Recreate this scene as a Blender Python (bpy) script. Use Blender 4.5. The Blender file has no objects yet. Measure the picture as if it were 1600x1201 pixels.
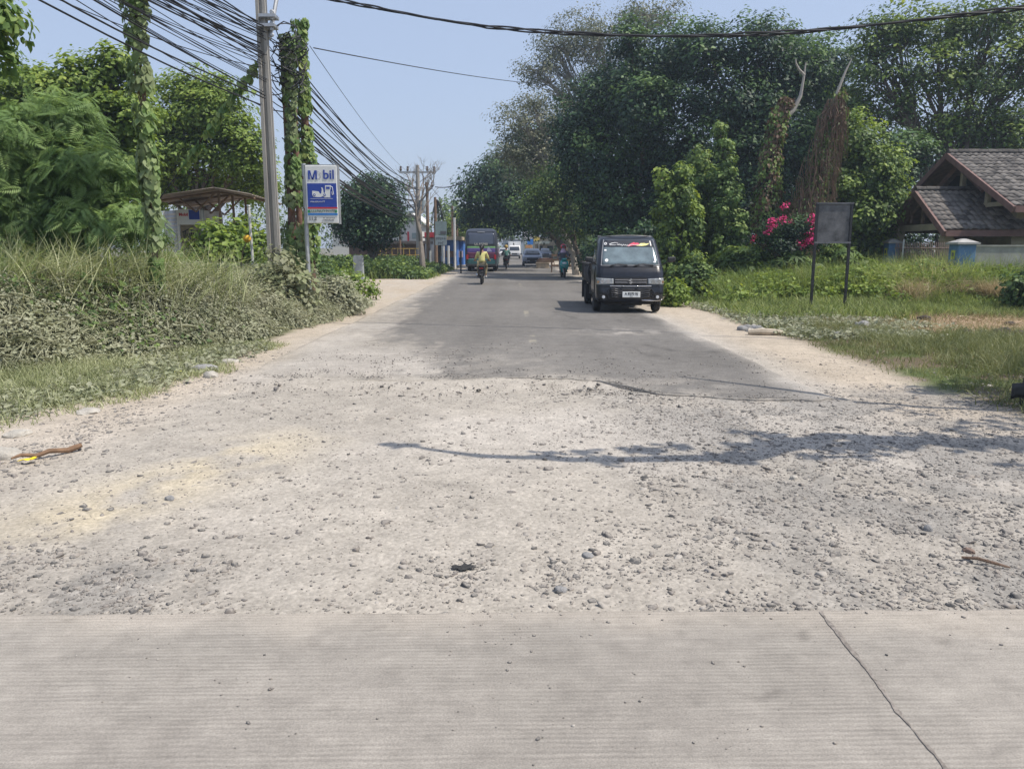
import bpy, math, random
import numpy as np
from mathutils import Vector, Matrix
R = math.radians
SC = bpy.context.scene
COL = SC.collection
rng = np.random.default_rng(7)
random.seed(7)
CAMH, PITCH, F = 1.6, R(10.1), 1202.0
CP, SP = math.cos(PITCH), math.sin(PITCH)
SUNV = np.array([0.60, -0.16, 1.0]); SUNV = SUNV / np.linalg.norm(SUNV)

# ---- camera geometry of the photograph: a ray met with a distance or with the ground
def P(px, py, Y):
    xr, yr = (px - 800) / F, (600.5 - py) / F
    t = Y / (CP + yr * SP)
    return Vector((xr * t, Y, CAMH + (-SP + yr * CP) * t))
def G(px, py):
    xr, yr = (px - 800) / F, (600.5 - py) / F
    t = -CAMH / (-SP + yr * CP)
    return Vector((xr * t, (CP + yr * SP) * t, 0))

# ---- properties and linking
def tag(o, label=None, cat=None, group=None, kind=None):
    if label: o['label'] = label
    if cat: o['category'] = cat
    if group: o['group'] = group
    if kind: o['kind'] = kind
    return o
def empty(name, loc, label, cat, group=None, rz=0.0):
    o = bpy.data.objects.new(name, None); COL.objects.link(o)
    o.location = loc; o.rotation_euler = (0, 0, rz); o.empty_display_size = .2
    return tag(o, label, cat, group)
def link(name, me, parent=None, mats=()):
    o = bpy.data.objects.new(name, me); COL.objects.link(o)
    if parent is not None: o.parent = parent
    for m in mats: me.materials.append(m)
    return o
def kids(o): return [c for c in bpy.data.objects if c.parent == o]
def copy_tree(o, parent=None):
    c = o.copy(); COL.objects.link(c); c.parent = parent
    for k in kids(o): copy_tree(k, c)
    return c

# ---- mesh builder
class MB:
    def __init__(s): s.v = []; s.f = []; s.m = []; s.mi = 0
    def add(s, vs, fs):
        b = len(s.v); s.v += [tuple(v) for v in vs]
        s.f += [tuple(b + i for i in f) for f in fs]; s.m += [s.mi] * len(fs); return s
    def box(s, c, d, rz=0, M=None, bev=0):
        hx, hy, hz = d[0] / 2, d[1] / 2, d[2] / 2
        if bev > 0:
            b = min(bev, hx * .95, hy * .95, hz * .95); vs = []; idx = {}
            for sx in (-1, 1):
                for sy in (-1, 1):
                    for sz in (-1, 1):
                        for k, p in enumerate(((hx, hy - b, hz - b), (hx - b, hy, hz - b), (hx - b, hy - b, hz))):
                            idx[(sx, sy, sz, k)] = len(vs); vs.append((sx * p[0], sy * p[1], sz * p[2]))
            fs = []
            q = ((-1, -1), (1, -1), (1, 1), (-1, 1))
            for e in (-1, 1):
                a = [idx[(e, u, w, 0)] for u, w in q]; fs.append(a if e > 0 else a[::-1])
                a = [idx[(u, e, w, 1)] for u, w in q]; fs.append(a[::-1] if e > 0 else a)
                a = [idx[(u, w, e, 2)] for u, w in q]; fs.append(a if e > 0 else a[::-1])
            for u in (-1, 1):
                for w in (-1, 1):
                    fs.append([idx[(u, w, -1, 0)], idx[(u, w, 1, 0)], idx[(u, w, 1, 1)], idx[(u, w, -1, 1)]])
                    fs.append([idx[(u, -1, w, 0)], idx[(u, 1, w, 0)], idx[(u, 1, w, 2)], idx[(u, -1, w, 2)]])
                    fs.append([idx[(-1, u, w, 1)], idx[(1, u, w, 1)], idx[(1, u, w, 2)], idx[(-1, u, w, 2)]])
                    for z in (-1, 1): fs.append([idx[(u, w, z, 0)], idx[(u, w, z, 1)], idx[(u, w, z, 2)]])
        else:
            vs = [(x, y, z) for x in (-hx, hx) for y in (-hy, hy) for z in (-hz, hz)]
            fs = [(0, 1, 3, 2), (4, 6, 7, 5), (0, 4, 5, 1), (2, 3, 7, 6), (0, 2, 6, 4), (1, 5, 7, 3)]
        T = Matrix.Translation(c) @ (M.to_4x4() if M is not None else Matrix.Rotation(rz, 4, 'Z'))
        return s.add([T @ Vector(v) for v in vs], fs)
    def tube(s, pts, rad, n=8, cap=True):
        pts = [Vector(p) for p in pts]
        if not hasattr(rad, '__len__'): rad = [rad] * len(pts)
        rings = []; up = Vector((0, 0, 1)); prev = None
        for i, p in enumerate(pts):
            d = (pts[min(i + 1, len(pts) - 1)] - pts[max(i - 1, 0)])
            if d.length < 1e-9: d = Vector((0, 0, 1))
            d.normalize()
            if prev is None:
                a = d.cross(up) if abs(d.z) < .9 else d.cross(Vector((1, 0, 0)))
            else:
                a = prev - d * prev.dot(d)
                if a.length < 1e-6: a = d.orthogonal()
            a.normalize(); prev = a; b = d.cross(a)
            rings.append([p + (a * math.cos(t) + b * math.sin(t)) * rad[i] for t in [2 * math.pi * k / n for k in range(n)]])
        vs = [q for r_ in rings for q in r_]; fs = []
        for i in range(len(rings) - 1):
            for k in range(n):
                a0 = i * n + k; a1 = i * n + (k + 1) % n
                fs.append((a0, a1, a1 + n, a0 + n))
        if cap: fs.append(tuple(range(n))[::-1]); fs.append(tuple(range((len(rings) - 1) * n, len(rings) * n)))
        return s.add(vs, fs)
    def loft(s, rings, cap=True):
        n = len(rings[0]); vs = [q for r_ in rings for q in r_]; fs = []
        for i in range(len(rings) - 1):
            for k in range(n):
                a0 = i * n + k; a1 = i * n + (k + 1) % n
                fs.append((a0, a1, a1 + n, a0 + n))
        if cap: fs.append(tuple(range(n))[::-1]); fs.append(tuple(range((len(rings) - 1) * n, len(rings) * n)))
        return s.add(vs, fs)
    def lathe(s, prof, c, axis='X', n=24):
        rings = []
        for (h, r_) in prof:
            ring = []
            for k in range(n):
                t = 2 * math.pi * k / n
                a, b = r_ * math.cos(t), r_ * math.sin(t)
                ring.append({'X': (c[0] + h, c[1] + a, c[2] + b), 'Y': (c[0] + a, c[1] + h, c[2] + b), 'Z': (c[0] + a, c[1] + b, c[2] + h)}[axis])
            rings.append(ring)
        return s.loft(rings)
    def ell(s, c, r, n=12, m=8):
        vs = [(c[0], c[1], c[2] - r[2])]; fs = []
        for i in range(1, m):
            ph = -math.pi / 2 + math.pi * i / m
            for k in range(n):
                t = 2 * math.pi * k / n
                vs.append((c[0] + r[0] * math.cos(ph) * math.cos(t), c[1] + r[1] * math.cos(ph) * math.sin(t), c[2] + r[2] * math.sin(ph)))
        vs.append((c[0], c[1], c[2] + r[2])); L = len(vs) - 1
        for k in range(n):
            fs.append((0, 1 + (k + 1) % n, 1 + k)); fs.append((L, L - n + k, L - n + (k + 1) % n))
        for i in range(m - 2):
            for k in range(n):
                a0 = 1 + i * n + k; a1 = 1 + i * n + (k + 1) % n
                fs.append((a0, a1, a1 + n, a0 + n))
        return s.add(vs, fs)
    def prism(s, poly, axis, a, b):
        """poly in the plane across `axis`, pushed from a to b"""
        def pt(u, w, h): return {'X': (h, u, w), 'Y': (u, h, w), 'Z': (u, w, h)}[axis]
        n = len(poly); vs = [pt(u, w, a) for u, w in poly] + [pt(u, w, b) for u, w in poly]
        fs = [tuple(range(n))[::-1], tuple(range(n, 2 * n))] + [(k, (k + 1) % n, n + (k + 1) % n, n + k) for k in range(n)]
        return s.add(vs, fs)
    def grid(s, fn, us, ws):
        vs = [fn(u, w) for w in ws for u in us]; n = len(us)
        return s.add(vs, [(j * n + i, j * n + i + 1, (j + 1) * n + i + 1, (j + 1) * n + i) for j in range(len(ws) - 1) for i in range(n - 1)])
    def build(s, name, mats, parent=None, smooth=False, solid=0, loc=None):
        me = bpy.data.meshes.new(name); me.from_pydata(s.v, [], s.f)
        if not isinstance(mats, (list, tuple)): mats = [mats]
        o = link(name, me, parent, mats)
        if len(mats) > 1: me.polygons.foreach_set('material_index', s.m)
        if smooth:
            me.polygons.foreach_set('use_smooth', [True] * len(me.polygons))
            try: me.set_sharp_from_angle(angle=R(38))
            except Exception: pass
        me.update()
        if solid:
            md = o.modifiers.new('t', 'SOLIDIFY'); md.thickness = solid; md.offset = 0
        if loc is not None: o.location = loc
        return o

# ---- many small copies of one template in one mesh (numpy)
def rotmats(fwd, up):
    """columns: side, fwd, up"""
    f = fwd / np.linalg.norm(fwd, axis=1, keepdims=True)
    sde = np.cross(f, up); nn = np.linalg.norm(sde, axis=1, keepdims=True); nn[nn < 1e-6] = 1; sde /= nn
    u = np.cross(sde, f)
    return np.stack([sde, f, u], axis=2)
def scatter_mesh(name, parts, mats, parent=None, smooth=False):
    """parts: list of (tv(k,3), tf(list of same-length faces), pos(N,3), Rm(N,3,3), scale(N,)|(N,3), attr(N,), matindex)"""
    Vs, Ls, sizes, At, MI, base = [], [], [], [], [], 0
    for tv, tf, pos, Rm, sc, at, mi in parts:
        tv = np.asarray(tv, float); N = len(pos)
        if N == 0: continue
        sc = np.asarray(sc, float); sc = sc[:, None] if sc.ndim == 1 else sc
        T = tv[None] * sc[:, None, :]
        V = np.einsum('nij,nkj->nki', Rm, T) + pos[:, None, :]
        k = len(tv); Vs.append(V.reshape(-1, 3)); At.append(np.repeat(at, k))
        for f in {len(q) for q in tf}:
            arr = np.array([q for q in tf if len(q) == f])
            idx = (np.arange(N)[:, None, None] * k + arr[None] + base).reshape(-1)
            Ls.append(idx); sizes.append(np.full(N * len(arr), f)); MI.append(np.full(N * len(arr), mi))
        base += N * k
    V = np.concatenate(Vs); L = np.concatenate(Ls).astype(np.int32); S = np.concatenate(sizes); A = np.concatenate(At); MI = np.concatenate(MI)
    me = bpy.data.meshes.new(name)
    me.vertices.add(len(V)); me.vertices.foreach_set('co', V.astype(np.float32).ravel())
    me.loops.add(len(L)); me.loops.foreach_set('vertex_index', L)
    me.polygons.add(len(S)); st = np.concatenate([[0], np.cumsum(S)[:-1]]).astype(np.int32)
    me.polygons.foreach_set('loop_start', st)
    a = me.attributes.new('v', 'FLOAT', 'POINT'); a.data.foreach_set('value', A.astype(np.float32))
    me.polygons.foreach_set('material_index', MI.astype(np.int32))
    if smooth: me.polygons.foreach_set('use_smooth', np.ones(len(S), bool))
    me.update(calc_edges=True)
    return link(name, me, parent, mats)
def unit(n, r=rng):
    v = r.normal(size=(n, 3)); return v / np.linalg.norm(v, axis=1, keepdims=True)

# leaf templates: y runs from stalk to tip
LEAF = ([(0, 0, 0), (-.28, .42, .06), (0, 1, -.06), (.28, .42, .06)], [(0, 3, 2, 1)])
LEAFW = ([(0, 0, 0), (-.42, .35, .08), (-.25, .8, .03), (0, 1.05, -.1), (.25, .8, .03), (.42, .35, .08)], [(0, 3, 2, 1), (0, 5, 4, 3)])
HEART = ([(0, 0, 0), (-.3, -.12, .05), (-.5, .15, .07), (-.42, .5, .03), (0, 1.0, -.12), (.42, .5, .03), (.5, .15, .07), (.3, -.12, .05)],
         [(0, 4, 3, 2), (0, 2, 1), (0, 6, 5, 4), (0, 7, 6)])
def frond(np_=10, w=.3, lw=.036):
    v, f = [], []
    for i in range(np_):
        y = .12 + .88 * i / np_; z = -.25 * y * y; L = w * math.sin(math.pi * min(1, .25 + .7 * i / np_))
        for sgn in (-1, 1):
            b = len(v); v += [(0, y, z), (sgn * L * .5, y + .05 + lw, z - .01), (sgn * L, y + .12, z - .05), (sgn * L * .5, y + .05 - lw, z - .01)]
            f.append((b, b + 1, b + 2, b + 3) if sgn < 0 else (b, b + 3, b + 2, b + 1))
    return v, f
FROND = frond()
def palmate(n=7):
    v, f = [], []
    for i in range(n):
        a = R(-125 + 250 * i / (n - 1)); b = len(v); c, s_ = math.cos(a), math.sin(a)
        for (x, y, z) in ((0, 0, 0), (-.13, .5, .03), (0, 1, -.16), (.13, .5, .03)):
            v.append((x * c + y * s_, -x * s_ + y * c, z))
        f.append((b, b + 3, b + 2, b + 1))
    return v, f
PALM = palmate()
def blade(seg=3, bend=.5):
    v, f = [], []
    for i in range(seg + 1):
        t = i / seg; w = .5 * (1 - t) ** .7 if i < seg else 0.02
        v += [(-w, 0, 0), (w, 0, 0)]
        z = t; y = bend * t * t
        v[-2] = (-w, y, z - .3 * bend * t ** 3); v[-1] = (w, y, z - .3 * bend * t ** 3)
    for i in range(seg): f.append((2 * i, 2 * i + 1, 2 * i + 3, 2 * i + 2))
    return v, f

# ---- value noise in numpy
def vnoise(x, y, s, seed=0):
    r = np.random.default_rng(seed + 1000); T = r.random((256, 256))
    u, w = np.asarray(x) / s, np.asarray(y) / s
    iu, iw = np.floor(u).astype(int), np.floor(w).astype(int); fu, fw = u - iu, w - iw
    fu = fu * fu * (3 - 2 * fu); fw = fw * fw * (3 - 2 * fw)
    a = T[iu % 256, iw % 256]; b = T[(iu + 1) % 256, iw % 256]; c = T[iu % 256, (iw + 1) % 256]; d = T[(iu + 1) % 256, (iw + 1) % 256]
    return (a * (1 - fu) + b * fu) * (1 - fw) + (c * (1 - fu) + d * fu) * fw
def fbm(x, y, s, seed=0, o=4, g=.5):
    t = 0; a = 1; n = 0
    for k in range(o): t = t + a * vnoise(x, y, s / 2 ** k, seed + k); n += a; a *= g
    return t / n
def sstep(a, b, x):
    t = np.clip((np.asarray(x, float) - a) / (b - a), 0, 1); return t * t * (3 - 2 * t)

# ---- materials
def newmat(name):
    m = bpy.data.materials.new(name); m.use_nodes = True
    nt = m.node_tree; nt.nodes.clear()
    out = nt.nodes.new('ShaderNodeOutputMaterial'); b = nt.nodes.new('ShaderNodeBsdfPrincipled')
    nt.links.new(b.outputs[0], out.inputs[0]); return m, nt, b, out
def N(nt, t, **kw):
    n = nt.nodes.new(t)
    for k, v in kw.items():
        if k.startswith('i_'): n.inputs[k[2:].replace('_', ' ')].default_value = v
        else: setattr(n, k, v)
    return n
def mat(name, col, rough=.6, metal=0, var=.18, scale=6, bump=0, bscale=60, spec=.5, coat=0, streak=False, emit=None):
    """painted or solid surface, its colour broken up by two sizes of noise"""
    m, nt, b, out = newmat(name); L = nt.links.new
    tc = N(nt, 'ShaderNodeTexCoord'); src = tc.outputs['Object']
    if streak:
        mp = N(nt, 'ShaderNodeMapping'); mp.inputs['Scale'].default_value = (1, 1, .12); L(src, mp.inputs[0]); src = mp.outputs[0]
    n1 = N(nt, 'ShaderNodeTexNoise', i_Scale=scale, i_Detail=6.0, i_Roughness=.65); L(src, n1.inputs['Vector'])
    r = N(nt, 'ShaderNodeValToRGB'); e = r.color_ramp.elements; e[0].position, e[1].position = .3, .72
    c = np.array(col[:3]); lo, hi = c * (1 - var), np.minimum(c * (1 + var), 1)
    e[0].color = (*lo, 1); e[1].color = (*hi, 1); L(n1.outputs[0], r.inputs[0]); L(r.outputs[0], b.inputs['Base Color'])
    b.inputs['Roughness'].default_value = rough; b.inputs['Metallic'].default_value = metal
    b.inputs['Specular IOR Level'].default_value = spec; b.inputs['Coat Weight'].default_value = coat
    if bump:
        n2 = N(nt, 'ShaderNodeTexNoise', i_Scale=bscale, i_Detail=4.0); L(tc.outputs['Object'], n2.inputs['Vector'])
        bp = N(nt, 'ShaderNodeBump', i_Strength=bump, i_Distance=.02); L(n2.outputs[0], bp.inputs['Height']); L(bp.outputs[0], b.inputs['Normal'])
    if emit: b.inputs['Emission Color'].default_value = (*col[:3], 1); b.inputs['Emission Strength'].default_value = emit
    return m
def leafmat(name, dark, mid, light, trans=.3, scale=.8, rough=.55, dust=None):
    m, nt, b, out = newmat(name); L = nt.links.new
    at = N(nt, 'ShaderNodeAttribute', attribute_name='v'); tc = N(nt, 'ShaderNodeTexCoord')
    no = N(nt, 'ShaderNodeTexNoise', i_Scale=scale, i_Detail=3.0); L(tc.outputs['Object'], no.inputs['Vector'])
    ad = N(nt, 'ShaderNodeMath', operation='MULTIPLY_ADD'); L(no.outputs[0], ad.inputs[0]); ad.inputs[1].default_value = .9; ad.inputs[2].default_value = -.45
    a2 = N(nt, 'ShaderNodeMath', operation='ADD', use_clamp=True); L(at.outputs['Fac'], a2.inputs[0]); L(ad.outputs[0], a2.inputs[1])
    r = N(nt, 'ShaderNodeValToRGB'); e = r.color_ramp.elements
    e[0].position = .05; e[0].color = (*dark, 1); e[1].position = .95; e[1].color = (*light, 1)
    x = e.new(.5); x.color = (*mid, 1); L(a2.outputs[0], r.inputs[0])
    colr = r.outputs[0]
    if dust:
        ge = N(nt, 'ShaderNodeNewGeometry'); n3 = N(nt, 'ShaderNodeTexNoise', i_Scale=2.5, i_Detail=2.0); L(tc.outputs['Object'], n3.inputs['Vector'])
        mr = N(nt, 'ShaderNodeMapRange'); L(n3.outputs[0], mr.inputs[0]); mr.inputs[1].default_value = .3; mr.inputs[2].default_value = .62
        mr.inputs[3].default_value = dust[1]; mr.inputs[4].default_value = dust[2]
        mx = N(nt, 'ShaderNodeMix', data_type='RGBA'); L(mr.outputs[0], mx.inputs[0]); L(colr, mx.inputs[6]); mx.inputs[7].default_value = (*dust[0], 1); colr = mx.outputs[2]
    L(colr, b.inputs['Base Color']); b.inputs['Roughness'].default_value = rough; b.inputs['Specular IOR Level'].default_value = .35
    tr = N(nt, 'ShaderNodeBsdfTranslucent')
    hs = N(nt, 'ShaderNodeHueSaturation', i_Value=1.25, i_Saturation=1.1, i_Hue=.485); L(colr, hs.inputs['Color']); L(hs.outputs[0], tr.inputs[0])
    mi = N(nt, 'ShaderNodeMixShader'); mi.inputs[0].default_value = trans
    L(b.outputs[0], mi.inputs[1]); L(tr.outputs[0], mi.inputs[2]); L(mi.outputs[0], out.inputs[0])
    return m
def glass(name, col=(.02, .025, .03), rough=.06):
    m, nt, b, out = newmat(name); b.inputs['Base Color'].default_value = (*col, 1); b.inputs['Roughness'].default_value = rough
    b.inputs['Specular IOR Level'].default_value = .9; b.inputs['Coat Weight'].default_value = .6; b.inputs['Coat Roughness'].default_value = .03
    return m
def worn_letters(n, size, m, parent, loc, seed=1, lines=1):
    """lettering too worn and far to be read: rows of broken strokes"""
    r = np.random.default_rng(seed); mb = MB()
    for l in range(lines):
        k = n - 2 * l; z = -l * size * 1.5 + (lines - 1) * size * .75
        for i in range(k):
            if r.random() < .12: continue
            x = (i - (k - 1) / 2) * size * .72; h = size * r.uniform(.75, 1)
            mb.box((x - size * .18, 0, z), (size * .15, .004, h)); mb.box((x + size * .04, 0, z + r.choice([-.4, 0, .4]) * size), (size * .32, .004, size * .16))
            if r.random() < .5: mb.box((x + size * .2, 0, z + size * r.uniform(-.1, .15)), (size * .14, .004, h * .6))
    o = mb.build('lettering', m, parent); o.location = loc; return o
def text(name, body, size, m, parent, loc, rot=(math.pi / 2, 0, 0), align='CENTER', ext=.002, sx=1.0, bold=0.0, shear=0):
    c = bpy.data.curves.new('t', 'FONT'); c.body = body; c.size = size; c.align_x = align; c.align_y = 'CENTER'; c.extrude = ext; c.offset = bold; c.shear = shear
    c.resolution_u = 3
    t = bpy.data.objects.new('t', c); COL.objects.link(t)
    dg = bpy.context.evaluated_depsgraph_get(); dg.update()
    me = bpy.data.meshes.new_from_object(t.evaluated_get(dg)); bpy.data.objects.remove(t)
    o = link(name, me, parent, [m]); o.location = loc; o.rotation_euler = rot; o.scale = (sx, 1, 1); return o
# ================= camera, sun, sky =================
cam = bpy.data.cameras.new('camera'); camo = bpy.data.objects.new('camera', cam); COL.objects.link(camo)
cam.sensor_width = 36; cam.lens = F / 1600 * 36; cam.clip_end = 3000; cam.clip_start = .05
camo.location = (0, 0, CAMH); camo.rotation_euler = (math.pi / 2 - PITCH, 0, 0); SC.camera = camo
sl = bpy.data.lights.new('sun', 'SUN'); sl.energy = 4.7; sl.angle = R(.55); sl.color = (1, .94, .85)
so = bpy.data.objects.new('sun', sl); COL.objects.link(so)
so.rotation_euler = Vector(SUNV).to_track_quat('Z', 'Y').to_euler(); so.location = (20, -5, 40)
w = bpy.data.worlds.new('World'); SC.world = w; w.use_nodes = True; nt = w.node_tree
sk = nt.nodes.new('ShaderNodeTexSky'); sk.sky_type = 'NISHITA'; sk.sun_disc = False
sk.sun_elevation = math.asin(SUNV[2]); sk.sun_rotation = math.atan2(SUNV[0], SUNV[1])
sk.air_density = 1.0; sk.dust_density = 2.2; sk.ozone_density = 3.0; sk.altitude = 50
bg = nt.nodes['Background']; bg.inputs[1].default_value = .15
mx = nt.nodes.new('ShaderNodeMix'); mx.data_type = 'RGBA'; mx.inputs[0].default_value = .62
mx.inputs[7].default_value = (3.75, 4.5, 6.1, 1)
nt.links.new(sk.outputs[0], mx.inputs[6]); nt.links.new(mx.outputs[2], bg.inputs[0])
SC.view_settings.view_transform = 'Standard'; SC.view_settings.look = 'None'; SC.view_settings.exposure = 0
SC.cycles.max_bounces = 6; SC.cycles.diffuse_bounces = 3; SC.cycles.transparent_max_bounces = 6; SC.cycles.use_denoising = True
SC.cycles.volume_step_rate = 4; SC.cycles.volume_bounces = 0

# ================= ground =================
def zone_cols(X, Y):
    """albedo and how stony, by place"""
    n1 = fbm(X, Y, 2.2, 1); n2 = fbm(X, Y, .5, 5); n3 = fbm(X, Y, 7, 9)
    dust = np.array([.392, .355, .305]); pale = np.array([.45, .41, .36]); tan = np.array([.48, .39, .285]); soil = np.array([.15, .115, .075]); green = np.array([.085, .11, .035]); grey = np.array([.215, .205, .19])
    def mixc(a, b, t): return a * (1 - t[..., None]) + b * t[..., None]
    c = np.broadcast_to(dust, X.shape + (3,)).copy()
    c = mixc(c, pale, sstep(.4, .65, n1))
    # finer tan earth on the shoulders
    sh = np.maximum(sstep(3.3, 4.2, X + .5 * (n1 - .5)), sstep(-3.0, -3.9, X + .5 * (n1 - .5)))
    c = mixc(c, tan, sh * .55 * sstep(3, 9, Y))
    # yellowish drift of fine sand at left
    yl = np.exp(-(((X + 2.6 - .35 * (Y - 4.5)) / .45) ** 2)) * sstep(3.6, 4.4, Y) * sstep(7.2, 5.6, Y)
    c = mixc(c, np.array([.56, .47, .31]), yl * .6 * sstep(.3, .6, n2))
    # grey stony part at right and front left
    st = np.maximum(sstep(.3, 2.0, X + 1.2 * (n3 - .5)) * sstep(9.5, 8.2, Y) * .9, sstep(-.9, -2.0, X) * sstep(4.3, 3.6, Y + .8 * (n1 - .5)) * .8)
    c = mixc(c, grey, np.clip(st * (.2 + .8 * sstep(.42, .62, n2)), 0, 1) * .75)
    # verges
    e = .6 * (n1 - .5) + .25 * (n2 - .5)
    lv = sstep(-4.0, -4.35, X + e + .75 * sstep(9, 6.5, Y)) * np.where(Y < 21.5, 1, 0) + sstep(-4.2, -4.8, X + e) * sstep(40.5, 41.5, Y + e)
    rv = sstep(4.7, 5.3, X + e - .02 * np.clip(Y - 16, 0, 99))
    soilg = mixc(np.broadcast_to(soil, c.shape), green, sstep(.42, .6, n2 * .5 + n1 * .5))
    c = mixc(c, soilg, np.clip(lv, 0, 1)); c = mixc(c, soilg, rv)
    # bare brown earth at right
    br = np.exp(-(((X - 9.6) / 3.1) ** 2) - ((Y - 16.5) / 1.7) ** 2)
    c = mixc(c, np.array([.34, .24, .16]), sstep(.15, .45, br + .3 * (n2 - .5)) * .95)
    # side lane at left
    ln = sstep(21.0, 22.0, Y + e) * sstep(41.5, 40.5, Y + e) * sstep(-3.3, -3.8, X)
    c = mixc(c, mixc(np.broadcast_to(tan, c.shape), pale, n2), ln)
    far = sstep(45, 60, Y) * np.maximum(sstep(4, 6, X), sstep(-4, -7, X))
    c = mixc(c, np.array([.2, .19, .14]), far * .7)
    return c * (.86 + .28 * n2)[..., None]
def nonuni(fine0, fine1, step, lo, hi, grow=1.09):
    a = list(np.arange(fine0, fine1, step)); s = step; x = a[-1]
    while x < hi: s *= grow; x += s; a.append(x)
    s = step; x = a[0]; pre = []
    while x > lo: s *= grow; x -= s; pre.append(x)
    return np.array(pre[::-1] + a)
gx = nonuni(-5.5, 6.5, .03, -600, 600); gy = nonuni(3.0, 10.0, .028, -60, 1200, 1.06)
X, Y = np.meshgrid(gx, gy)
def front_edge(x):
    """where the asphalt breaks off"""
    xs = [-3.6, -3.0, -1.0, .2, 1.0, 1.35, 1.6, 2.2, 3.2, 3.6]; ys = [9.9, 9.35, 9.25, 9.38, 9.2, 8.75, 8.25, 8.05, 7.95, 8.1]
    return np.interp(x, xs, ys) + .16 * (fbm(x, x * 0, .35, 40) - .5) + .05 * (fbm(x, x * 0 + 3, .08, 44) - .5)
def gheight(X, Y):
    off = np.maximum(sstep(4.9, 7, X), sstep(-4.1, -6, X))
    z = -.014 + .042 * (fbm(X, Y, 1.6, 20) - .5) + .018 * (fbm(X, Y, .22, 24) - .5)
    bank = .3 * sstep(6.0, 10.5, X) * sstep(19.5, 22.5, Y) * sstep(32, 25, Y)
    z = z + .022 * np.exp(-((Y - front_edge(np.clip(X, -3.55, 3.6)) + .05) / .3) ** 2) * (np.abs(X) < 3.6)
    under = (np.abs(X) < 3.25) * (Y > front_edge(np.clip(X, -3.55, 3.6)) + .22)
    z = z - .07 * under
    z = z + off * .12 * (fbm(X, Y, 3, 30) - .4) + bank * (.5 + fbm(X, Y, 2, 33))
    z = z * sstep(150, 60, np.hypot(X, Y)) - .05 * (1 - sstep(150, 60, np.hypot(X, Y)))
    return np.where((Y < 3.1), -.12, z)
Z = gheight(X, Y)
# ruts worn in the broken surface
Z = Z - .03 * np.exp(-((Y - 8.7 - .1 * np.sin(X * 2)) / .25) ** 2) * (np.abs(X) < 3.2)
def grid_mesh(name, X, Y, Z, cols, m):
    h, wd = X.shape; me = bpy.data.meshes.new(name); n = h * wd
    me.vertices.add(n); me.vertices.foreach_set('co', np.stack([X, Y, Z], -1).astype(np.float32).ravel())
    i = (np.arange(h - 1)[:, None] * wd + np.arange(wd - 1)[None]).ravel()
    q = np.stack([i, i + 1, i + wd + 1, i + wd], 1).astype(np.int32)
    me.loops.add(q.size); me.loops.foreach_set('vertex_index', q.ravel()); me.polygons.add(len(q)); me.polygons.foreach_set('loop_start', np.arange(len(q), dtype=np.int32) * 4)
    a = me.attributes.new('col', 'FLOAT_COLOR', 'POINT'); a.data.foreach_set('color', np.concatenate([cols.reshape(-1, 3), np.ones((n, 1))], 1).astype(np.float32).ravel())
    me.polygons.foreach_set('use_smooth', np.ones(len(q), bool)); me.update(calc_edges=True)
    return link(name, me, None, [m])
def earthmat(name, rough=.95, grit=1.0, lo=.62, speck=(140, .035)):
    m, nt, b, out = newmat(name); L = nt.links.new
    at = N(nt, 'ShaderNodeAttribute', attribute_name='col'); tc = N(nt, 'ShaderNodeTexCoord')
    vo = N(nt, 'ShaderNodeTexVoronoi', i_Scale=55.0); L(tc.outputs['Object'], vo.inputs['Vector'])
    vs = N(nt, 'ShaderNodeTexVoronoi', i_Scale=17.0); L(tc.outputs['Object'], vs.inputs['Vector'])
    no = N(nt, 'ShaderNodeTexNoise', i_Scale=38.0, i_Detail=8.0, i_Roughness=.7); L(tc.outputs['Object'], no.inputs['Vector'])
    n5 = N(nt, 'ShaderNodeTexNoise', i_Scale=5.0, i_Detail=5.0, i_Roughness=.6); L(tc.outputs['Object'], n5.inputs['Vector'])
    r1 = N(nt, 'ShaderNodeMapRange'); L(no.outputs[0], r1.inputs[0]); r1.inputs[1].default_value = .35; r1.inputs[2].default_value = .6; r1.inputs[3].default_value = lo; r1.inputs[4].default_value = 1.12
    r2 = N(nt, 'ShaderNodeMapRange'); L(vo.outputs['Color'], r2.inputs[0]); r2.inputs[3].default_value = 1 - .35 * grit; r2.inputs[4].default_value = 1 + .2 * grit
    r3 = N(nt, 'ShaderNodeMapRange'); L(n5.outputs[0], r3.inputs[0]); r3.inputs[1].default_value = .35; r3.inputs[2].default_value = .65; r3.inputs[3].default_value = .88; r3.inputs[4].default_value = 1.08
    m1 = N(nt, 'ShaderNodeMath', operation='MULTIPLY'); L(r1.outputs[0], m1.inputs[0]); L(r2.outputs[0], m1.inputs[1])
    m2 = N(nt, 'ShaderNodeMath', operation='MULTIPLY'); L(m1.outputs[0], m2.inputs[0]); L(r3.outputs[0], m2.inputs[1])
    vm = N(nt, 'ShaderNodeVectorMath', operation='SCALE'); L(at.outputs['Color'], vm.inputs[0]); L(m2.outputs[0], vm.inputs['Scale'])
    L(vm.outputs[0], b.inputs['Base Color']); b.inputs['Roughness'].default_value = rough; b.inputs['Specular IOR Level'].default_value = .2
    ad = N(nt, 'ShaderNodeMath', operation='MULTIPLY_ADD'); L(vo.outputs[0], ad.inputs[0]); ad.inputs[1].default_value = -.8; L(no.outputs[0], ad.inputs[2])
    bp = N(nt, 'ShaderNodeBump', i_Strength=.5 * grit, i_Distance=.012); L(ad.outputs[0], bp.inputs['Height']); L(bp.outputs[0], b.inputs['Normal'])
    return m
tag(grid_mesh('ground', X, Y, Z, zone_cols(X, Y), earthmat('earth', grit=.6, lo=.8)), kind='structure')

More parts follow.
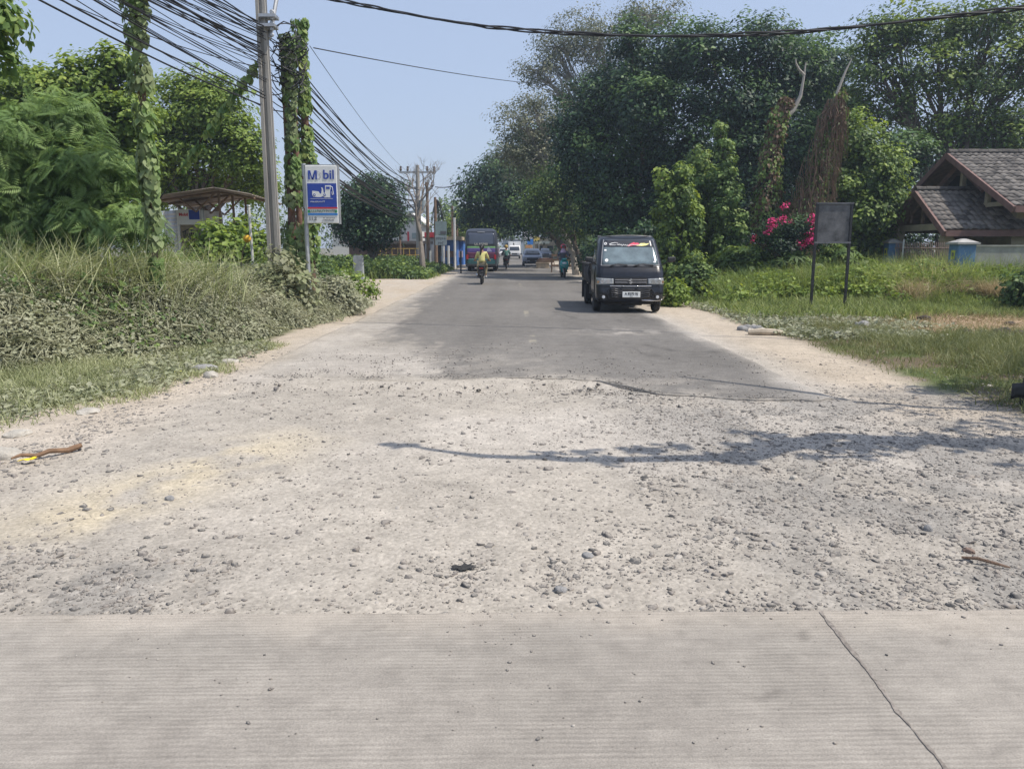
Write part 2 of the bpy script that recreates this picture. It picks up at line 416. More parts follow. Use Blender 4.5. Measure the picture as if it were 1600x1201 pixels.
# asphalt: ragged near edge, dusted along both sides
ax = np.linspace(-3.55, 3.6, 240); at_ = np.concatenate([np.linspace(0, 1, 200) ** 2 * 30, 30 + np.linspace(0, 1, 90)[1:] ** 1.6 * 700])
AX, AT = np.meshgrid(ax, at_)
edge = front_edge(AX); AY = edge * np.exp(-AT / 6) + (AT + 9.2) * (1 - np.exp(-AT / 6)); AY = np.maximum.accumulate(AY, axis=0)
jit = .18 * (fbm(AY, AY * 0, 1.2, 50) - .5) * sstep(3.2, 3.6, np.abs(AX)) * np.sign(AX)
AXj = AX + jit
AZ = .022 + .012 * (fbm(AXj, AY, 1.5, 60) - .5) - .05 * sstep(3.35, 3.55, np.abs(AX)) + .0
lowf = sstep(.6, -.9, AXj) * sstep(1.2, .0, AY - edge); AZ = AZ - .02 * lowf; AZ[0] = -.05; AZ[1] = np.minimum(AZ[1], .012)
n1 = fbm(AXj, AY, 1.4, 70); n2 = fbm(AXj, AY, .3, 75); nl = fbm(AXj * 3, AY * .25, 1.0, 78)
asph = np.array([.185, .173, .158]); dst = zone_cols(np.clip(AXj, -3.6, 3.6), AY) * .97
dbx = np.interp(AY, [8, 9, 12, 17, 26, 40, 60], [-.3, -.5, -1.5, -2.5, -2.9, -3.1, -3.3]); dl = sstep(.35, -.75, AXj - dbx + 1.6 * (nl - .5) + .8 * (n1 - .5) + 1.1 * (n2 - .5) + .5 * (fbm(AXj, AY, .09, 79) - .5)) * 1.2; dl2 = sstep(-2.7, -3.3, AXj + .5 * (n1 - .5))
dr = sstep(3.0, 3.5, AXj + .5 * (n1 - .5)); df = sstep(.6, 0, AY - edge) * np.maximum(sstep(.4, .62, n2) * .8, sstep(.5, -1.5, AXj) * .75); df = np.maximum(df, (AY - edge < .02) * 1.0)
patch = np.exp(-((AXj - 2.0) / .9) ** 2 - ((AY - 14.6) / .5) ** 2) * sstep(.45, .6, n2)
rav = sstep(14.5, 10.0, AY) * sstep(1.6, -.2, AXj) * (.15 + .35 * sstep(.45, .65, n2)) + sstep(1.0, 1.6, AXj) * sstep(9.6, 9.0, AY) * sstep(2.9, 2.0, AXj) * .6 * sstep(.4, .6, n2)
dd = np.clip(np.maximum.reduce([dl * .8, dl2, dr, df, patch * .7, rav * .7]), 0, 1)
ac = asph * (1 - dd[..., None]) + dst * dd[..., None]
trk = .06 * (np.exp(-((AXj - 1.2) / .3) ** 2) + np.exp(-((AXj - 2.75) / .3) ** 2) + np.exp(-((AXj + .6) / .3) ** 2) + np.exp(-((AXj + 2.2) / .3) ** 2))
crk = (vnoise(AXj * 1.0, AY, .7, 150) - .5); crk = np.exp(-(crk / .018) ** 2) * sstep(.55, .7, fbm(AXj, AY, 2.5, 152)) * .25
ac = ac * (.88 + .34 * (n1 - .5) + .16 * nl - trk - crk)[..., None]
# worn centre dashes
for (yc, ln_) in ((13.6, .7), (18.9, 1.1), (33, 1.5), (56, 3)):
    k = (np.abs(AXj - .35) < .07) * (np.abs(AY - yc) < ln_) * sstep(.45, .65, n2) * .3
    ac = ac * (1 - k[..., None]) + np.array([.5, .45, .32]) * k[..., None]
road = grid_mesh('road', AXj, AY, AZ, ac, earthmat('asphalt', rough=.85, grit=.55, lo=.8)); tag(road, kind='structure')

# concrete slabs in front, grooved across the road
def slab(name, x0, x1, yf):
    xs = np.arange(x0, x1 + .001, .05); ys = np.concatenate([np.arange(-1.5, 2.0, .25), np.arange(2.0, 3.0, .05), np.linspace(3.0, 1.0, 12) * 0 + np.linspace(3.0, 3.001, 12)])
    ts = np.concatenate([np.linspace(0, .97, 120), np.linspace(.975, 1, 12)])
    SX, ST = np.meshgrid(xs, ts); fe = yf(SX); SY = -1.5 + (fe + 1.5) * ST
    SZ = np.full_like(SX, .03) + .004 * (fbm(SX, SY, .8, 80) - .5); SZ[-1] = -.08; SZ[-2] = np.minimum(SZ[-2], .018)
    cc = np.array([.342, .312, .274]) * (.9 + .25 * (fbm(SX, SY, 1.1, 81) - .4) + .12 * (fbm(SX, SY, .12, 83) - .5))[..., None]
    st = sstep(.62, .8, fbm(SX, SY, .35, 85)) * .07 + sstep(.86, .93, vnoise(SX * .5, SY, .035, 86)) * sstep(.5, .6, fbm(SX, SY, .4, 87)) * .3
    tr = .07 * (np.exp(-((SX - .2) / .35) ** 2) + np.exp(-((SX + 1.9) / .35) ** 2)) * fbm(SX, SY, .5, 88) * 1.2; du = sstep(2.85, 3.15, SY + .3 * (fbm(SX, SY, .3, 89) - .5)) * .5
    cc = cc * (1 - st - tr)[..., None]; cc = cc * (1 - du[..., None]) + np.array([.46, .405, .34]) * du[..., None]
    return SX, SY, SZ, cc
def concmat():
    m, nt, b, out = newmat('grooved_concrete'); L = nt.links.new
    at = N(nt, 'ShaderNodeAttribute', attribute_name='col'); tc = N(nt, 'ShaderNodeTexCoord')
    mp = N(nt, 'ShaderNodeMapping'); L(tc.outputs['Object'], mp.inputs[0]); mp.inputs['Rotation'].default_value = (0, 0, R(-1.0))
    wv = N(nt, 'ShaderNodeTexWave', bands_direction='Y', wave_profile='SIN', i_Scale=13.0, i_Distortion=2.2, i_Detail=4.0); wv.inputs['Detail Scale'].default_value = .6
    L(mp.outputs[0], wv.inputs['Vector'])
    no = N(nt, 'ShaderNodeTexNoise', i_Scale=9.0, i_Detail=9.0, i_Roughness=.7); L(mp.outputs[0], no.inputs['Vector'])
    fi = N(nt, 'ShaderNodeTexNoise', i_Scale=160.0, i_Detail=3.0); L(mp.outputs[0], fi.inputs['Vector'])
    st = N(nt, 'ShaderNodeMapping'); st.inputs['Scale'].default_value = (3, 60, 1); L(mp.outputs[0], st.inputs[0])
    sn = N(nt, 'ShaderNodeTexNoise', i_Scale=1.0, i_Detail=4.0); L(st.outputs[0], sn.inputs['Vector'])
    # depth of the grooves changes over the slab
    dn = N(nt, 'ShaderNodeTexNoise', i_Scale=1.3, i_Detail=3.0); L(tc.outputs['Object'], dn.inputs['Vector'])
    dm = N(nt, 'ShaderNodeMapRange'); L(dn.outputs[0], dm.inputs[0]); dm.inputs[1].default_value = .35; dm.inputs[2].default_value = .62; dm.inputs[3].default_value = .15; dm.inputs[4].default_value = 1
    wd = N(nt, 'ShaderNodeMath', operation='MULTIPLY'); L(wv.outputs['Fac'], wd.inputs[0]); L(dm.outputs[0], wd.inputs[1])
    r1 = N(nt, 'ShaderNodeMapRange'); L(wd.outputs[0], r1.inputs[0]); r1.inputs[1].default_value = .0; r1.inputs[2].default_value = .9; r1.inputs[3].default_value = 1.02; r1.inputs[4].default_value = .88
    r2 = N(nt, 'ShaderNodeMapRange'); L(no.outputs[0], r2.inputs[0]); r2.inputs[1].default_value = .3; r2.inputs[2].default_value = .7; r2.inputs[3].default_value = .84; r2.inputs[4].default_value = 1.14
    r3 = N(nt, 'ShaderNodeMapRange'); L(sn.outputs[0], r3.inputs[0]); r3.inputs[1].default_value = .3; r3.inputs[2].default_value = .7; r3.inputs[3].default_value = .9; r3.inputs[4].default_value = 1.1
    r4 = N(nt, 'ShaderNodeMapRange'); L(fi.outputs[0], r4.inputs[0]); r4.inputs[1].default_value = .3; r4.inputs[2].default_value = .7; r4.inputs[3].default_value = .82; r4.inputs[4].default_value = 1.14
    a = r1
    for q in (r2, r3, r4):
        mm = N(nt, 'ShaderNodeMath', operation='MULTIPLY'); L(a.outputs[0], mm.inputs[0]); L(q.outputs[0], mm.inputs[1]); a = mm
    vm = N(nt, 'ShaderNodeVectorMath', operation='SCALE'); L(at.outputs['Color'], vm.inputs[0]); L(a.outputs[0], vm.inputs['Scale']); L(vm.outputs[0], b.inputs['Base Color'])
    b.inputs['Roughness'].default_value = .9; b.inputs['Specular IOR Level'].default_value = .2
    h = N(nt, 'ShaderNodeMath', operation='MULTIPLY_ADD'); L(wd.outputs[0], h.inputs[0]); h.inputs[1].default_value = -.7; L(fi.outputs[0], h.inputs[2])
    bp = N(nt, 'ShaderNodeBump', i_Strength=.5, i_Distance=.006); L(h.outputs[0], bp.inputs['Height']); L(bp.outputs[0], b.inputs['Normal'])
    return m
CM = concmat()
joint = lambda y: 1.27 + (3.17 - y) * .0   # the joint runs away from the camera
def yedge(x): return 3.155 + .012 * x + .03 * (fbm(x, x * 0 + 7, .5, 90) - .5) + .02 * (fbm(x, x * 0 + 9, .09, 91) - .5)
for nm, x0, x1, s in (('concrete_pavement', -6, 6.5, 0),):
    SX, SY, SZ, cc = slab(nm, x0, x1, yedge)
    # construction joint filled with crumbling tar, leaving the camera at the photo's slant
    ja, jb = G(1275, 962), G(1460, 1195)
    jx = ja.x + (SY - ja.y) * (jb.x - ja.x) / (jb.y - ja.y) + .02 * (fbm(SY, SY * 0, .25, 95) - .5)
    tag(grid_mesh(nm, SX, SY, SZ, cc, CM), kind='structure')
ys = np.linspace(-1.4, 3.14, 500); jxs = ja.x + (ys - ja.y) * (jb.x - ja.x) / (jb.y - ja.y) + .03 * (fbm(ys, ys * 0, .3, 95) - .5)
hw = .002 + .011 * np.clip(fbm(ys, ys * 0, .12, 97) - .3, 0, 1) + .008 * (vnoise(ys, ys * 0, .025, 98) - .3)
JX = np.stack([jxs - hw, jxs, jxs + hw * (.6 + .8 * vnoise(ys, ys * 0, .05, 99))], 0); JY = np.stack([ys] * 3, 0)
JZ = np.stack([ys * 0 + .0335, ys * 0 + .0345, ys * 0 + .0335], 0)
jc = np.array([.27, .24, .212]) * np.ones(JX.shape + (1,))
tag(grid_mesh('pavement_joint', JX, JY, JZ, jc, earthmat('joint', grit=.6)), kind='structure')

# loose and embedded stones, too many to count
def ico(sub):
    import bmesh
    bm = bmesh.new(); bmesh.ops.create_icosphere(bm, subdivisions=sub, radius=1)
    v = np.array([q.co[:] for q in bm.verts]); f = [tuple(x.index for x in q.verts) for q in bm.faces]; bm.free(); return v, f
I1, I2 = ico(1), ico(2)
def stonemat():
    m, nt, b, out = newmat('dusty_stone'); L = nt.links.new
    at = N(nt, 'ShaderNodeAttribute', attribute_name='v'); r = N(nt, 'ShaderNodeValToRGB'); e = r.color_ramp.elements
    e[0].position = 0; e[0].color = (.10, .098, .096, 1); e[1].position = 1; e[1].color = (.42, .39, .35, 1)
    for p_, c_ in ((.35, (.14, .132, .126)), (.65, (.185, .165, .15)), (.88, (.28, .25, .22))): x = e.new(p_); x.color = (*c_, 1)
    L(at.outputs['Fac'], r.inputs[0])
    ge = N(nt, 'ShaderNodeNewGeometry'); sx = N(nt, 'ShaderNodeSeparateXYZ'); L(ge.outputs['Normal'], sx.inputs[0])
    tc = N(nt, 'ShaderNodeTexCoord'); no = N(nt, 'ShaderNodeTexNoise', i_Scale=70.0, i_Detail=4.0); L(tc.outputs['Object'], no.inputs['Vector'])
    ad = N(nt, 'ShaderNodeMath', operation='MULTIPLY_ADD'); L(no.outputs[0], ad.inputs[0]); ad.inputs[1].default_value = .9; L(sx.outputs['Z'], ad.inputs[2])
    mr = N(nt, 'ShaderNodeMapRange'); L(ad.outputs[0], mr.inputs[0]); mr.inputs[1].default_value = 1.2; mr.inputs[2].default_value = 1.5; mr.inputs[3].default_value = .05; mr.inputs[4].default_value = .72
    mx = N(nt, 'ShaderNodeMix', data_type='RGBA'); L(mr.outputs[0], mx.inputs[0]); L(r.outputs[0], mx.inputs[6]); mx.inputs[7].default_value = (.37, .335, .29, 1)
    L(mx.outputs[2], b.inputs['Base Color']); b.inputs['Roughness'].default_value = .9; b.inputs['Specular IOR Level'].default_value = .25
    bp = N(nt, 'ShaderNodeBump', i_Strength=.5, i_Distance=.006); L(no.outputs[0], bp.inputs['Height']); L(bp.outputs[0], b.inputs['Normal'])
    return m
SM = stonemat()
def dens(x, y):
    n = fbm(x, y, .8, 110); n2 = fbm(x, y, .25, 113)
    d = .13 + 1.0 * sstep(.2, 2.2, x + 1.5 * (n - .5)) * sstep(9.3, 8.3, y)
    d = np.maximum(d, .95 * sstep(-1.0, -1.9, x + (n - .5)) * sstep(4.25, 3.7, y + .6 * (n - .5)))
    d = np.maximum(d, .8 * np.exp(-((y - 3.62) / .2) ** 2) * sstep(.45, .55, n))
    d = np.maximum(d, .8 * np.exp(-((x + 3.75) / .3) ** 2) * sstep(.4, .6, n))
    d = d * (.35 + 1.3 * sstep(.35, .6, n2))
    return np.where(y > front_edge(np.clip(x, -3.55, 3.6)) + .3, np.where(np.abs(x) > 3.3, d * .5, d * .6 * ((x < -.6) & (y < 10.6))), d)
def stones(n, lo, hi, tmpl, seed, flat=(.35, .75), sink=.25, xr=(-5.2, 6.8), yr=(3.1, 12), dpow=1.0):
    r = np.random.default_rng(seed); x = r.uniform(*xr, n * 3); y = 3.12 + (yr[1] - 3.12) * r.random(n * 3) ** 1.35
    keep = r.random(n * 3) < dens(x, y) ** dpow; x, y = x[keep][:n], y[keep][:n]; n = len(x)
    s = lo * (hi / lo) ** (r.random(n) ** 2.2)
    z = gheight(x, y)
    parts = []; K = 8
    for k in range(K):
        tv = tmpl[0].copy(); q = unit(len(tv), r); tv = tv * (1 + .22 * r.normal(size=(len(tv), 1)) * .8) ; tv = tv + .08 * q
        sel = np.arange(n) % K == k; m_ = sel.sum()
        sc = np.stack([s[sel] * r.uniform(.8, 1.35, m_), s[sel] * r.uniform(.7, 1.1, m_), s[sel] * r.uniform(*flat, m_)], 1)
        fw = unit(m_, r); fw[:, 2] *= .22; up = np.stack([.3 * r.normal(size=m_), .3 * r.normal(size=m_), np.ones(m_)], 1)
        parts.append((tv, tmpl[1], np.stack([x[sel], y[sel], z[sel] + sc[:, 2] * sink], 1), rotmats(fw, up), sc, r.random(m_), 0))
    return parts
tag(scatter_mesh('gravel', stones(52000, .0035, .010, I1, 1, dpow=.8, sink=.05) + stones(13000, .008, .026, I2, 2, sink=-.2) + stones(420, .02, .038, I2, 3, sink=-.3) , [SM], smooth=True), 'loose grey gravel and stones bedded in the dust of the broken road', 'gravel', kind='stuff')

def spill(n, seed, xr, yr, z, lo, hi, yp=1.0, edge=False):
    r = np.random.default_rng(seed); x = r.uniform(*xr, n); y = yr[0] + (yr[1] - yr[0]) * r.random(n) ** yp
    if edge: y = front_edge(x) + .03 + 3.5 * r.random(n) ** 2.4
    k = r.random(n) < .1 + .9 * sstep(.5, .65, fbm(x, y, .45, 160)); x, y = x[k], y[k]; n = len(x); s = lo * (hi / lo) ** (r.random(n) ** 2)
    fw = unit(n, r); fw[:, 2] *= .2; up = np.stack([.3 * r.normal(size=n), .3 * r.normal(size=n), np.ones(n)], 1)
    tv = I1[0] * (1 + .18 * r.normal(size=(len(I1[0]), 1)))
    return (tv, I1[1], np.stack([x, y, np.full(n, z) + s * .2], 1), rotmats(fw, up), np.stack([s * 1.2, s, s * .6], 1), r.random(n), 0)
tag(scatter_mesh('grit', [spill(1500, 5, (-5, 6), (3.13, 2.2), .031, .002, .008, 2.6), spill(420, 6, (-5, 6), (1.9, 3.1), .031, .0015, .0045)], [SM], smooth=True), 'fine grit and pebbles kicked onto the grooved concrete pavement', 'grit', kind='stuff')
tag(scatter_mesh('grit', [spill(5200, 7, (-3.0, 3.3), (8, 12), .026, .003, .014, 1, True)], [SM], smooth=True), 'loose grit and stones strewn over the broken edge of the asphalt', 'grit', kind='stuff')
# thin summer haze hanging over the place
HZ = bpy.data.materials.new('haze'); HZ.use_nodes = True; nt_ = HZ.node_tree; nt_.nodes.clear()
vo_ = nt_.nodes.new('ShaderNodeVolumeScatter'); vo_.inputs['Density'].default_value = .0011; vo_.inputs['Color'].default_value = (.72, .85, 1, 1); vo_.inputs['Anisotropy'].default_value = .3
ou_ = nt_.nodes.new('ShaderNodeOutputMaterial'); nt_.links.new(vo_.outputs[0], ou_.inputs['Volume'])
mb = MB(); mb.box((0, 130, 14), (320, 400, 29)); hz = mb.build('haze', HZ); tag(hz, kind='structure')
# ================= foliage and bark =================
BARK = mat('bark', (.13, .105, .085), .9, var=.35, scale=7, bump=.6, bscale=25, streak=True)
BARKP = mat('pale_bark', (.36, .33, .29), .85, var=.25, scale=5, bump=.4, bscale=20, streak=True)
BARKG = mat('grey_bark', (.2, .175, .15), .9, var=.3, scale=7, bump=.4, streak=True)
BARKR = mat('dry_stem', (.17, .11, .075), .9, var=.35, scale=9, bump=.5)
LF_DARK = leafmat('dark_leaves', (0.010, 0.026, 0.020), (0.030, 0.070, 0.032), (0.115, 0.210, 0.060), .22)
LF_TIP = leafmat('lit_tips', (0.040, 0.080, 0.030), (0.085, 0.160, 0.050), (0.200, 0.300, 0.090), .3)  # sunlit look of the outer clumps, put into a lighter leaf colour
LF_MID = leafmat('green_leaves', (0.039, 0.076, 0.025), (0.098, 0.162, 0.046), (0.254, 0.342, 0.082), .3)
LF_BRIGHT = leafmat('bright_leaves', (0.078, 0.127, 0.025), (0.195, 0.287, 0.060), (0.390, 0.473, 0.101), .35)
LF_FEATH = leafmat('feathery_leaves', (0.090, 0.150, 0.050), (0.200, 0.310, 0.100), (0.360, 0.480, 0.180), .4)
LF_GREY = leafmat('sparse_leaves', (0.074, 0.095, 0.063), (0.168, 0.189, 0.116), (0.357, 0.336, 0.210), .3)
LF_RED = leafmat('dry_leaves', (0.060, 0.036, 0.022), (0.144, 0.090, 0.054), (0.240, 0.168, 0.102), .25)
LF_DUST = leafmat('dusty_leaves', (0.100, 0.120, 0.060), (0.240, 0.265, 0.145), (0.420, 0.440, 0.270), .25, dust=((.40, .395, .29), .1, .65))
LF_VINE = leafmat('vine_leaves', (0.055, 0.118, 0.034), (0.155, 0.250, 0.068), (0.364, 0.437, 0.135), .35)
LF_VHALF = leafmat('half_dusty_vine_leaves', (.05, .11, .03), (.14, .24, .06), (.3, .4, .13), .34, dust=((.36, .34, .25), -.1, .4))
LF_VDUST = leafmat('dusty_vine_leaves', (0.116, 0.158, 0.053), (0.231, 0.278, 0.116), (0.416, 0.447, 0.242), .3, dust=((.38, .36, .27), .1, .6))
GRS_BR = leafmat('green_grass', (0.080, 0.120, 0.030), (0.200, 0.270, 0.070), (0.400, 0.450, 0.160), .35, scale=.5)
GRS_DRY = leafmat('dry_grass', (0.194, 0.150, 0.074), (0.403, 0.329, 0.179), (0.628, 0.538, 0.329), .3)
GRS_SHORT = leafmat('short_grass', (0.085, 0.105, 0.035), (0.175, 0.200, 0.075), (0.330, 0.330, 0.150), .3, scale=1.5)
GRS_DUST = leafmat('dusty_grass', (0.170, 0.200, 0.080), (0.340, 0.370, 0.180), (0.560, 0.570, 0.340), .3)
PINK = mat('bracts', (.62, .03, .17), .7, var=.3, scale=9)

def leaves(r, cen, n_each, spread, size, tmpl, up=.6, out=None, flat=.75, att=None, droop=0.0, szvar=.35):
    """n_each leaves about every centre"""
    M = len(cen); n = M * n_each
    c = np.repeat(cen, n_each, axis=0); sp = np.repeat(np.broadcast_to(np.asarray(spread, float), (M,)), n_each)
    d = unit(n, r) * (r.random(n) ** .45)[:, None] * sp[:, None]; d[:, 2] *= flat
    pos = c + d
    nrm = unit(n, r) * .55 + np.array([0, 0, up]) + .8 * d / (sp[:, None] + 1e-6)
    if out is not None: nrm = nrm + .7 * np.repeat(out, n_each, axis=0)
    fw = unit(n, r) + .5 * d / (sp[:, None] + 1e-6); fw[:, 2] -= droop
    nn = nrm / np.linalg.norm(nrm, axis=1, keepdims=True); fw = fw - nn * (fw * nn).sum(1, keepdims=True) * .85
    base = np.repeat(att if att is not None else r.random(M), n_each)
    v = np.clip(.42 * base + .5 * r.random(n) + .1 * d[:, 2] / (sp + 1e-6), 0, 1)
    return (tmpl[0], tmpl[1], pos, rotmats(fw, nn), size * (1 + szvar * r.normal(size=n)).clip(.4, 2), v, 0)

def crown_centres(r, blobs, n, shell=.35):
    """clump centres in a list of ellipsoids (c, radii)"""
    vol = np.array([b[1][0] * b[1][1] * b[1][2] for b in blobs]) ** .7; k = r.choice(len(blobs), n, p=vol / vol.sum())
    u = unit(n, r) * (shell + (1 - shell) * r.random(n) ** .6)[:, None]
    C = np.array([b[0] for b in blobs])[k]; Rr = np.array([b[1] for b in blobs])[k]
    return C + u * Rr, u, k

def limbs(mb, r, base, blobs, cents, k, r0, lean=(0, 0), fork=.45, twigs=60, n=8, wob=.06):
    base = Vector(base); cc = [Vector(b[0]) for b in blobs]
    top = sum(cc, Vector((0, 0, 0))) / len(cc); fk = base.lerp(Vector((top.x, top.y, min(b.z for b in cc))), fork); fk.z = base.z + (top.z - base.z) * fork
    def path(a, b, m=7, w=wob, sag=0):
        L = (b - a).length; o = []
        ph = [r.normal() for _ in range(6)]
        for i in range(m):
            t = i / (m - 1); q = a.lerp(b, t)
            q = q + Vector((math.sin(t * 5 + ph[0]) * w * L * t * (1 - t) * 3, math.sin(t * 4 + ph[1]) * w * L * t * (1 - t) * 3, sag * L * t * (1 - t)))
            o.append(q)
        return o
    mb.tube(path(base, fk), [r0 * (1.25 if i == 0 else 1 - .06 * i) for i in range(7)], 12)
    for j, c in enumerate(cc):
        ra = r0 * .55 * (.6 + .4 * r.random()); pth = path(fk - Vector((0, 0, r0 * .5)), c, sag=.25)
        mb.tube(pth, [ra * (1 - .12 * i) for i in range(7)], n)
        mine = np.where(k == j)[0]; r.shuffle(mine)
        for q in mine[:max(2, int(twigs / len(cc)))]:
            s = pth[r.integers(3, 7)]; e = Vector(cents[q]); mb.tube(path(s, e, 5, .1, .1), [ra * .32, ra * .25, ra * .18, ra * .12, ra * .06], 4, cap=False)

FINE = 1.45
def tree(name, label, base, blobs, nclump, per, lsize, spread, lm, cat='tree', group=None, bark=BARK, r0=.25, seed=1, tmpl=LEAF, twigs=60, shell=.35, up=.6, flat=.75, droop=0, fork=.45, acc=None, accf=.22, trunkname='trunk', wob=.06):
    r = np.random.default_rng(seed); root = empty(name, base, label, cat, group)
    b0 = np.array(base); B = [(np.array(c) - b0, rr) for c, rr in blobs]
    cents, u, k = crown_centres(r, B, nclump, shell)
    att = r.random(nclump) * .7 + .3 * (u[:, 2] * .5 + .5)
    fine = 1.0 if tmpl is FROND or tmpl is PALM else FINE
    w_ = u[:, 2] * .6 - u[:, 1] * .25 + u[:, 0] * .25 + .35 * r.normal(size=nclump); a_ = w_ > np.quantile(w_, 1 - accf) if acc is not None else np.zeros(nclump, bool)  # upper sunward clumps take the brighter leaf colour, sunlight painted in
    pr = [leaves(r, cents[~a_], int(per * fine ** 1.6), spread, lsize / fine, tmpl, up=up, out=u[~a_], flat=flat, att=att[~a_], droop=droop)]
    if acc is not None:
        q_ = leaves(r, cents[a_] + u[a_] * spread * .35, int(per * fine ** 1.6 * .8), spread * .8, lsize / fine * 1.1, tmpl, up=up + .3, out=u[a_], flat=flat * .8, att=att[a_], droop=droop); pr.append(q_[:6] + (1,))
    scatter_mesh('crown', pr, [lm, acc] if acc is not None else [lm], root)
    mb = MB(); limbs(mb, r, (0, 0, 0), B, cents, k, r0, twigs=twigs, fork=fork, wob=wob); mb.build(trunkname, bark, root, smooth=True)
    return root
def B(px, py, Y, rx, rz, ry=None):
    """crown lobe seen at a pixel, at distance Y"""
    c = P(px, py, Y); s = Y / F; return (tuple(c), (rx * s, (ry if ry is not None else (rx + rz) / 2) * s, rz * s))
def gz(x, y): return float(gheight(np.array([[float(x)]]), np.array([[float(y)]]))[0, 0])
def base(px, Y, dz=-.05):
    x = (px - 800) / F * Y; return (x, Y, gz(x, Y) + dz)

# ---------- right side ----------
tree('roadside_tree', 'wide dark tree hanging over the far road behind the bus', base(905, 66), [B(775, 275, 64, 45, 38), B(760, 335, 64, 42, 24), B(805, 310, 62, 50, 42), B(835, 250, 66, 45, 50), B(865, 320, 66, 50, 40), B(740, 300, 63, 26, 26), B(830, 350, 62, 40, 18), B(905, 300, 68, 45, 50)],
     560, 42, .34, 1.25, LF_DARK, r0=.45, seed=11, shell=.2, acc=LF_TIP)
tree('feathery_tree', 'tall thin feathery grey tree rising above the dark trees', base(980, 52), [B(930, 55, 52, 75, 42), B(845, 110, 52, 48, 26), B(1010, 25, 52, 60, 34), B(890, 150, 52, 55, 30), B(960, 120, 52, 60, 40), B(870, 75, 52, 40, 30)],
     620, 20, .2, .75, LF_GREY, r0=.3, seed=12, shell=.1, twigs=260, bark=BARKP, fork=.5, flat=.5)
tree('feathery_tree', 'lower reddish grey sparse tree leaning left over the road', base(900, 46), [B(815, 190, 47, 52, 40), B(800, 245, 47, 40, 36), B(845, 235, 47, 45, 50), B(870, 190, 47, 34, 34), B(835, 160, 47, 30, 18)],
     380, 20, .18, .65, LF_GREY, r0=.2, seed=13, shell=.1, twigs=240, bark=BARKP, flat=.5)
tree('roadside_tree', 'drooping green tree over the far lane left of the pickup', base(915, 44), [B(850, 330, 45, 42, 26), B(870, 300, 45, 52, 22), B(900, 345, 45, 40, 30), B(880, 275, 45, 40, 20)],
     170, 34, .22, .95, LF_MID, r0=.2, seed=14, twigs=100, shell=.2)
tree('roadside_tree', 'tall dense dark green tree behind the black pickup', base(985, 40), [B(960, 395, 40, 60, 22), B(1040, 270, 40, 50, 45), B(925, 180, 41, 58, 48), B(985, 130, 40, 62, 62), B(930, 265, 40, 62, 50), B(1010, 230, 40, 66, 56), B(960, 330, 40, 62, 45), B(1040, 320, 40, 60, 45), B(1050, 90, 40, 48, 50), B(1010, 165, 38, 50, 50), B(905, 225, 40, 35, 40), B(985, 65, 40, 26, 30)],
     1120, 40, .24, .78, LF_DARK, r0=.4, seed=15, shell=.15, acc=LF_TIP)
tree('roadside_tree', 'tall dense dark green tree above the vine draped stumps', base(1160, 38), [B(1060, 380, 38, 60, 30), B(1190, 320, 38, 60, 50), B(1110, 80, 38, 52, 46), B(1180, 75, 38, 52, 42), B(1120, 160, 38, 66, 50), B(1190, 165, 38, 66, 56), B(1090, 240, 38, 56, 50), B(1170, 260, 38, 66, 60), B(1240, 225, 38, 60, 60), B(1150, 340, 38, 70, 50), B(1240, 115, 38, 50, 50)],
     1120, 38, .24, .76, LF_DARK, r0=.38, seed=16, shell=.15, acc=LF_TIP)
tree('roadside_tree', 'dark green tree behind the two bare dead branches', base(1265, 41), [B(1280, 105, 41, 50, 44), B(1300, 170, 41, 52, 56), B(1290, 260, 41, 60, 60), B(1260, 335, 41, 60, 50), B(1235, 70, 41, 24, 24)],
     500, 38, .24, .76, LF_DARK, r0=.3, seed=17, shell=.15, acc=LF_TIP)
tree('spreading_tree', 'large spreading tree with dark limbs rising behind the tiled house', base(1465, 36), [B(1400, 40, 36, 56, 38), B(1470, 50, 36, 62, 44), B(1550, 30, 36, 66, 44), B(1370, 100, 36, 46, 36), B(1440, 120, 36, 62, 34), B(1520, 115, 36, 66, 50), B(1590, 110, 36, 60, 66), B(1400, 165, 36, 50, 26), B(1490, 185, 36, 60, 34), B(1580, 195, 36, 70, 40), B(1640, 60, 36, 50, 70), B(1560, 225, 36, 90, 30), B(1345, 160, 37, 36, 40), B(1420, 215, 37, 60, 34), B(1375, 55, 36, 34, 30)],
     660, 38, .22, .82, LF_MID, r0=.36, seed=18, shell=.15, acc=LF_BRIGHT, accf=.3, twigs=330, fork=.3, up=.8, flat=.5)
tree('leafy_tree', 'bright leafy tree in front of the dark wood, left of the tiled house', base(1345, 29), [B(1330, 215, 29, 36, 34), B(1355, 265, 29, 46, 40), B(1310, 280, 29, 30, 40), B(1385, 300, 29, 26, 34), B(1340, 330, 29, 55, 36), B(1345, 380, 29.5, 60, 22)],
     620, 30, .15, .5, LF_MID, r0=.16, seed=19, shell=.2, acc=LF_BRIGHT, accf=.3, tmpl=LEAFW)
tree('leafy_tree', 'shaded tree with small leaves between the dark wood and the tiled house', base(1405, 33), [B(1400, 255, 33, 34, 50), B(1375, 330, 33, 45, 48), B(1430, 240, 33, 26, 26)],
     200, 34, .2, .7, LF_DARK, r0=.16, seed=20, shell=.2, acc=LF_TIP)

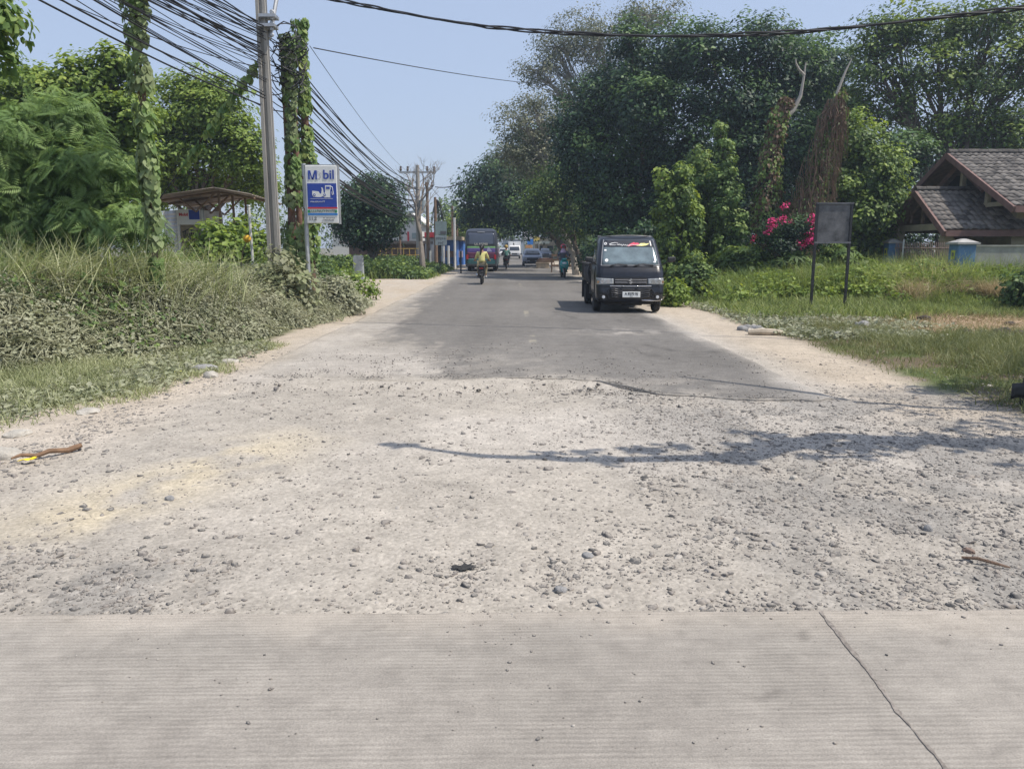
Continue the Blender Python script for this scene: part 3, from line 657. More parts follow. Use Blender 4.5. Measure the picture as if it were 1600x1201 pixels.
# far-off wood behind all of it, one mass
def belt(name, segs, lm, seed, dens=1.0, label='', ls=.55, zs=.9):
    r = np.random.default_rng(seed); cs, at = [], []
    for (x0, y0, x1, y1, h) in segs:
        L = math.hypot(x1 - x0, y1 - y0); m = int(L * h * .8 * dens); t = r.random(m)
        hh = h * (.6 + .5 * fbm(t * L, t * 0, 7, seed)); z = hh * r.random(m) ** .8
        cs.append(np.stack([x0 + (x1 - x0) * t + r.normal(size=m) * .8, y0 + (y1 - y0) * t + r.normal(size=m) * 1.2, z], 1)); at.append(r.random(m))
    cs = np.concatenate(cs); at = np.concatenate(at)
    o = scatter_mesh(name, [leaves(r, cs, 30, 1.3, ls * .8, LEAF, att=at)], [lm]); return tag(o, label, 'trees', kind='stuff')
belt('distant_wood', [(8, 64, 70, 58, 11), (11, 50, 45, 46, 8), (6.5, 60, 12, 44, 5)], LF_DARK, 31, 1.2, 'dark mass of trees closing the view behind the roadside trees')
belt('distant_wood', [(-75, 62, -22, 60, 8), (-22, 60, -11, 100, 6), (-40, 38, -13, 36, 5)], LF_MID, 32, 1.5, 'green mass of trees far behind the left verge', .32)
belt('distant_wood', [(-9, 110, -7, 150, 8), (-12, 170, 18, 190, 12), (9, 90, 8, 150, 9)], LF_MID, 33, 1.0, 'hazy trees where the road ends far away', .7)

# vine draped stumps
def heap(name, label, pts, rads, Y, n, lm, lsize=.13, seed=1, tmpl=LEAFW, cat='vine', group=None, lm2=None, frac2=0, drop=.9, core=True, cname='foliage', corem=None):
    """foliage over a standing core: pts in pixels, widths in pixels"""
    r = np.random.default_rng(seed); s = Y / F
    pw = [Vector((P(px, py, Y).x, Y, P(px, py, Y).z)) for px, py in pts]; b = pw[0].copy(); b.z = gz(b.x, Y) - .05
    root = empty(name, b, label, cat, group); pw = [p - b for p in pw]; pw[0].z = 0
    m = len(pw); t = r.random(n) * (m - 1); i = t.astype(int).clip(0, m - 2); f = t - i
    A = np.array([p[:] for p in pw]); Rr = np.array(rads) * s
    c = A[i] * (1 - f)[:, None] + A[i + 1] * f[:, None]; rr = Rr[i] * (1 - f) + Rr[i + 1] * f
    th = r.uniform(0, 2 * math.pi, n); rr = rr * (.45 + 1.0 * fbm(c[:, 2] * 1.3, th * .8 + 3, .55, seed, 3)); q = .65 + .42 * r.random(n)
    d = np.stack([np.cos(th), np.sin(th), np.zeros(n)], 1); pos = c + d * (rr * q)[:, None]
    nb = 16; bc = r.integers(0, n, nb); bw = r.integers(0, nb, n); bm = r.random(n) < .3; pos[bm] = pos[bc[bw[bm]]] + unit(bm.sum(), r) * (Rr.mean() * (.15 + .3 * r.random(bm.sum())))[:, None]
    end = r.random(n) < .05; pos[end] = A[-1] + unit(end.sum(), r) * Rr[-1] * .9
    nrm = d + .5 * unit(n, r) + np.array([0, 0, .35]); fw = .6 * unit(n, r) + np.array([0, 0, -drop]); nn = nrm / np.linalg.norm(nrm, axis=1, keepdims=True)
    fw = fw - nn * (fw * nn).sum(1, keepdims=True) * .9
    v = np.clip(.5 * fbm(pos[:, 0] * 1.0, pos[:, 2], .5, seed) * 1.4 + .45 * r.random(n), 0, 1)
    mi = (r.random(n) < frac2 * 2 * fbm(pos[:, 0] + pos[:, 1], pos[:, 2], .9, seed + 5)).astype(int) if lm2 else np.zeros(n, int)
    RM = rotmats(fw, nn); sc = lsize * (1 + .3 * r.normal(size=n)).clip(.5, 1.8); pr = []
    for z in (0, 1):
        k = mi == z
        if k.any(): pr.append((tmpl[0], tmpl[1], pos[k], RM[k], sc[k], v[k], 0))
        if z == 0 and lm2 is not None: o1 = scatter_mesh(cname, pr, [lm], root); pr = []
    if lm2 is None: scatter_mesh(cname, pr, [lm], root)
    elif pr: scatter_mesh('dry_tangle', pr, [lm2], root)
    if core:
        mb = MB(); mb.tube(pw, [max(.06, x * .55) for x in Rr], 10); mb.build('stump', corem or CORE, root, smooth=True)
    return root
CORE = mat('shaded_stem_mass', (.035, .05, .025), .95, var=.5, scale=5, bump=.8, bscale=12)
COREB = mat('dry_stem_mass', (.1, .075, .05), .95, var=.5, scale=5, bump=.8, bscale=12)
def vstump(label, base_, bl, n, lm, acc, ls, seed, per=26, sp=.24):
    t_ = tree('vine_covered_stump', label, base_, bl, n, per, ls, sp, lm, cat='vine', r0=.12, seed=seed, shell=.45, tmpl=LEAFW, droop=.9, up=.25, flat=1.25, acc=acc, accf=.4, twigs=24, trunkname='stump', fork=.6)
    return t_
vstump('broad yellow green heap of climbing leaves right of the pickup', base(1062, 27), [B(1043, 288, 27, 17, 14), B(1068, 270, 27, 17, 15), B(1060, 312, 27, 26, 26), B(1040, 340, 27, 17, 26), B(1080, 345, 27, 17, 34), B(1056, 375, 27, 28, 28), B(1074, 415, 27, 26, 26), B(1040, 415, 27, 22, 22), B(1034, 272, 27, 6, 6)], 330, LF_MID, LF_BRIGHT, .14, 41)
vstump('lower round leafy heap just behind the yellow green vine heap', base(1100, 28.6), [B(1093, 250, 28.6, 18, 16), B(1110, 285, 28.6, 16, 26), B(1085, 300, 28.6, 16, 30), B(1100, 350, 28.6, 24, 36), B(1100, 400, 28.6, 28, 30)], 210, LF_MID, LF_VINE, .13, 42)
vstump('slim upright green column of climbing leaves, narrowest of the draped stumps', base(1138, 27.5), [B(1126, 205, 27.5, 7, 13), B(1131, 232, 27.5, 10, 18), B(1137, 262, 27.5, 10, 20), B(1127, 285, 27.5, 10, 22), B(1141, 305, 27.5, 14, 26), B(1124, 335, 27.5, 13, 26), B(1145, 355, 27.5, 17, 30), B(1130, 395, 27.5, 22, 30), B(1152, 400, 27.5, 20, 26)], 300, LF_MID, LF_VINE, .12, 43, sp=.2)
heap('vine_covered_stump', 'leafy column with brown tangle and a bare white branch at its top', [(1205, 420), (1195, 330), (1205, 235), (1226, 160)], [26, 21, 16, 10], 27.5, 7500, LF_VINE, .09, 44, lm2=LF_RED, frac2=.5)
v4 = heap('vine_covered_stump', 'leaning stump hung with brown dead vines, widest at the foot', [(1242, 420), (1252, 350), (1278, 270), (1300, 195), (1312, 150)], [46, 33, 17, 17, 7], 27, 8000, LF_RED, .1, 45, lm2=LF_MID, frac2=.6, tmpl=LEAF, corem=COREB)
# hanging dry strands on the leaning stump
def strands(root, pts, rads, Y, n, seed):
    r = np.random.default_rng(seed); mb = MB(); s = Y / F
    for _ in range(n):
        t = r.random() * (len(pts) - 1); i = int(t); f = t - i
        a = P(*pts[i], Y).lerp(P(*pts[i + 1], Y), f); rr = (rads[i] * (1 - f) + rads[i + 1] * f) * s; th = r.uniform(math.pi, 2 * math.pi)
        a = Vector((a.x + math.cos(th) * rr * .95, Y + math.sin(th) * rr * .95, a.z)) - root.location; L = r.uniform(.4, 1.5)
        mb.tube([a, a + Vector((r.normal() * .08, r.normal() * .06 - .03, -L * .5)), a + Vector((r.normal() * .16, r.normal() * .1, -L))], [.012, .01, .004], 3, cap=False)
    mb.build('hanging_stems', BARKR, root)
strands(v4, [(1255, 350), (1275, 270), (1297, 190), (1308, 150)], [46, 28, 22, 12], 27, 300, 46)
def deadbranch(label, pts, Y, r0, m, name='dead_branch', sub=True, cat='branch', seed=3):
    r = np.random.default_rng(seed); P0 = [P(px, py, Y) for px, py in pts]; b = P0[0].copy(); mb = MB(); q = [p - b for p in P0]
    mb.tube(q, [r0 * (1 - .8 * i / (len(q) - 1)) for i in range(len(q))], 8)
    o = mb.build(name, m, smooth=True); o.location = b; return tag(o, label, cat)
k1 = deadbranch('x', [(1226, 185), (1240, 172), (1251, 150), (1256, 120), (1259, 98)], 27.4, .1, BARKP)
mb = MB(); a = P(1257, 118, 27.4); mb.tube([a, P(1248, 108, 27.4), P(1244, 100, 27.3), P(1243, 92, 27.3)], [.05, .04, .03, .015], 6); k1b = mb.build('side_branch', BARKP, smooth=True)
k1b.parent = k1; k1b.location = -k1.location; tag(k1, 'bare white forked branch standing out of the leafy column', 'branch')
deadbranch('long straight grey dead branch pointing up from the leaning brown stump', [(1302, 165), (1310, 140), (1321, 112), (1331, 92)], 27, .075, BARKP)

# bougainvillea
r = np.random.default_rng(50)
bl = [B(1262, 350, 25, 14, 14), B(1236, 360, 25, 26, 22), B(1205, 362, 25, 14, 20), B(1180, 378, 25, 10, 12), B(1275, 372, 25, 16, 22), B(1225, 385, 25, 40, 20)]
tr = tree('bougainvillea', 'shrub with bright pink flowers below the leaning brown stump', base(1235, 25), bl, 170, 26, .1, .3, LF_DARK, cat='shrub', r0=.04, seed=51, shell=.1, bark=BARKR, trunkname='stem')
fb = [B(1268, 372, 24.6, 8, 12), B(1255, 382, 24.6, 8, 8), B(1206, 350, 24.6, 6, 10), B(1222, 342, 24.6, 6, 5), B(1233, 345, 24.6, 6, 4), B(1200, 362, 24.6, 4, 5), B(1270, 342, 24.6, 10, 7), B(1277, 350, 24.6, 8, 12), B(1178, 372, 24.6, 3, 8), B(1228, 322, 24.7, 4, 3)]
cs, u, k = crown_centres(r, [(np.array(c) - np.array(tr.location), q) for c, q in fb], 90, .1)
scatter_mesh('flowers', [leaves(r, cs, 9, .12, .055, LEAFW)], [PINK], tr)

# shrubs on the right verge
def shrub(label, px, Y, w, h, n, lm, ls=.12, tmpl=LEAFW, seed=1, group=None, name='shrub', per=14, sp=.22, cat='shrub', droop=.2, stem=BARKR, dz=0):
    b = base(px, Y); x, y, z = b; z += dz
    bl = [((x + dx * w, y + dy * w, z + h * hz), (w * .5, w * .45, h * .38)) for dx, dy, hz in ((0, 0, .62), (-.35, .1, .42), (.38, -.1, .4), (.05, -.3, .35))]
    return tree(name, label, (x, y, z), bl, n, per, ls, sp, lm, cat=cat, group=group, bark=stem, r0=.025 + .02 * h, seed=seed, tmpl=tmpl, shell=.25, droop=droop, twigs=30, trunkname='stem')
shrub('large pale shrub of hand-shaped leaves left of the blank frame sign', 1152, 25.5, 1.2, 1.75, 120, LF_MID, .26, PALM, 61, per=8, sp=.35, name='cassava_shrub')
shrub('second shrub of hand-shaped leaves, nearer the blank frame sign', 1225, 25, 1.1, 1.5, 90, LF_MID, .24, PALM, 62, per=8, sp=.32, name='cassava_shrub')
shrub('shrub of hand-shaped leaves hidden behind the blank panel legs', 1305, 25, 1.0, 1.4, 80, LF_MID, .24, PALM, 63, per=8, sp=.3, name='cassava_shrub')
shrub('leafy bush touching the back of the verge beside the pickup', 1075, 24, 1.0, 1.5, 150, LF_MID, .14, LEAFW, 64)
shrub('low leafy bush beside the mirror of the pickup', 1052, 21.5, .5, .8, 70, LF_BRIGHT, .12, LEAFW, 65)
shrub('dark green bush at the right frame edge on the verge', 1612, 19.5, 1.0, 1.3, 150, LF_MID, .13, LEAFW, 66)
shrub('broad leaved bush behind the tall grass by the wall', 1445, 23.2, 1.0, 1.0, 90, LF_MID, .14, LEAFW, 67)

# ---------- grasses ----------
def grass(name, label, x, y, z, h, wd, lm, seed, bend=.55, tilt=.35, v=None, seg=3, mats2=None, att=0.0):
    r = np.random.default_rng(seed); n = len(x); th = r.uniform(0, 2 * math.pi, n)
    fw = np.stack([np.cos(th), np.sin(th), np.zeros(n)], 1); up = np.stack([tilt * r.normal(size=n), tilt * r.normal(size=n), np.ones(n)], 1); up /= np.linalg.norm(up, axis=1, keepdims=True)
    sc = np.stack([wd * r.uniform(.7, 1.4, n), h, h], 1); v = r.random(n) if v is None else v
    pr = []
    for k in range(4):
        s_ = (np.arange(n) % 4) == k; tv, tf = blade(seg, bend * (.4 + .45 * k)); pr.append((tv, tf, np.stack([x, y, z], 1)[s_], rotmats(fw[s_], up[s_]), sc[s_], v[s_], 0))
    return tag(scatter_mesh(name, pr, [lm]), label, 'grass', kind='stuff')
def samp(n, x0, x1, y0, y1, fn, seed, yp=1.0):
    r = np.random.default_rng(seed); x = r.uniform(x0, x1, n); y = y0 + (y1 - y0) * r.random(n) ** yp; k = r.random(n) < fn(x, y); return x[k], y[k], r
# tall bank of grass, right
def tallz(x, y): return sstep(5.6, 7.4, x + (fbm(x, y, 1.5, 200) - .5) * 1.5) * sstep(21.0, 22.6, y + 1.4 * (fbm(x, y, 2, 201) - .5) + .3 * np.clip(x - 9, 0, 4))
x, y, r = samp(70000, 5.0, 20, 19.5, 30, tallz, 70, 1.25); z = gheight(x, y)
h = (.4 + .7 * sstep(20.5, 23, y)) * (.55 + .8 * fbm(x, y, 1.6, 203)) * r.uniform(.6, 1.25, len(x)); dry = sstep(.5, .75, fbm(x, y, 1.7, 205)) * r.random(len(x)) > .32
grass('tall_grass', 'bank of tall bright green grass across the right verge', x[~dry], y[~dry], z[~dry], h[~dry], .022, GRS_BR, 71, v=np.clip(.6 * fbm(x, y, .9, 207)[~dry] + .5 * r.random((~dry).sum()), 0, 1))
grass('dry_grass', 'straw coloured dead blades among the tall green grass', x[dry], y[dry], z[dry], h[dry] * .95, .02, GRS_DRY, 72, bend=.9, tilt=.6)
# brown drooping tufts
x = []; y = []
r = np.random.default_rng(73)
for (px, Y, n) in ((1560, 20.9, 1300), (1545, 21.2, 700), (1420, 21.2, 400), (1440, 21.6, 400), (1600, 21, 600), (1500, 21.5, 400)):
    c = base(px, Y); x += list(c[0] + .22 * r.normal(size=n)); y += list(c[1] + .2 * r.normal(size=n))
x, y = np.array(x), np.array(y)
grass('dead_grass', 'brown drooping dead tufts in front of the tall grass at right', x, y, gheight(x, y), r.uniform(.35, .8, len(x)), .014, GRS_DRY, 74, bend=.75, tilt=.28)
# broad leaved weeds mixed into the bank
x, y, r = samp(24000, 5.2, 19, 19.2, 27, lambda x, y: tallz(x, y) * sstep(.4, .55, fbm(x, y, 1.1, 210)), 75)
c = np.stack([x, y, gheight(x, y) + (.15 + .55 * r.random(len(x)) * sstep(20.5, 23, y))], 1)
tag(scatter_mesh('weeds', [leaves(r, c, 8, .2, .09, LEAFW, up=.8)], [LF_BRIGHT]), 'broad leaved green weeds growing through the tall grass', 'weeds', kind='stuff')
# low verge grass, right
def lowz(x, y):
    e = 5.0 + .5 * (fbm(x, y, 1.3, 220) - .5) - .0 * y + .25 * sstep(17, 30, y)
    br = np.exp(-((x - 9.8) / 3.6) ** 2 - ((y - 16.6) / 2.0) ** 2)
    return sstep(e - .1, e + .5, x) * (.25 + .75 * sstep(.38, .55, fbm(x, y, .7, 221))) * (1 - .93 * sstep(.25, .5, br + .3 * (fbm(x, y, .5, 223) - .5)))
x, y, r = samp(120000, 4.4, 14, 6.2, 22, lowz, 76, 1.0)
grass('verge_grass', 'short patchy grass along the right verge', x, y, gheight(x, y), r.uniform(.05, .16, len(x)) * (.5 + fbm(x, y, .9, 224)) * (1 + .6 * (x > 6)), .009, GRS_SHORT, 77, seg=2, tilt=.5, v=np.clip(.7 * fbm(x, y, .6, 225) + .4 * r.random(len(x)), 0, 1))
x, y, r = samp(16000, 4.7, 9, 17, 34, lambda x, y: sstep(5.0, 5.6, x + .6 * (fbm(x, y, 1.2, 226) - .5)), 78)
grass('verge_grass', 'rough green grass further along the right verge by the pickup', x, y, gheight(x, y), r.uniform(.12, .4, len(x)), .02, GRS_BR, 79, seg=2, tilt=.4)
x, y, r = samp(5200, 4.6, 9.5, 13.5, 22, lambda x, y: sstep(4.8, 5.2, x) * sstep(9.5, 6.8, x) * sstep(.42, .55, fbm(x, y, .8, 228)), 80)
c = np.stack([x, y, gheight(x, y) + .05], 1)
tag(scatter_mesh('creeping_weeds', [leaves(r, c, 7, .12, .06, LEAFW, up=1.0, flat=.4)], [LF_DUST]), 'dusty creeping ground cover at the edge of the right verge', 'weeds', kind='stuff')
x, y, r = samp(5200, 6.6, 13.5, 14.6, 18.6, lambda x, y: .8 + 0 * x, 81)
grass('straw_litter', 'dry straw and leaf litter on the bare brown earth', x, y, gheight(x, y) + .012, r.uniform(.06, .2, len(x)), .012, GRS_DRY, 82, seg=2, bend=.1, tilt=2.5)

# ---------- left bank ----------
def bankh(x, y):
    foot = np.interp(y, [4, 8, 9.3, 12.3, 16, 19, 22], [-9.5, -7.2, -6.1, -4.8, -4.15, -3.9, -3.9]); t = np.clip((foot - x + .5 * (fbm(x, y, 1.0, 239) - .5)) / 1.5, 0, 1); h = 1.15 * t ** .75 * (.72 + .55 * fbm(x, y, 1.8, 240)); e = sstep(22.6, 20.6, y) * (.6 + .4 * sstep(5.5, 9, y))
    return h * e
def bank_leaves(n, x0, x1, y0, y1, ls, lm, name, label, seed, tmpl=LEAFW, fn=None, per=5, lift=0, drop=.3, sp=.14):
    r = np.random.default_rng(seed); x = r.uniform(x0, x1, n); y = y0 + (y1 - y0) * r.random(n) ** 1.25; H = bankh(x, y); k = H > .04
    if fn is not None: k &= r.random(n) < fn(x, y)
    x, y, H = x[k], y[k], H[k]; z = gheight(x, y) + H * (1 - .55 * r.random(len(x)) ** 1.6) + lift
    cc = np.stack([x, y, z], 1); att = fbm(x, y + z * 2, .55, seed) * 1.3 - .15
    return tag(scatter_mesh(name, [leaves(r, cc, per, sp, ls, tmpl, up=.7, out=np.tile([.5, -.35, .2], (len(cc), 1)), att=att, droop=drop)], [lm]), label, 'weeds', kind='stuff')
bank_leaves(46000, -11, -3.6, 6.5, 22.6, .042, LF_DUST, 'roadside_weeds', 'mass of grey dusty weeds covering the left roadside bank', 91, fn=lambda x, y: .35 + .65 * sstep(.35, .5, fbm(x, y, 1.5, 241)))
bank_leaves(11000, -12.5, -4.6, 6.5, 22, .06, LF_MID, 'bank_creepers', 'greener creeping leaves along the back of the left bank', 92, lift=.08, fn=lambda x, y: sstep(.46, .58, fbm(x, y, 1.9, 243)) * sstep(-4.6, -6.0, x))
bank_leaves(6500, -8.5, -3.9, 9, 19, .11, LF_DUST, 'reed_leaves', 'flattened dusty reed leaves lying over the left bank', 93,  tmpl=([(-.03, 0, 0), (.03, 0, 0), (.05, .8, .12), (0, 1.7, -.1), (-.05, .8, .12)], [(0, 1, 2, 3, 4)]), drop=.1, sp=.2)
# body of earth and stems below the leaves
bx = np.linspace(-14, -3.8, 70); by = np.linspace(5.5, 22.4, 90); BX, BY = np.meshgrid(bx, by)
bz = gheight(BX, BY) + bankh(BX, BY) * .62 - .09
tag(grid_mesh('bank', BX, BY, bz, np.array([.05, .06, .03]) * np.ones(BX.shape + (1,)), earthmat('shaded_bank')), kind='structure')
# tall reed grass clump
r = np.random.default_rng(94); x, y = [], []
for (cx, cy, n, s_) in ((-7.3, 11.6, 900, .5), (-6.6, 12.4, 600, .45), (-8.2, 11.4, 600, .6), (-6.1, 13.0, 350, .4), (-7.7, 10.6, 300, .5), (-6.2, 15.0, 300, .6), (-5.6, 14.2, 200, .4)):
    x += list(cx + s_ * r.normal(size=n)); y += list(cy + s_ * .8 * r.normal(size=n))
x, y = np.array(x), np.array(y); k = x < -4.9; x, y = x[k], y[k]
grass('reed_grass', 'tall arching pale green reed grass on the left bank', x, y, gheight(x, y) + .45 * bankh(x, y), r.uniform(.7, 1.6, len(x)), .02, GRS_DUST, 95, bend=.75, tilt=.22, seg=5)
k = slice(None, None, 3)
grass('reed_grass', 'darker green reed blades behind the pale ones on the left bank', x[k] - .5, y[k] + .6, gheight(x[k], y[k]) + .4, r.uniform(.9, 1.8, len(x[k])), .022, GRS_BR, 96, bend=.7, tilt=.2, seg=5)
# small verge grass at the foot of the bank
def lz(x, y): return (1 - .6 * sstep(9, 6.5, y)) * sstep(-3.75, -4.15, x + .9 * (fbm(x, y, .9, 250) - .5) + .75 * sstep(9, 6.5, y)) * sstep(-8.5, -6.5, x) * (.2 + .8 * sstep(.35, .55, fbm(x, y, .6, 251)))
x, y, r = samp(90000, -8.5, -3.6, 4.6, 13, lz, 97)
grass('verge_grass', 'short dusty grass at the foot of the left bank', x, y, gheight(x, y), r.uniform(.03, .13, len(x)) * (1 + 1.2 * sstep(-4.2, -6, x)), .008, GRS_DUST, 98, seg=2, tilt=.5)
x, y, r = samp(6500, -8.5, -3.8, 5.2, 13, lambda x, y: sstep(-3.8, -4.4, x + .4 * (fbm(x, y, .8, 252) - .5) + .75 * sstep(9, 6.5, y)) * (1 - .5 * sstep(9, 6.5, y)), 99)
c = np.stack([x, y, gheight(x, y) + .03], 1)
tag(scatter_mesh('creeping_weeds', [leaves(r, c, 7, .1, .05, LEAFW, up=1.0, flat=.4)], [LF_DUST]), 'small creeping dusty weeds at the foot of the left bank', 'weeds', kind='stuff')

# shrubs and trees, left
shrub('bush of large dusty heart leaves at the foot of the concrete pole', 440, 16.8, 1.0, 1.75, 150, LF_VDUST, .12, HEART, 101, droop=.8, per=10, sp=.25)
shrub('dusty bush at the end of the bank, beside the dirt lane', 525, 18.8, .95, 1.1, 150, LF_DUST, .1, LEAFW, 102, dz=0)
shrub('dusty bush just behind the rusty pipes', 500, 20.5, 1.0, 1.35, 150, LF_MID, .12, LEAFW, 103)
shrub('green shrub behind the sign post', 545, 24, 1.1, 1.2, 120, LF_BRIGHT, .12, LEAFW, 104)
shrub('bright bush of big leaves right of the metal kiosk', 350, 22, 1.5, 2.5, 230, LF_BRIGHT, .2, LEAFW, 105, sp=.35)
shrub('tall bright bush between the kiosk and the concrete pole', 390, 24, 1.3, 2.7, 210, LF_BRIGHT, .2, LEAFW, 106, sp=.35)
shrub('round bush leaning on the left side of the kiosk', 250, 20.5, 1.3, 2.0, 200, LF_MID, .13, LEAFW, 109)
shrub('pale leafy bush in front of the kiosk wall', 300, 17.2, 1.5, 1.15, 170, LF_MID, .12, LEAFW, 107)
shrub('leafy bush under the vine wrapped post', 215, 14.5, 1.4, 1.4, 200, LF_MID, .13, LEAFW, 108)
tree('leafy_tree', 'round crowned green tree behind the kiosk, with layered boughs', base(300, 30), [B(290, 135, 30, 46, 26), B(330, 175, 30, 62, 30), B(270, 190, 30, 56, 30), B(370, 215, 30, 44, 34), B(300, 235, 30, 70, 26), B(380, 255, 30, 40, 24), B(250, 240, 30, 40, 30), B(345, 140, 30, 30, 24), B(300, 290, 31, 90, 24), B(400, 290, 31, 40, 30), B(230, 290, 31, 60, 34)],
     760, 36, .2, .62, LF_BRIGHT, r0=.24, seed=111, shell=.15, acc=LF_BRIGHT, accf=.3, twigs=200, flat=.5, up=.9)
tree('leafy_tree', 'leafy tree seen between the feathery tree and the kiosk', base(150, 22), [B(150, 125, 22, 50, 34), B(90, 140, 22, 60, 36), B(200, 185, 22, 54, 44), B(110, 210, 22, 70, 50), B(20, 160, 22, 60, 50), B(180, 260, 22, 70, 50), B(60, 290, 22, 90, 60), B(185, 100, 22, 26, 20)],
     620, 34, .16, .45, LF_BRIGHT, r0=.2, seed=112, shell=.15, acc=LF_BRIGHT, accf=.3, tmpl=LEAFW, twigs=120)
tree('feathery_tree', 'near feathery leaved tree at the left frame edge', base(-30, 13.6), [B(50, 320, 13.6, 100, 50), B(130, 270, 13.6, 80, 45), B(30, 230, 13.6, 90, 55), B(165, 345, 13.6, 75, 34), B(20, 380, 13.4, 90, 45), B(90, 185, 13.9, 55, 34), B(-60, 300, 13.6, 90, 120), B(-20, 440, 11.5, 40, 40)],
     620, 34, .24, .36, LF_FEATH, r0=.1, seed=113, shell=.15, tmpl=FROND, twigs=160, droop=.5, flat=.6, up=.9)
tree('leafy_tree', 'dark round tree with a low dense crown beyond the sign', base(588, 44), [B(560, 320, 44, 34, 36), B(595, 310, 44, 34, 34), B(580, 360, 44, 44, 26), B(610, 345, 44, 22, 26), B(545, 350, 44, 24, 26), B(580, 290, 44, 20, 14)],
     340, 40, .24, .75, LF_DARK, r0=.3, seed=114, shell=.15, twigs=50, fork=.3)
tree('leafy_tree', 'pale green tree behind the stalls on the far left side', base(735, 78), [B(720, 350, 78, 16, 14), B(738, 340, 78, 12, 14), B(755, 352, 78, 18, 14), B(705, 360, 78, 12, 12)],
     120, 30, .4, 1.1, LF_BRIGHT, r0=.2, seed=115, bark=BARKP)
tree('leafy_tree', 'green tree standing over the roof of the bus', base(775, 88), [B(775, 345, 88, 18, 16), B(790, 355, 88, 16, 14), B(765, 360, 88, 14, 10)],
     110, 30, .45, 1.2, LF_MID, r0=.2, seed=116)
# top-left hanging twigs
tree('hanging_bough', 'leafy bough drooping into the top left corner', (-7.4, 8.6, 4.9), [B(2, 25, 8.4, 24, 26), B(-40, 10, 8.4, 60, 60), B(14, 60, 8.4, 9, 14), B(-5, 90, 8.4, 14, 20)],
     60, 16, .11, .2, LF_VINE, cat='branch', r0=.03, seed=117, shell=.1, tmpl=LEAFW, droop=.8, trunkname='branch', fork=.1)

# left verge beyond the dirt lane
def lb(x, y): return sstep(-3.9, -4.8, x + .8 * (fbm(x, y, 1.5, 260) - .5) + .0 * y) * sstep(38.6, 40.0, y + .6 * (fbm(x, y, 1.2, 261) - .5))
x, y, r = samp(16000, -16, -3.6, 38, 58, lb, 120)
grass('tall_grass', 'rough green grass and weeds beyond the dirt lane at left', x, y, gheight(x, y), r.uniform(.3, .95, len(x)) * (.3 + .7 * sstep(-4, -7, x)), .035, GRS_BR, 121, seg=2)
x, y, r = samp(3000, -16, -4.5, 38.6, 56, lb, 122); c = np.stack([x, y, gheight(x, y) + .2 + .7 * r.random(len(x)) * sstep(-4.5, -7, x)], 1)
tag(scatter_mesh('weeds', [leaves(r, c, 14, .32, .15, LEAFW)], [LF_MID]), 'green weeds and creepers beyond the dirt lane at left', 'weeds', kind='stuff')

# dead bare tree by the poles
def baretree(label, b, H, seed, spread=.5, r0=.25):
    r = np.random.default_rng(seed); mb = MB()
    def grow(p, d, L, rad, lev):
        pts = [p]; q = p.copy(); dd = d.copy()
        for i in range(5):
            dd = (dd + Vector((r.normal() * .13, r.normal() * .13, .04 + r.normal() * .05))).normalized(); q = q + dd * L / 5; pts.append(q.copy())
        mb.tube(pts, [rad * (1 - .11 * i) for i in range(6)], 8 if lev < 2 else 5, cap=lev == 0)
        if lev < 5:
            for j in range(3 if lev < 2 else 2 + int(r.random() < .4)):
                a = r.uniform(0, 2 * math.pi); nd = (dd + Vector((math.cos(a), math.sin(a) * .7, r.uniform(-.1, .5))) * (spread + .1 * lev)).normalized()
                grow(pts[int(r.integers(3, 6))], nd, L * r.uniform(.5, .75), rad * .52, lev + 1)
    grow(Vector((0, 0, 0)), Vector((-.03, 0, 1)), H * .38, r0, 0)
    o = mb.build('bare_tree', BARKG, smooth=True); o.location = b; return tag(o, label, 'tree')
baretree('leafless grey tree standing beside the far utility poles', base(662, 46), 9.2, 131, .6, .2)
# tree out of frame at right whose bough shades the broken road
def place_bough():
    h = 4.6; off = SUNV[:2] / SUNV[2] * h
    g = [G(1640, 690), G(1500, 690), G(1330, 680), G(1180, 712), G(1000, 712), G(860, 712), G(740, 708), G(630, 692)]
    q = [Vector((p.x + off[0], p.y + off[1], h + .3 * math.sin(i))) for i, p in enumerate(g)]
    return q
root = empty('overhanging_tree', (12.0, 7.6, -.05), 'tree beyond the right frame edge whose long bough shades the broken road', 'tree')
o = Vector(root.location); q = [v - o for v in place_bough()]; mb = MB()
mb.tube([Vector((0, 0, 0)), Vector((-.3, -.3, 1.6)), Vector((-1.0, -.8, 3.4)), q[0] + Vector((1.2, .1, .1)), q[0]], [.28, .22, .17, .12, .1], 10)
mb.tube(q, [.16, .15, .12, .1, .085, .065, .05, .02], 8)
mb.tube([Vector((-.3, -.3, 1.6)), Vector((.2, .6, 3.4)), Vector((.5, 1.2, 5.6))], [.2, .15, .08], 8)
# a thinner bare bough reaching over the asphalt
h = 4.5; off = SUNV[:2] / SUNV[2] * h; q2 = [Vector((G(a, b).x + off[0], G(a, b).y + off[1], h)) - o for a, b in ((1560, 638), (1430, 632), (1300, 622), (1180, 606), (1060, 591))]
mb.tube([Vector((-.6, -.5, 2.6)), Vector((-1.2, .3, 3.9))] + q2, [.1, .08, .06, .055, .05, .04, .02], 6)
mb.build('trunk', BARK, root, smooth=True)
r = np.random.default_rng(141); cs = []; sp = []
for i, v in enumerate(q[:-1]):
    for j in range((24, 20, 7, 3, 1, 1, 1)[i]):
        t = r.random(); cs.append(v.lerp(q[i + 1], t) + Vector((r.normal(), r.normal() * (.2, .18, .1, .12, .07, .07, .05)[i], r.normal() * .1)) * 1.0 if i < 3 else v.lerp(q[i + 1], t) + Vector((r.normal() * .1, r.normal() * .07, r.normal() * .1)))
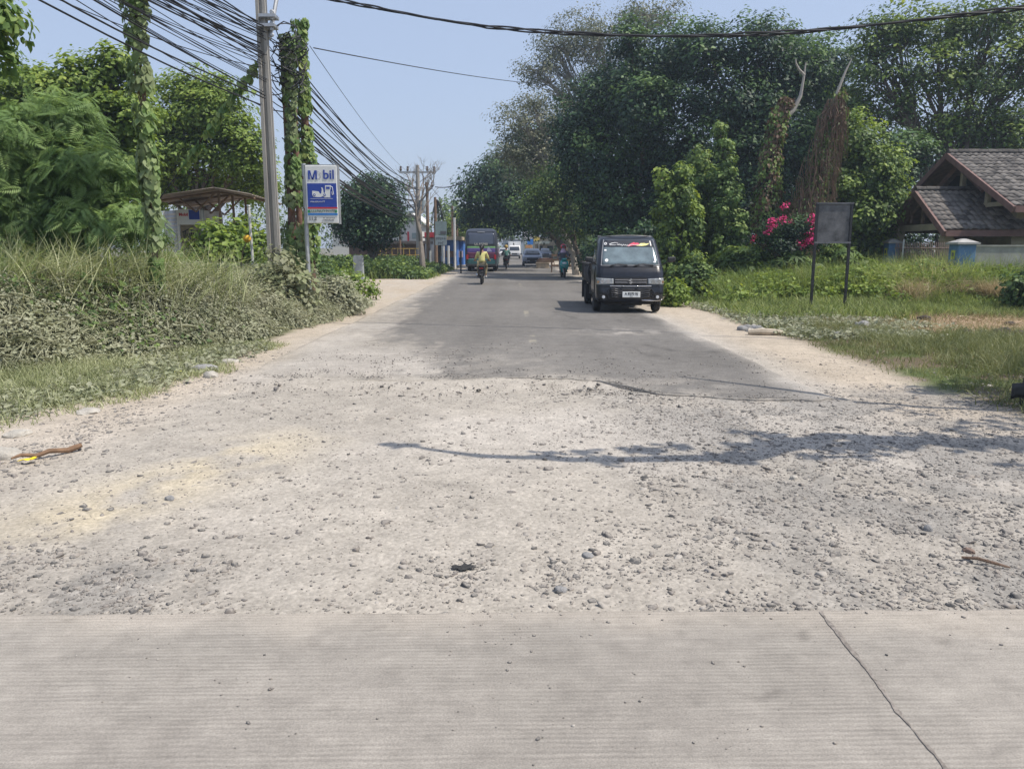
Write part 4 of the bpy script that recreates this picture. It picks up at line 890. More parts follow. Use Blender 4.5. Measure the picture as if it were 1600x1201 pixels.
for j in range(120):
    u_ = unit(1, r)[0]; cs.append(Vector((.3 + 2.0 * u_[0], 1.4 + 1.6 * u_[1], 5.4 + 1.1 * u_[2])))
for (a, b, s_) in ((1560, 580, .35), (1590, 600, .3), (1500, 608, .16), (1590, 632, .2), (1620, 660, .3)):
    g = G(a, b); c0 = Vector((g.x + SUNV[0] / SUNV[2] * 4.9, g.y + SUNV[1] / SUNV[2] * 4.9, 4.9)) - o
    for j in range(14): cs.append(c0 + Vector((r.normal() * s_ * 1.8, r.normal() * s_, r.normal() * .1)))
scatter_mesh('crown', [leaves(r, np.array([c[:] for c in cs]), 22, np.where(np.arange(len(cs)) < 57, .12, .26), .1, LEAFW)], [LF_MID], root)

for i, (px, Y, w_, h_, lab) in enumerate(((925, 47, 1.8, 1.9, 'dark bush behind the rider on the teal scooter'), (945, 42, 1.8, 2.4, 'dark bush just left of the pickup mirror'), (965, 35, 2.0, 2.6, 'dark tall bush hidden behind the pickup cab'), (1010, 33, 2.0, 3.0, 'dark bush behind the right shoulder of the pickup'), (1130, 31, 2.2, 2.6, 'dark bush between the draped stumps'), (1300, 31, 3.0, 2.8, 'dark bush behind the blank panel'), (1390, 35, 3.0, 3.0, 'dark bush behind the bar gate'))):
    shrub(lab, px, Y, w_, h_, 150, LF_DARK, .17, LEAFW, 300 + i, sp=.35)
x, y, r = samp(34000, 5.0, 15, 17.4, 22.6, lambda x, y: sstep(5.2, 6.0, x + .6 * (fbm(x, y, 1.2, 230) - .5)) * sstep(17.6, 19.5, y + 1.2 * (fbm(x, y, 1, 232) - .5)) * (1 - .9 * np.exp(-((x - 8.05) / .9) ** 2 - ((y - 18.9) / 1.2) ** 2)), 310)
grass('rough_grass', 'knee high rough grass around the legs of the blank frame sign', x, y, gheight(x, y), r.uniform(.08, .28, len(x)) * (.5 + fbm(x, y, 1.1, 231)), .013, GRS_BR, 311, seg=2, tilt=.45)
# ================= materials for built things =================
CONC = mat('weathered_concrete', (.33, .31, .28), .9, var=.25, scale=4, bump=.3, streak=True)
RUST = mat('rusty_pipe', (.16, .085, .06), .85, var=.45, scale=5, bump=.3)
CABLE = mat('black_cable', (.02, .02, .023), .6, var=.3)
WHITEP = mat('white_panel', (.72, .72, .70), .45, var=.06)
BLUEP = mat('sign_blue', (.025, .06, .33), .4, var=.1)
REDP = mat('sign_red', (.55, .04, .05), .45, var=.1)
GREENP = mat('sign_green', (.04, .35, .14), .45, var=.1)
CYANP = mat('sign_cyan', (.03, .2, .55), .45, var=.1)
GREYL = mat('dull_lettering', (.12, .12, .13), .6, var=.1)
BLACKM = mat('black_metal', (.018, .019, .022), .45, var=.3, scale=8)
DARKP = mat('dark_plastic', (.02, .021, .024), .6, var=.25, scale=10)
CHROME = mat('chrome', (.6, .6, .62), .18, metal=1, var=.1)
STEEL = mat('galvanised_steel', (.45, .46, .47), .5, metal=.6, var=.2)
WOOD = mat('weathered_wood', (.2, .13, .085), .85, var=.35, scale=5, bump=.3)
ZINC = mat('corrugated_zinc', (.4, .42, .44), .6, metal=.3, var=.3, scale=2.5)
TYRE = mat('tyre', (.022, .021, .02), .9, var=.3, bump=.3)
LAMPW = mat('lamp_lens', (.62, .64, .66), .12, var=.12, spec=.8, coat=.6)
REDL = mat('tail_lens', (.45, .015, .02), .2, var=.2, coat=.6)
WINDOW = glass('dark_window', (.012, .015, .02))

def cable(mb, a, b, sag, rad, n=22, wob=0, r=None, sides=4):
    a, b = Vector(a), Vector(b); pts = []
    ph = r.uniform(0, 6, 3) if r is not None else (0, 0, 0)
    for i in range(n + 1):
        t = i / n; q = a.lerp(b, t); q.z -= 4 * sag * t * (1 - t)
        if wob: q.z += wob * math.sin(t * 17 + ph[0]) * math.sin(t * math.pi); q.x += wob * math.sin(t * 13 + ph[1]) * math.sin(t * math.pi)
        pts.append(q)
    mb.tube(pts, rad, sides)
    return pts

# ---------- concrete pole ----------
PX, PY = P(429, 400, 17).x, 17.0
def concrete_pole(loc, H, label, group=None, w=.128, fit=True):
    root = empty('utility_pole', loc, label, 'utility pole', group)
    mb = MB(); rings = []
    for z in (0, H):   # H-shaped section, wide flanges and a groove down the middle
        k = 1 - .35 * z / H; a, b = w * k, w * .85 * k; g = a * .38
        rings.append([(-a, -b, z), (-g, -b, z), (-g * .6, -b * .45, z), (g * .6, -b * .45, z), (g, -b, z), (a, -b, z), (a, b, z), (g, b, z), (g * .6, b * .45, z), (-g * .6, b * .45, z), (-g, b, z), (-a, b, z)])
    mb.loft(rings); mb.build('shaft', CONC, root)
    if fit:
        mb = MB()
        for z in (H - 1.5, H - .6): mb.box((0, 0, z), (1.9, .1, .12)); mb.box((0, 0, z - .3), (.24, .28, .05))
        mb.build('cross_arm', STEEL, root)
        pm = mat('porcelain', (.2, .12, .08), .3, coat=.5)
        for z in (H - 1.5, H - .6):
            for x in (-.85, -.4, .4, .85): mb = MB(); mb.lathe([(0, .03), (.05, .07), (.09, .04), (.14, .06), (.2, .02)], (x, 0, z + .06), 'Z', 10); mb.build('insulator', pm, root)
    return root
concrete_pole((PX, PY, -.1), 9.6, 'tall weathered concrete utility pole rising out of the dusty bushes on the left')
concrete_pole((-6.9, -9, -.1), 9.6, 'concrete utility pole behind the viewer carrying the same cables')
zc = P(415, 60, 17).z
# pale steel stay beside the pole
mb = MB(); a, b = P(432, 0, 17.3), P(424, 45, 17.1); mb.tube([a + (a - b) * 1.2, a, b, P(421, 60, 17.05)], .045, 8); mb.box(P(420, 27, 16.95)[:], (.34, .3, .06)); mb.box(P(419, 42, 16.95)[:], (.34, .3, .06))
for k in range(5): c = P(424, 18 + 9 * k, 16.85); mb.lathe([(0, .03), (.03, .05), (.06, .03)], c[:], 'Y', 8)
o = mb.build('pole_bracket', STEEL, smooth=True); tag(o, 'pale steel stay and clamps fixed high on the near concrete pole', 'bracket')

# ---------- rusty pipes and climbing vines ----------
pipes = []
for (px, top, Y, rad, lab) in ((449, 60, 17.6, .085, 'left rusty pipe of the three standing behind the concrete pole'), (461, 62, 17.9, .07, 'middle rusty pipe, thinnest of the three behind the concrete pole'), (477, 40, 18.3, .095, 'right rusty pipe next to the blue and white sign')):
    x = P(px, 200, Y).x; H = P(px, top, Y).z; mb = MB()
    mb.lathe([(0, rad), (H * .5, rad), (H * .5, rad * 1.12), (H * .5 + .1, rad * 1.12), (H * .5 + .1, rad * .92), (H, rad * .92)], (0, 0, 0), 'Z', 14)
    o = mb.build('rusty_pipe', RUST, smooth=True); o.location = (x, Y, -.1); tag(o, lab, 'pipe'); pipes.append((x, Y, H, rad))
def vine(name, label, A, Bp, widths, n, lm, ls, seed, cat='vine', droop=.9, stems=4, gaps=.0, yflat=.6, dn=None):
    """heart leaves hanging along a line from A (low) to B (high); widths in metres along it"""
    r = np.random.default_rng(seed); A, Bv = np.array(A), np.array(Bp); t = r.random(n)
    if dn is not None: t = t[r.random(n) < np.interp(t, np.linspace(0, 1, len(dn)), dn)]; n = len(t)
    if gaps: t = t[fbm(t * 20, t * 0, 1.0, seed) > gaps]; n = len(t)
    wd = np.interp(t, np.linspace(0, 1, len(widths)), widths) * (.7 + .6 * fbm(t * 25, t * 0, 1.0, seed + 1))
    th = r.uniform(0, 2 * math.pi, n); q = .45 + .6 * r.random(n) ** .6
    d = np.stack([np.cos(th), np.sin(th) * yflat, r.normal(size=n) * .1], 1)
    pos = A + (Bv - A) * t[:, None] + d * (wd * q)[:, None] - A
    nrm = d * np.array([1, 1, 0]) + .4 * unit(n, r) + np.array([0, -.35, .3]); nn = nrm / np.linalg.norm(nrm, axis=1, keepdims=True)
    fw = .45 * unit(n, r) + np.array([0, 0, -droop]); fw = fw - nn * (fw * nn).sum(1, keepdims=True) * .9
    root = empty(name, A, label, cat)
    scatter_mesh('foliage', [(HEART[0], HEART[1], pos, rotmats(fw, nn), ls * (1 + .3 * r.normal(size=n)).clip(.45, 1.7), np.clip(.15 + .3 * fbm(t * 12, t * 0, 1, seed) + .55 * r.random(n), 0, 1), 0)], [lm], root)
    mb = MB()
    for s in range(stems):
        ph = r.uniform(0, 6); pts = []
        for i in range(26):
            u = i / 25; w_ = np.interp(u, np.linspace(0, 1, len(widths)), widths) * .4
            pts.append(Vector((Bv - A) * u) + Vector((math.cos(u * 18 + ph) * w_, math.sin(u * 18 + ph) * w_ * .6, 0)))
        mb.tube(pts, .009, 4, cap=False)
    mb.build('stem', BARKR, root); return root
x, Y, H, rd = pipes[0]; x1 = pipes[1][0]
vine('climbing_vine', 'heart leaved vine wound round the two left rusty pipes', (x + .08, Y - .1, .7), (x + .1, Y - .05, H + .05), (.3, .34, .28, .2, .14, .12, .16, .14), 3300, LF_VHALF, .09, 151, gaps=.24, dn=(1, 1, 1, .9, .6, .5, .7, .7))
x, Y, H, rd = pipes[2]
vine('climbing_vine', 'thick green vine covering the right rusty pipe up to its tip', (x, Y - .08, 1.35), (x - .02, Y - .05, H + .12), (.18, .24, .26, .27, .22, .18, .16, .15, .15, .2), 2400, LF_VINE, .085, 152, gaps=.3)
VY = 12.6; vx = P(245, 440, VY).x; vt = P(200, -20, VY)
post = MB(); post.tube([(0, 0, 0), (0, 0, vt.z + .6)], .022, 8); o = post.build('vine_pole', WOOD, smooth=True); o.location = (vx + .02, VY, -.1); tag(o, 'thin pole buried in climbing vine in front of the feathery tree', 'pole')
vine('climbing_vine', 'hanging column of heart shaped leaves wrapped round the thin left pole', (vx + .03, VY - .05, .75), (vx, VY - .05, vt.z + .5), (.1, .1, .12, .15, .1, .2, .12, .22, .16), 1500, LF_VHALF, .095, 153, gaps=.38)
# stay wire with vine from the pole down to the left
A_, B_ = P(300, 240, 17.8), P(406, 92, 17.1)
mb = MB(); A2 = A_ + (A_ - B_) * .95; mb.tube([A2 - A2, B_ - A2], .012, 5); o = mb.build('stay_wire', CABLE); o.location = A2; tag(o, 'slanting stay wire running down left from the concrete pole', 'wire')
vine('climbing_vine', 'thin vine creeping up the slanting stay wire', A_ + (A_ - B_) * .2, B_, (.06, .06, .09, .1, .08), 190, LF_VINE, .12, 154, stems=1, gaps=.35)

# ---------- cables ----------
r = np.random.default_rng(160); far = (P(655, 320, 56).x, 56.0, 0)
NP = Vector((PX, PY, 0)); lab_a = 'thin black cable in the sagging bundle running away to the far poles'; lab_b = 'thin black cable in the tangle crossing the sky up to the near concrete pole'
for i in range(20):
    z0 = P(480, 95 + 12 * i * (1 if i < 12 else .6), 18).z if i < 20 else 0
    z0 = P(480, 90 + 8.2 * i, 18).z; mb = MB(); a = Vector((PX + .15 + .35 * r.random(), PY + r.uniform(.2, .6), z0)); fx = P(652 + r.normal() * 5, 290, 57)
    b = Vector((fx.x, 57, P(650, 282 + 3.2 * i + r.normal() * 3, 57).z)); bb = a.copy()
    cable(mb, Vector((0, 0, 0)), b - a, r.uniform(.25, .95), .017 + .014 * (r.random() < .35), wob=.02, r=r, n=26)
    o = mb.build('cable', CABLE); o.location = a; tag(o, lab_a, 'cable', 'cables running away along the left roadside')
for i in range(38):
    z0 = P(410, 40 + 5.0 * (i % 26) - 3 * (i > 25), 17).z if i < 99 else P(410, 150, 17).z; a = Vector((PX - .1 + .2 * r.random(), PY - .12 + r.uniform(-.1, .1), z0 + r.normal() * .05)); b = Vector((-6.9 + r.uniform(-.5, .5), -9, 5.7 + .05 * (i % 26) + r.normal() * .25))
    mb = MB(); cable(mb, Vector((0, 0, 0)), b - a, r.uniform(.25, .8), .008 + .007 * (r.random() < .4), wob=.035, r=r, n=34)
    o = mb.build('cable', CABLE); o.location = a; tag(o, lab_b, 'cable', 'cables slung from the near concrete pole towards the viewer')
for j, (pa, pb, rd_, sg, lab) in enumerate(((P(70, -10, 12), P(412, 106, 17), .008, .12, 'long thin wire slanting across the upper left sky below the tangle'), (P(0, -90, 9), P(412, 88, 17), .006, .1, 'second thin wire above the long slanting one at upper left'),
        (P(490, 75, 17.5), P(850, 132, 40), .012, .1, 'thin lone wire crossing the open sky to the trees'), (P(484, 72, 17.5), P(640, 270, 57), .008, .35, 'faint upper wire above the black bundle'), (P(680, 292, 58), P(735, 278, 52), .03, .25, 'short black cable from the far pole to the overhanging tree'))):
    a, b = pa, pb; mb = MB(); cable(mb, Vector((0, 0, 0)), b - a, sg, rd_, n=24); o = mb.build('cable', CABLE); o.location = a; tag(o, lab, 'cable')
# loose loops of cable at the pole
mb = MB()
for k in range(26):
    c = Vector((PX + .25 + .35 * r.random(), PY + .2 + .4 * r.random(), P(440, 40 + 110 * r.random(), 17).z)); ra = r.uniform(.08, .3); pts = []; ph = r.uniform(0, 6)
    for i in range(12): t = ph + i / 11 * r.uniform(3, 6); pts.append(c + Vector((math.cos(t) * ra, .15 * math.sin(t * 2), math.sin(t) * ra * .8)))
    mb.tube(pts, .011, 4, cap=False)
for k in range(16):
    a = Vector((PX + .05, PY + .1, P(430, 50 + 8 * k, 17).z)); b = Vector((pipes[2][0] - .1, 18.1, a.z - .15 + r.normal() * .25)); cable(mb, a, b, r.uniform(.0, .15), .012, n=8)
o = mb.build('cable_tangle', CABLE); tag(o, 'tangled loops of black cable between the concrete pole and the pipes', 'cable tangle')
# thick twisted bundle over the road
root = empty('overhead_cable', P(420, -22, 17), 'thick twisted black cable crossing the sky over the road', 'cable')
cp = [(420, -22, 17), (525, 0, 16.6), (600, 15, 16.3), (680, 30, 16), (760, 42, 15.7), (850, 50, 15.4), (950, 55, 15), (1050, 57, 14.7), (1150, 55, 14.4), (1250, 50, 14.1), (1350, 41, 13.8), (1450, 30, 13.4), (1550, 18, 13.1), (1640, 8, 12.8), (1760, -10, 12.4)]
for k in range(3):
    mb = MB(); pts = []
    for i in range(len(cp) - 1):
        for q in range(10):
            f = q / 10; a = P(*cp[i]).lerp(P(*cp[i + 1]), f); t = (i + f) * 3.3 + k * 2.1; am = .02 + .012 * math.sin(i * 1.7 + f)
            pts.append(a + Vector((0, math.cos(t) * am, math.sin(t) * am)) - root.location)
    mb.tube(pts, .0165, 5); mb.build('strand', CABLE, root)

# ---------- filling station sign ----------
def pixpanel(Y): return lambda px, py: P(px, py, Y)
SY = 17.15; a, b = P(478, 259, SY), P(529, 349, SY); W, Hh = b.x - a.x + .03, a.z - b.z
root = empty('fuel_sign', ((a.x + b.x) / 2, SY, 0), 'white and blue board with a scooter and pump picture beside the vine covered pipe', 'sign')
zt, zb = a.z, b.z; zm = (zt + zb) / 2
mb = MB(); mb.box((0, 0, zm), (W, .12, Hh), bev=.012); mb.build('board', WHITEP, root)
mb = MB(); mb.box((-W / 2 - .02, .02, zm), (.03, .14, Hh + .03)); mb.box((W / 2 + .015, .02, zm), (.025, .14, Hh + .03)); mb.box((0, .02, zt + .01), (W, .14, .02)); mb.build('frame', STEEL, root)
def zr(py): return P(500, py, SY).z
mb = MB(); mb.box((0.01, -.064, (zr(287) + zr(324)) / 2), (W - .06, .006, zr(287) - zr(324))); pn = mb.build('blue_panel', BLUEP, root)
for y0, y1, m_, nm in ((324, 326.5, REDP, 'red_band'), (333.5, 336.5, CYANP, 'blue_band'), (330, 330.6, GREENP, 'green_line')):
    mb = MB(); mb.box((0.01, -.066, (zr(y0) + zr(y1)) / 2), (W - .04, .006, zr(y0) - zr(y1))); mb.build(nm, m_, root)
for (sx_, m_) in ((-1, GREENP), (1, GREENP)):
    mb = MB(); mb.box((sx_ * (W / 2 - .05), -.066, zr(330.5)), (.05, .006, .06)); mb.build('green_block', m_, root)
y_ = -.066
mx0 = -W * .40; zc_ = zr(274); mb = MB()
for q in ([(0, -.095), (.034, -.095), (.034, .095), (0, .095)], [(.156, -.095), (.19, -.095), (.19, .095), (.156, .095)], [(.034, .095), (.034, .045), (.078, -.095), (.112, -.095), (.078, .095 - .13), (.05, .095)], [(.156, .095), (.14, .095), (.078, -.09), (.112, -.095), (.156, .045)]): mb.prism([(mx0 + u, zc_ + w_) for u, w_ in q], 'Y', y_ - .003, y_ + .002)
mb.build('lettering', BLUEP, root)
text('lettering', 'bil', .27, BLUEP, root, (W * .245, y_, zr(274)), bold=.004, ext=.003)
mb = MB()   # the faded and flaking o
for k in range(18):
    t = k / 18 * 6.28; 
    if k % 3: mb.box((-W * .10 + math.cos(t) * .07, y_, zr(274) + math.sin(t) * .075), (.02, .004, .02))
mb.build('faded_letter', mat('faded_paint', (.5, .5, .58), .6), root)
worn_letters(15, .055, GREYL, root, (.02, -.070, zr(330)), 1)
worn_letters(11, .032, WHITEP, root, (-W * .18, -.07, zr(315.5)), 2); text('lettering', 'PT', .05, WHITEP, root, (W * .06, -.07, zr(315.5)))
text('lettering', '11,2', .1, GREYL, root, (-W * .31, -.066, zr(342)), bold=.003)
worn_letters(14, .028, GREYL, root, (W * .2, -.069, zr(342.5)), 3, 2)
# scooter and pump picture, white on blue
mb = MB(); yy = -.07
def sp(px, py): c = P(px, py, SY); return (c.x - root.location.x, c.z)
def poly(pts): 
    q = [sp(*p) for p in pts]; mb.prism(q, 'Y', yy, yy + .003)
poly([(489, 298.5), (499, 299.5), (501, 303), (503, 303), (504, 296), (503, 294), (504.5, 293), (506, 296), (507, 303), (508, 306), (502, 308.5), (491, 308), (489, 304)])
poly([(509, 290), (518, 290), (518, 296), (517, 297), (517, 308.5), (519, 309), (507, 309), (509, 307)])
for cx in (492.5, 508.5):
    c = sp(cx, 305); mb.lathe([(0, .042), (.003, .042)], (c[0], yy - .001, c[1]), 'Y', 18)
q = [sp(*p) for p in ((518, 291.5), (520.5, 293), (521.5, 300), (522.5, 304), (520.5, 305), (519.5, 300))]; mb.tube([(u, yy, w_) for u, w_ in q], .006, 4)
mb.build('scooter_and_pump_picture', WHITEP, root)
mb = MB()
for cx in (492.5, 508.5): c = sp(cx, 305); mb.lathe([(0, .028), (.002, .028)], (c[0], yy - .003, c[1]), 'Y', 18)
c = sp(513.5, 294); mb.box((c[0], yy - .003, c[1]), (.08, .004, .05)); mb.build('picture_detail', BLUEP, root)
mb = MB()
for cx in (492.5, 508.5): c = sp(cx, 305); mb.lathe([(0, .013), (.002, .013)], (c[0], yy - .006, c[1]), 'Y', 14)
mb.build('picture_hub', WHITEP, root)
mb = MB(); mb.box((0, -.07, zr(310.8)), (W - .2, .003, .006)); mb.build('white_line', WHITEP, root)
mb = MB(); mb.tube([(-W / 2 - .05, .06, 0), (-W / 2 - .05, .06, zt + .05)], .045, 10); mb.build('post', STEEL, root, smooth=True)
mb = MB()
for z in (zt - .25, zb + .3): mb.box((-W / 2 - .02, .06, z), (.12, .16, .05))
mb.build('clamp', RUST, root)

# ---------- kiosk ----------
KY = 25.0
def kz(px, py): return P(px, py, KY)
root = empty('kiosk', (P(285, 385, KY).x, KY, -.05), 'small corrugated metal kiosk with a thin pitched canopy behind the left bushes', 'kiosk')
o = Vector(root.location)
def corr(mb, p0, p1, z0, z1, horiz=True, pitch=.12, amp=.015, yoff=0):
    """corrugated sheet between two plan points, ribs lying"""
    d = Vector((p1[0] - p0[0], p1[1] - p0[1], 0)); L = d.length; d.normalize(); nrm = Vector((-d.y, d.x, 0)); k = int((z1 - z0) / pitch * 4)
    zs = [z0 + (z1 - z0) * i / k for i in range(k + 1)]
    mb.grid(lambda u, w_: tuple(Vector((p0[0], p0[1], 0)) + d * (u * L) + nrm * (amp * math.sin(w_ / pitch * 2 * math.pi)) + Vector((0, 0, w_))), [0, .5, 1], zs)
xl, xm, xr_ = P(238, 340, KY).x - o.x, P(279, 340, KY).x - o.x, P(314, 340, KY).x - o.x
zt_ = P(280, 328, KY).z - o.z
mb = MB(); corr(mb, (xl, .9), (xm, 0), 0, zt_); mb.build('side_wall', ZINC, root, smooth=True, solid=.01)
mb = MB(); corr(mb, (xm, 0), (xr_, .15), 0, zt_ - .25); mb.build('front_wall', mat('tan_shutter', (.36, .3, .22), .7, var=.25), root, smooth=True, solid=.01)
mb = MB(); mb.box((xr_ + .04, .9, zt_ / 2), (.05, 1.6, zt_)); mb.box(((xl + xr_) / 2, 1.8, zt_ / 2), (xr_ - xl, .05, zt_)); mb.build('rear_wall', ZINC, root)
mb = MB()
for x_, y_2 in ((xm, -.03), (xr_, .1), (xl, .9)): mb.box((x_, y_2, zt_ / 2), (.07, .07, zt_))
mb.build('corner_post', WHITEP, root)
mb = MB(); mb.box(((xm + xr_) / 2, -.03, zt_ - .22), (xr_ - xm - .04, .05, .48)); sgn = mb.build('sign_board', WHITEP, root)
mb = MB(); mb.box(((xm + xr_) / 2 + .17, -.058, zt_ - .15), (.34, .006, .3)); x_ = mb.build('blue_panel', BLUEP, sgn)
text('lettering', 'Mobil', .13, REDP, sgn, ((xm + xr_) / 2 - .17, -.06, zt_ - .15), bold=.004)
mb = MB()   # sprayed scrawl
for k in range(9):
    x0_ = xm + .12 + .06 * k; mb.tube([(x0_, -.03, zt_ - .85), (x0_ + .03, -.035, zt_ - .68 + .05 * math.sin(k * 2)), (x0_ + .05, -.035, zt_ - .95 - .04 * (k % 3)), (x0_ + .01, -.035, zt_ - 1.05)], .012, 4)
mb.tube([(xm + .1, -.035, zt_ - .7), (xm + .3, -.035, zt_ - .6), (xm + .6, -.035, zt_ - .66)], .015, 4); mb.build('graffiti', BLACKM, root)
# canopy: two thin slopes on a truss
cA, cB, cC = kz(250, 312) - o, kz(352, 297) - o, kz(408, 307) - o
mb = MB(); mb.grid(lambda u, w_: ((cA.x * (1 - u) + cB.x * u), -1.0 + w_ * 3.4, (cA.z * (1 - u) + cB.z * u) - .12 * w_ + .015 * math.sin(w_ * 90)), [0, .5, 1], [i / 48 for i in range(49)])
mb.grid(lambda u, w_: ((cB.x * (1 - u) + cC.x * u), -1.0 + w_ * 3.4, (cB.z * (1 - u) + cC.z * u) - .12 * w_ + .015 * math.sin(w_ * 90)), [0, .5, 1], [i / 48 for i in range(49)])
mb.build('roof', mat('rusted_roof_sheet', (.22, .18, .15), .75, var=.35, scale=3), root, smooth=True, solid=.02)
mb = MB()
for yv in (-.6, .6, 1.8):
    a_, b_, c_ = Vector((cA.x, yv, cA.z - .1)), Vector((cB.x, yv, cB.z - .1)), Vector((cC.x, yv, cC.z - .1)); low = Vector((xr_ + .1, yv, zt_ - .08))
    mb.tube([a_, b_, c_], .035, 4); mb.tube([low, b_ + Vector((-.1, 0, -.02))], .03, 4); mb.tube([low, a_.lerp(b_, .4)], .03, 4); mb.tube([Vector((cB.x + .05, yv, 0)), b_], .04, 6)
mb.build('roof_truss', WOOD, root)
# white stake with a yellow ball flower beside
sx0 = P(394, 385, 20); mb = MB(); H_ = P(392, 322, 20).z; mb.tube([(0, 0, 0), (-.01, 0, H_ * .6), (-.03, 0, H_ + .05)], .035, 8); mb.ell((-.03, 0, H_ + .05), (.05, .05, .03), 8, 4)
o2 = mb.build('white_stake', mat('white_pipe', (.62, .62, .58), .5, var=.12), smooth=True); o2.location = (sx0.x, 20, -.05); tag(o2, 'thin white stake standing in the bushes right of the kiosk', 'stake')
fy = P(386, 373, 19.8); root = empty('yellow_ball', (fy.x, 19.8, 0), 'round yellow orange ball on a thin bent stalk beside the white stake', 'ball')
mb = MB(); mb.ell((0, 0, fy.z), (.1, .1, .095), 14, 9); mb.build('ball', mat('yellow_foam', (.75, .42, .03), .7, var=.15), root, smooth=True)
mb = MB(); mb.tube([(-.3, 0, .4), (-.15, .02, fy.z - .35), (0, 0, fy.z - .05)], .012, 5); mb.build('stalk', WOOD, root)

# ---------- concrete marker at the lane, left buildings, fence ----------
def marker(px, py, Y, w_, label, ht=None):
    b = base(px, Y); h_ = (P(px, py, Y).z - b[2]) if ht is None else ht; mb = MB(); mb.prism([(-w_ * .65, 0), (w_ * .65, 0), (w_ * .55, .35), (w_ * .5, h_ - .05), (w_ * .4, h_), (-w_ * .4, h_), (-w_ * .5, h_ - .05), (-w_ * .55, .35)], 'Y', -w_ * .5, w_ * .5)
    o = mb.build('marker_post', mat('old_grey_paint', (.3, .33, .34), .85, var=.3), None); o.location = b; return tag(o, label, 'post')
marker(563, 399, 38, .42, 'short grey concrete marker post at the corner of the dirt lane')
# row of low white buildings beyond the lane
PLW = mat('white_plaster', (.66, .65, .62), .85, var=.12, scale=1.2); TILE_D = mat('old_dark_roofing', (.13, .11, .1), .9, var=.3, scale=3); BRN = mat('brown_shutter', (.16, .1, .08), .8, var=.3, scale=2)
def bld(name, label, px0, px1, ptop, Y, depth, m_, parts, roof=None, cat='building'):
    x0, x1 = P(px0, 380, Y).x, P(px1, 380, Y).x; H_ = P(800, ptop, Y).z + .1; root = empty(name, ((x0 + x1) / 2, Y, -.1), label, cat); W_ = x1 - x0
    mb = MB(); mb.box((0, depth / 2, H_ / 2), (W_, depth, H_)); mb.build('wall', m_, root)
    if roof: roof(root, W_, H_, depth)
    for (n_, pa, pb, ya, yb, mm, dy) in parts:
        xa, xb = P(pa, 0, Y).x - root.location.x, P(pb, 0, Y).x - root.location.x; za, zb2 = P(800, ya, Y).z + .1, P(800, yb, Y).z + .1
        xa = (pa - 800) / F * Y * 1.0 * (x1 - x0) / ((px1 - px0) / F * Y) - root.location.x; xb = (pb - 800) / F * Y * (x1 - x0) / ((px1 - px0) / F * Y) - root.location.x
        mb = MB(); mb.box(((xa + xb) / 2, -dy / 2, (za + zb2) / 2), (abs(xb - xa), dy, abs(za - zb2))); mb.build(n_, mm, root)
    return root
def flat_roof(m_, over=.3, t=.12):
    def f(root, W_, H_, d):
        mb = MB(); mb.box((0, d / 2 - .1, H_ + t / 2), (W_ + over, d + over, t)); mb.build('roof', m_, root)
    return f
def gable_roof(m_, rise, over=.4):
    def f(root, W_, H_, d):
        mb = MB(); mb.prism([(-W_ / 2 - over, H_), (0, H_ + rise), (W_ / 2 + over, H_), (W_ / 2 + over, H_ + .1), (0, H_ + rise + .14), (-W_ / 2 - over, H_ + .1)], 'Y', -over, d + over); mb.build('roof', m_, root)
        mb = MB(); mb.prism([(-W_ / 2, H_), (W_ / 2, H_), (0, H_ + rise)], 'Y', .02, .15); mb.build('gable', PLW, root)
    return f
bld('white_building', 'long low white building behind the dark round tree', 520, 628, 358, 72, 8, PLW, [('window', 560, 574, 362, 372, WINDOW, .06), ('door', 600, 605, 362, 377, BRN, .06), ('window', 585, 592, 363, 371, WINDOW, .06)], flat_roof(PLW))
bld('white_building', 'small white building with red pillars behind the bare tree', 629, 656, 349, 70, 7, PLW, [('pillar', 637, 639.5, 362, 377, REDP, .12), ('window', 644, 652, 364, 373, mat('grey_louvre', (.3, .36, .36), .6), .06), ('pillar', 652, 653.5, 361, 370, REDP, .12)], gable_roof(PLW, .9))
bld('market_stall', 'open brown stall with a long dark roof behind the yellow railing', 545, 655, 381, 60, 4, BRN, [], flat_roof(TILE_D, 1.2, .22), cat='stall')
bld('shop', 'small white shop with a red fascia behind the bare tree', 664, 681, 372, 66, 5, PLW, [('fascia', 664, 681, 363, 371, REDP, .35), ('door', 667, 672, 378, 398, mat('shop_door', (.35, .4, .45), .5), .06)], flat_roof(TILE_D), cat='shop')
BLS = mat('blue_tarpaulin', (.05, .17, .5), .6, var=.25, scale=3)
bld('market_stall', 'blue fronted stall with a tan roof left of the bus', 686, 712, 375, 68, 4, BLS, [('counter', 697, 711, 392, 402, BRN, .5), ('doorway', 688, 694, 378, 400, DARKP, .05)], flat_roof(mat('tan_roofing', (.42, .34, .22), .8), 1.0, .3), cat='stall')
bld('market_stall', 'second blue stall half hidden by the bus', 712, 724, 377, 72, 4, BLS, [('counter', 713, 723, 392, 402, mat('pinkish_cloth', (.5, .4, .42), .8), .5)], flat_roof(TILE_D), cat='stall')
# yellow railing
root = empty('railing', (P(585, 395, 56).x, 56, -.05), 'yellow and brown roadside railing in front of the low stall', 'railing'); x0, x1 = P(585, 395, 56).x, P(658, 395, 56).x; Wd = x1 - x0
YEL = mat('dull_yellow_paint', (.42, .27, .06), .7, var=.25); mb = MB()
for z in (.75, 1.1, 1.55): mb.tube([(0, 0, z), (Wd, 0, z)], .03, 6)
mb.build('rail', YEL, root)
for i in range(9): mb = MB(); mb.tube([(Wd * i / 8, 0, 0), (Wd * i / 8, 0, 1.6)], .035, 6); mb.build('post', YEL, root)
mb = MB(); mb.box((Wd / 2, .3, .4), (Wd, .12, .8)); mb.build('low_wall', mat('orange_wall', (.42, .24, .1), .8), root)
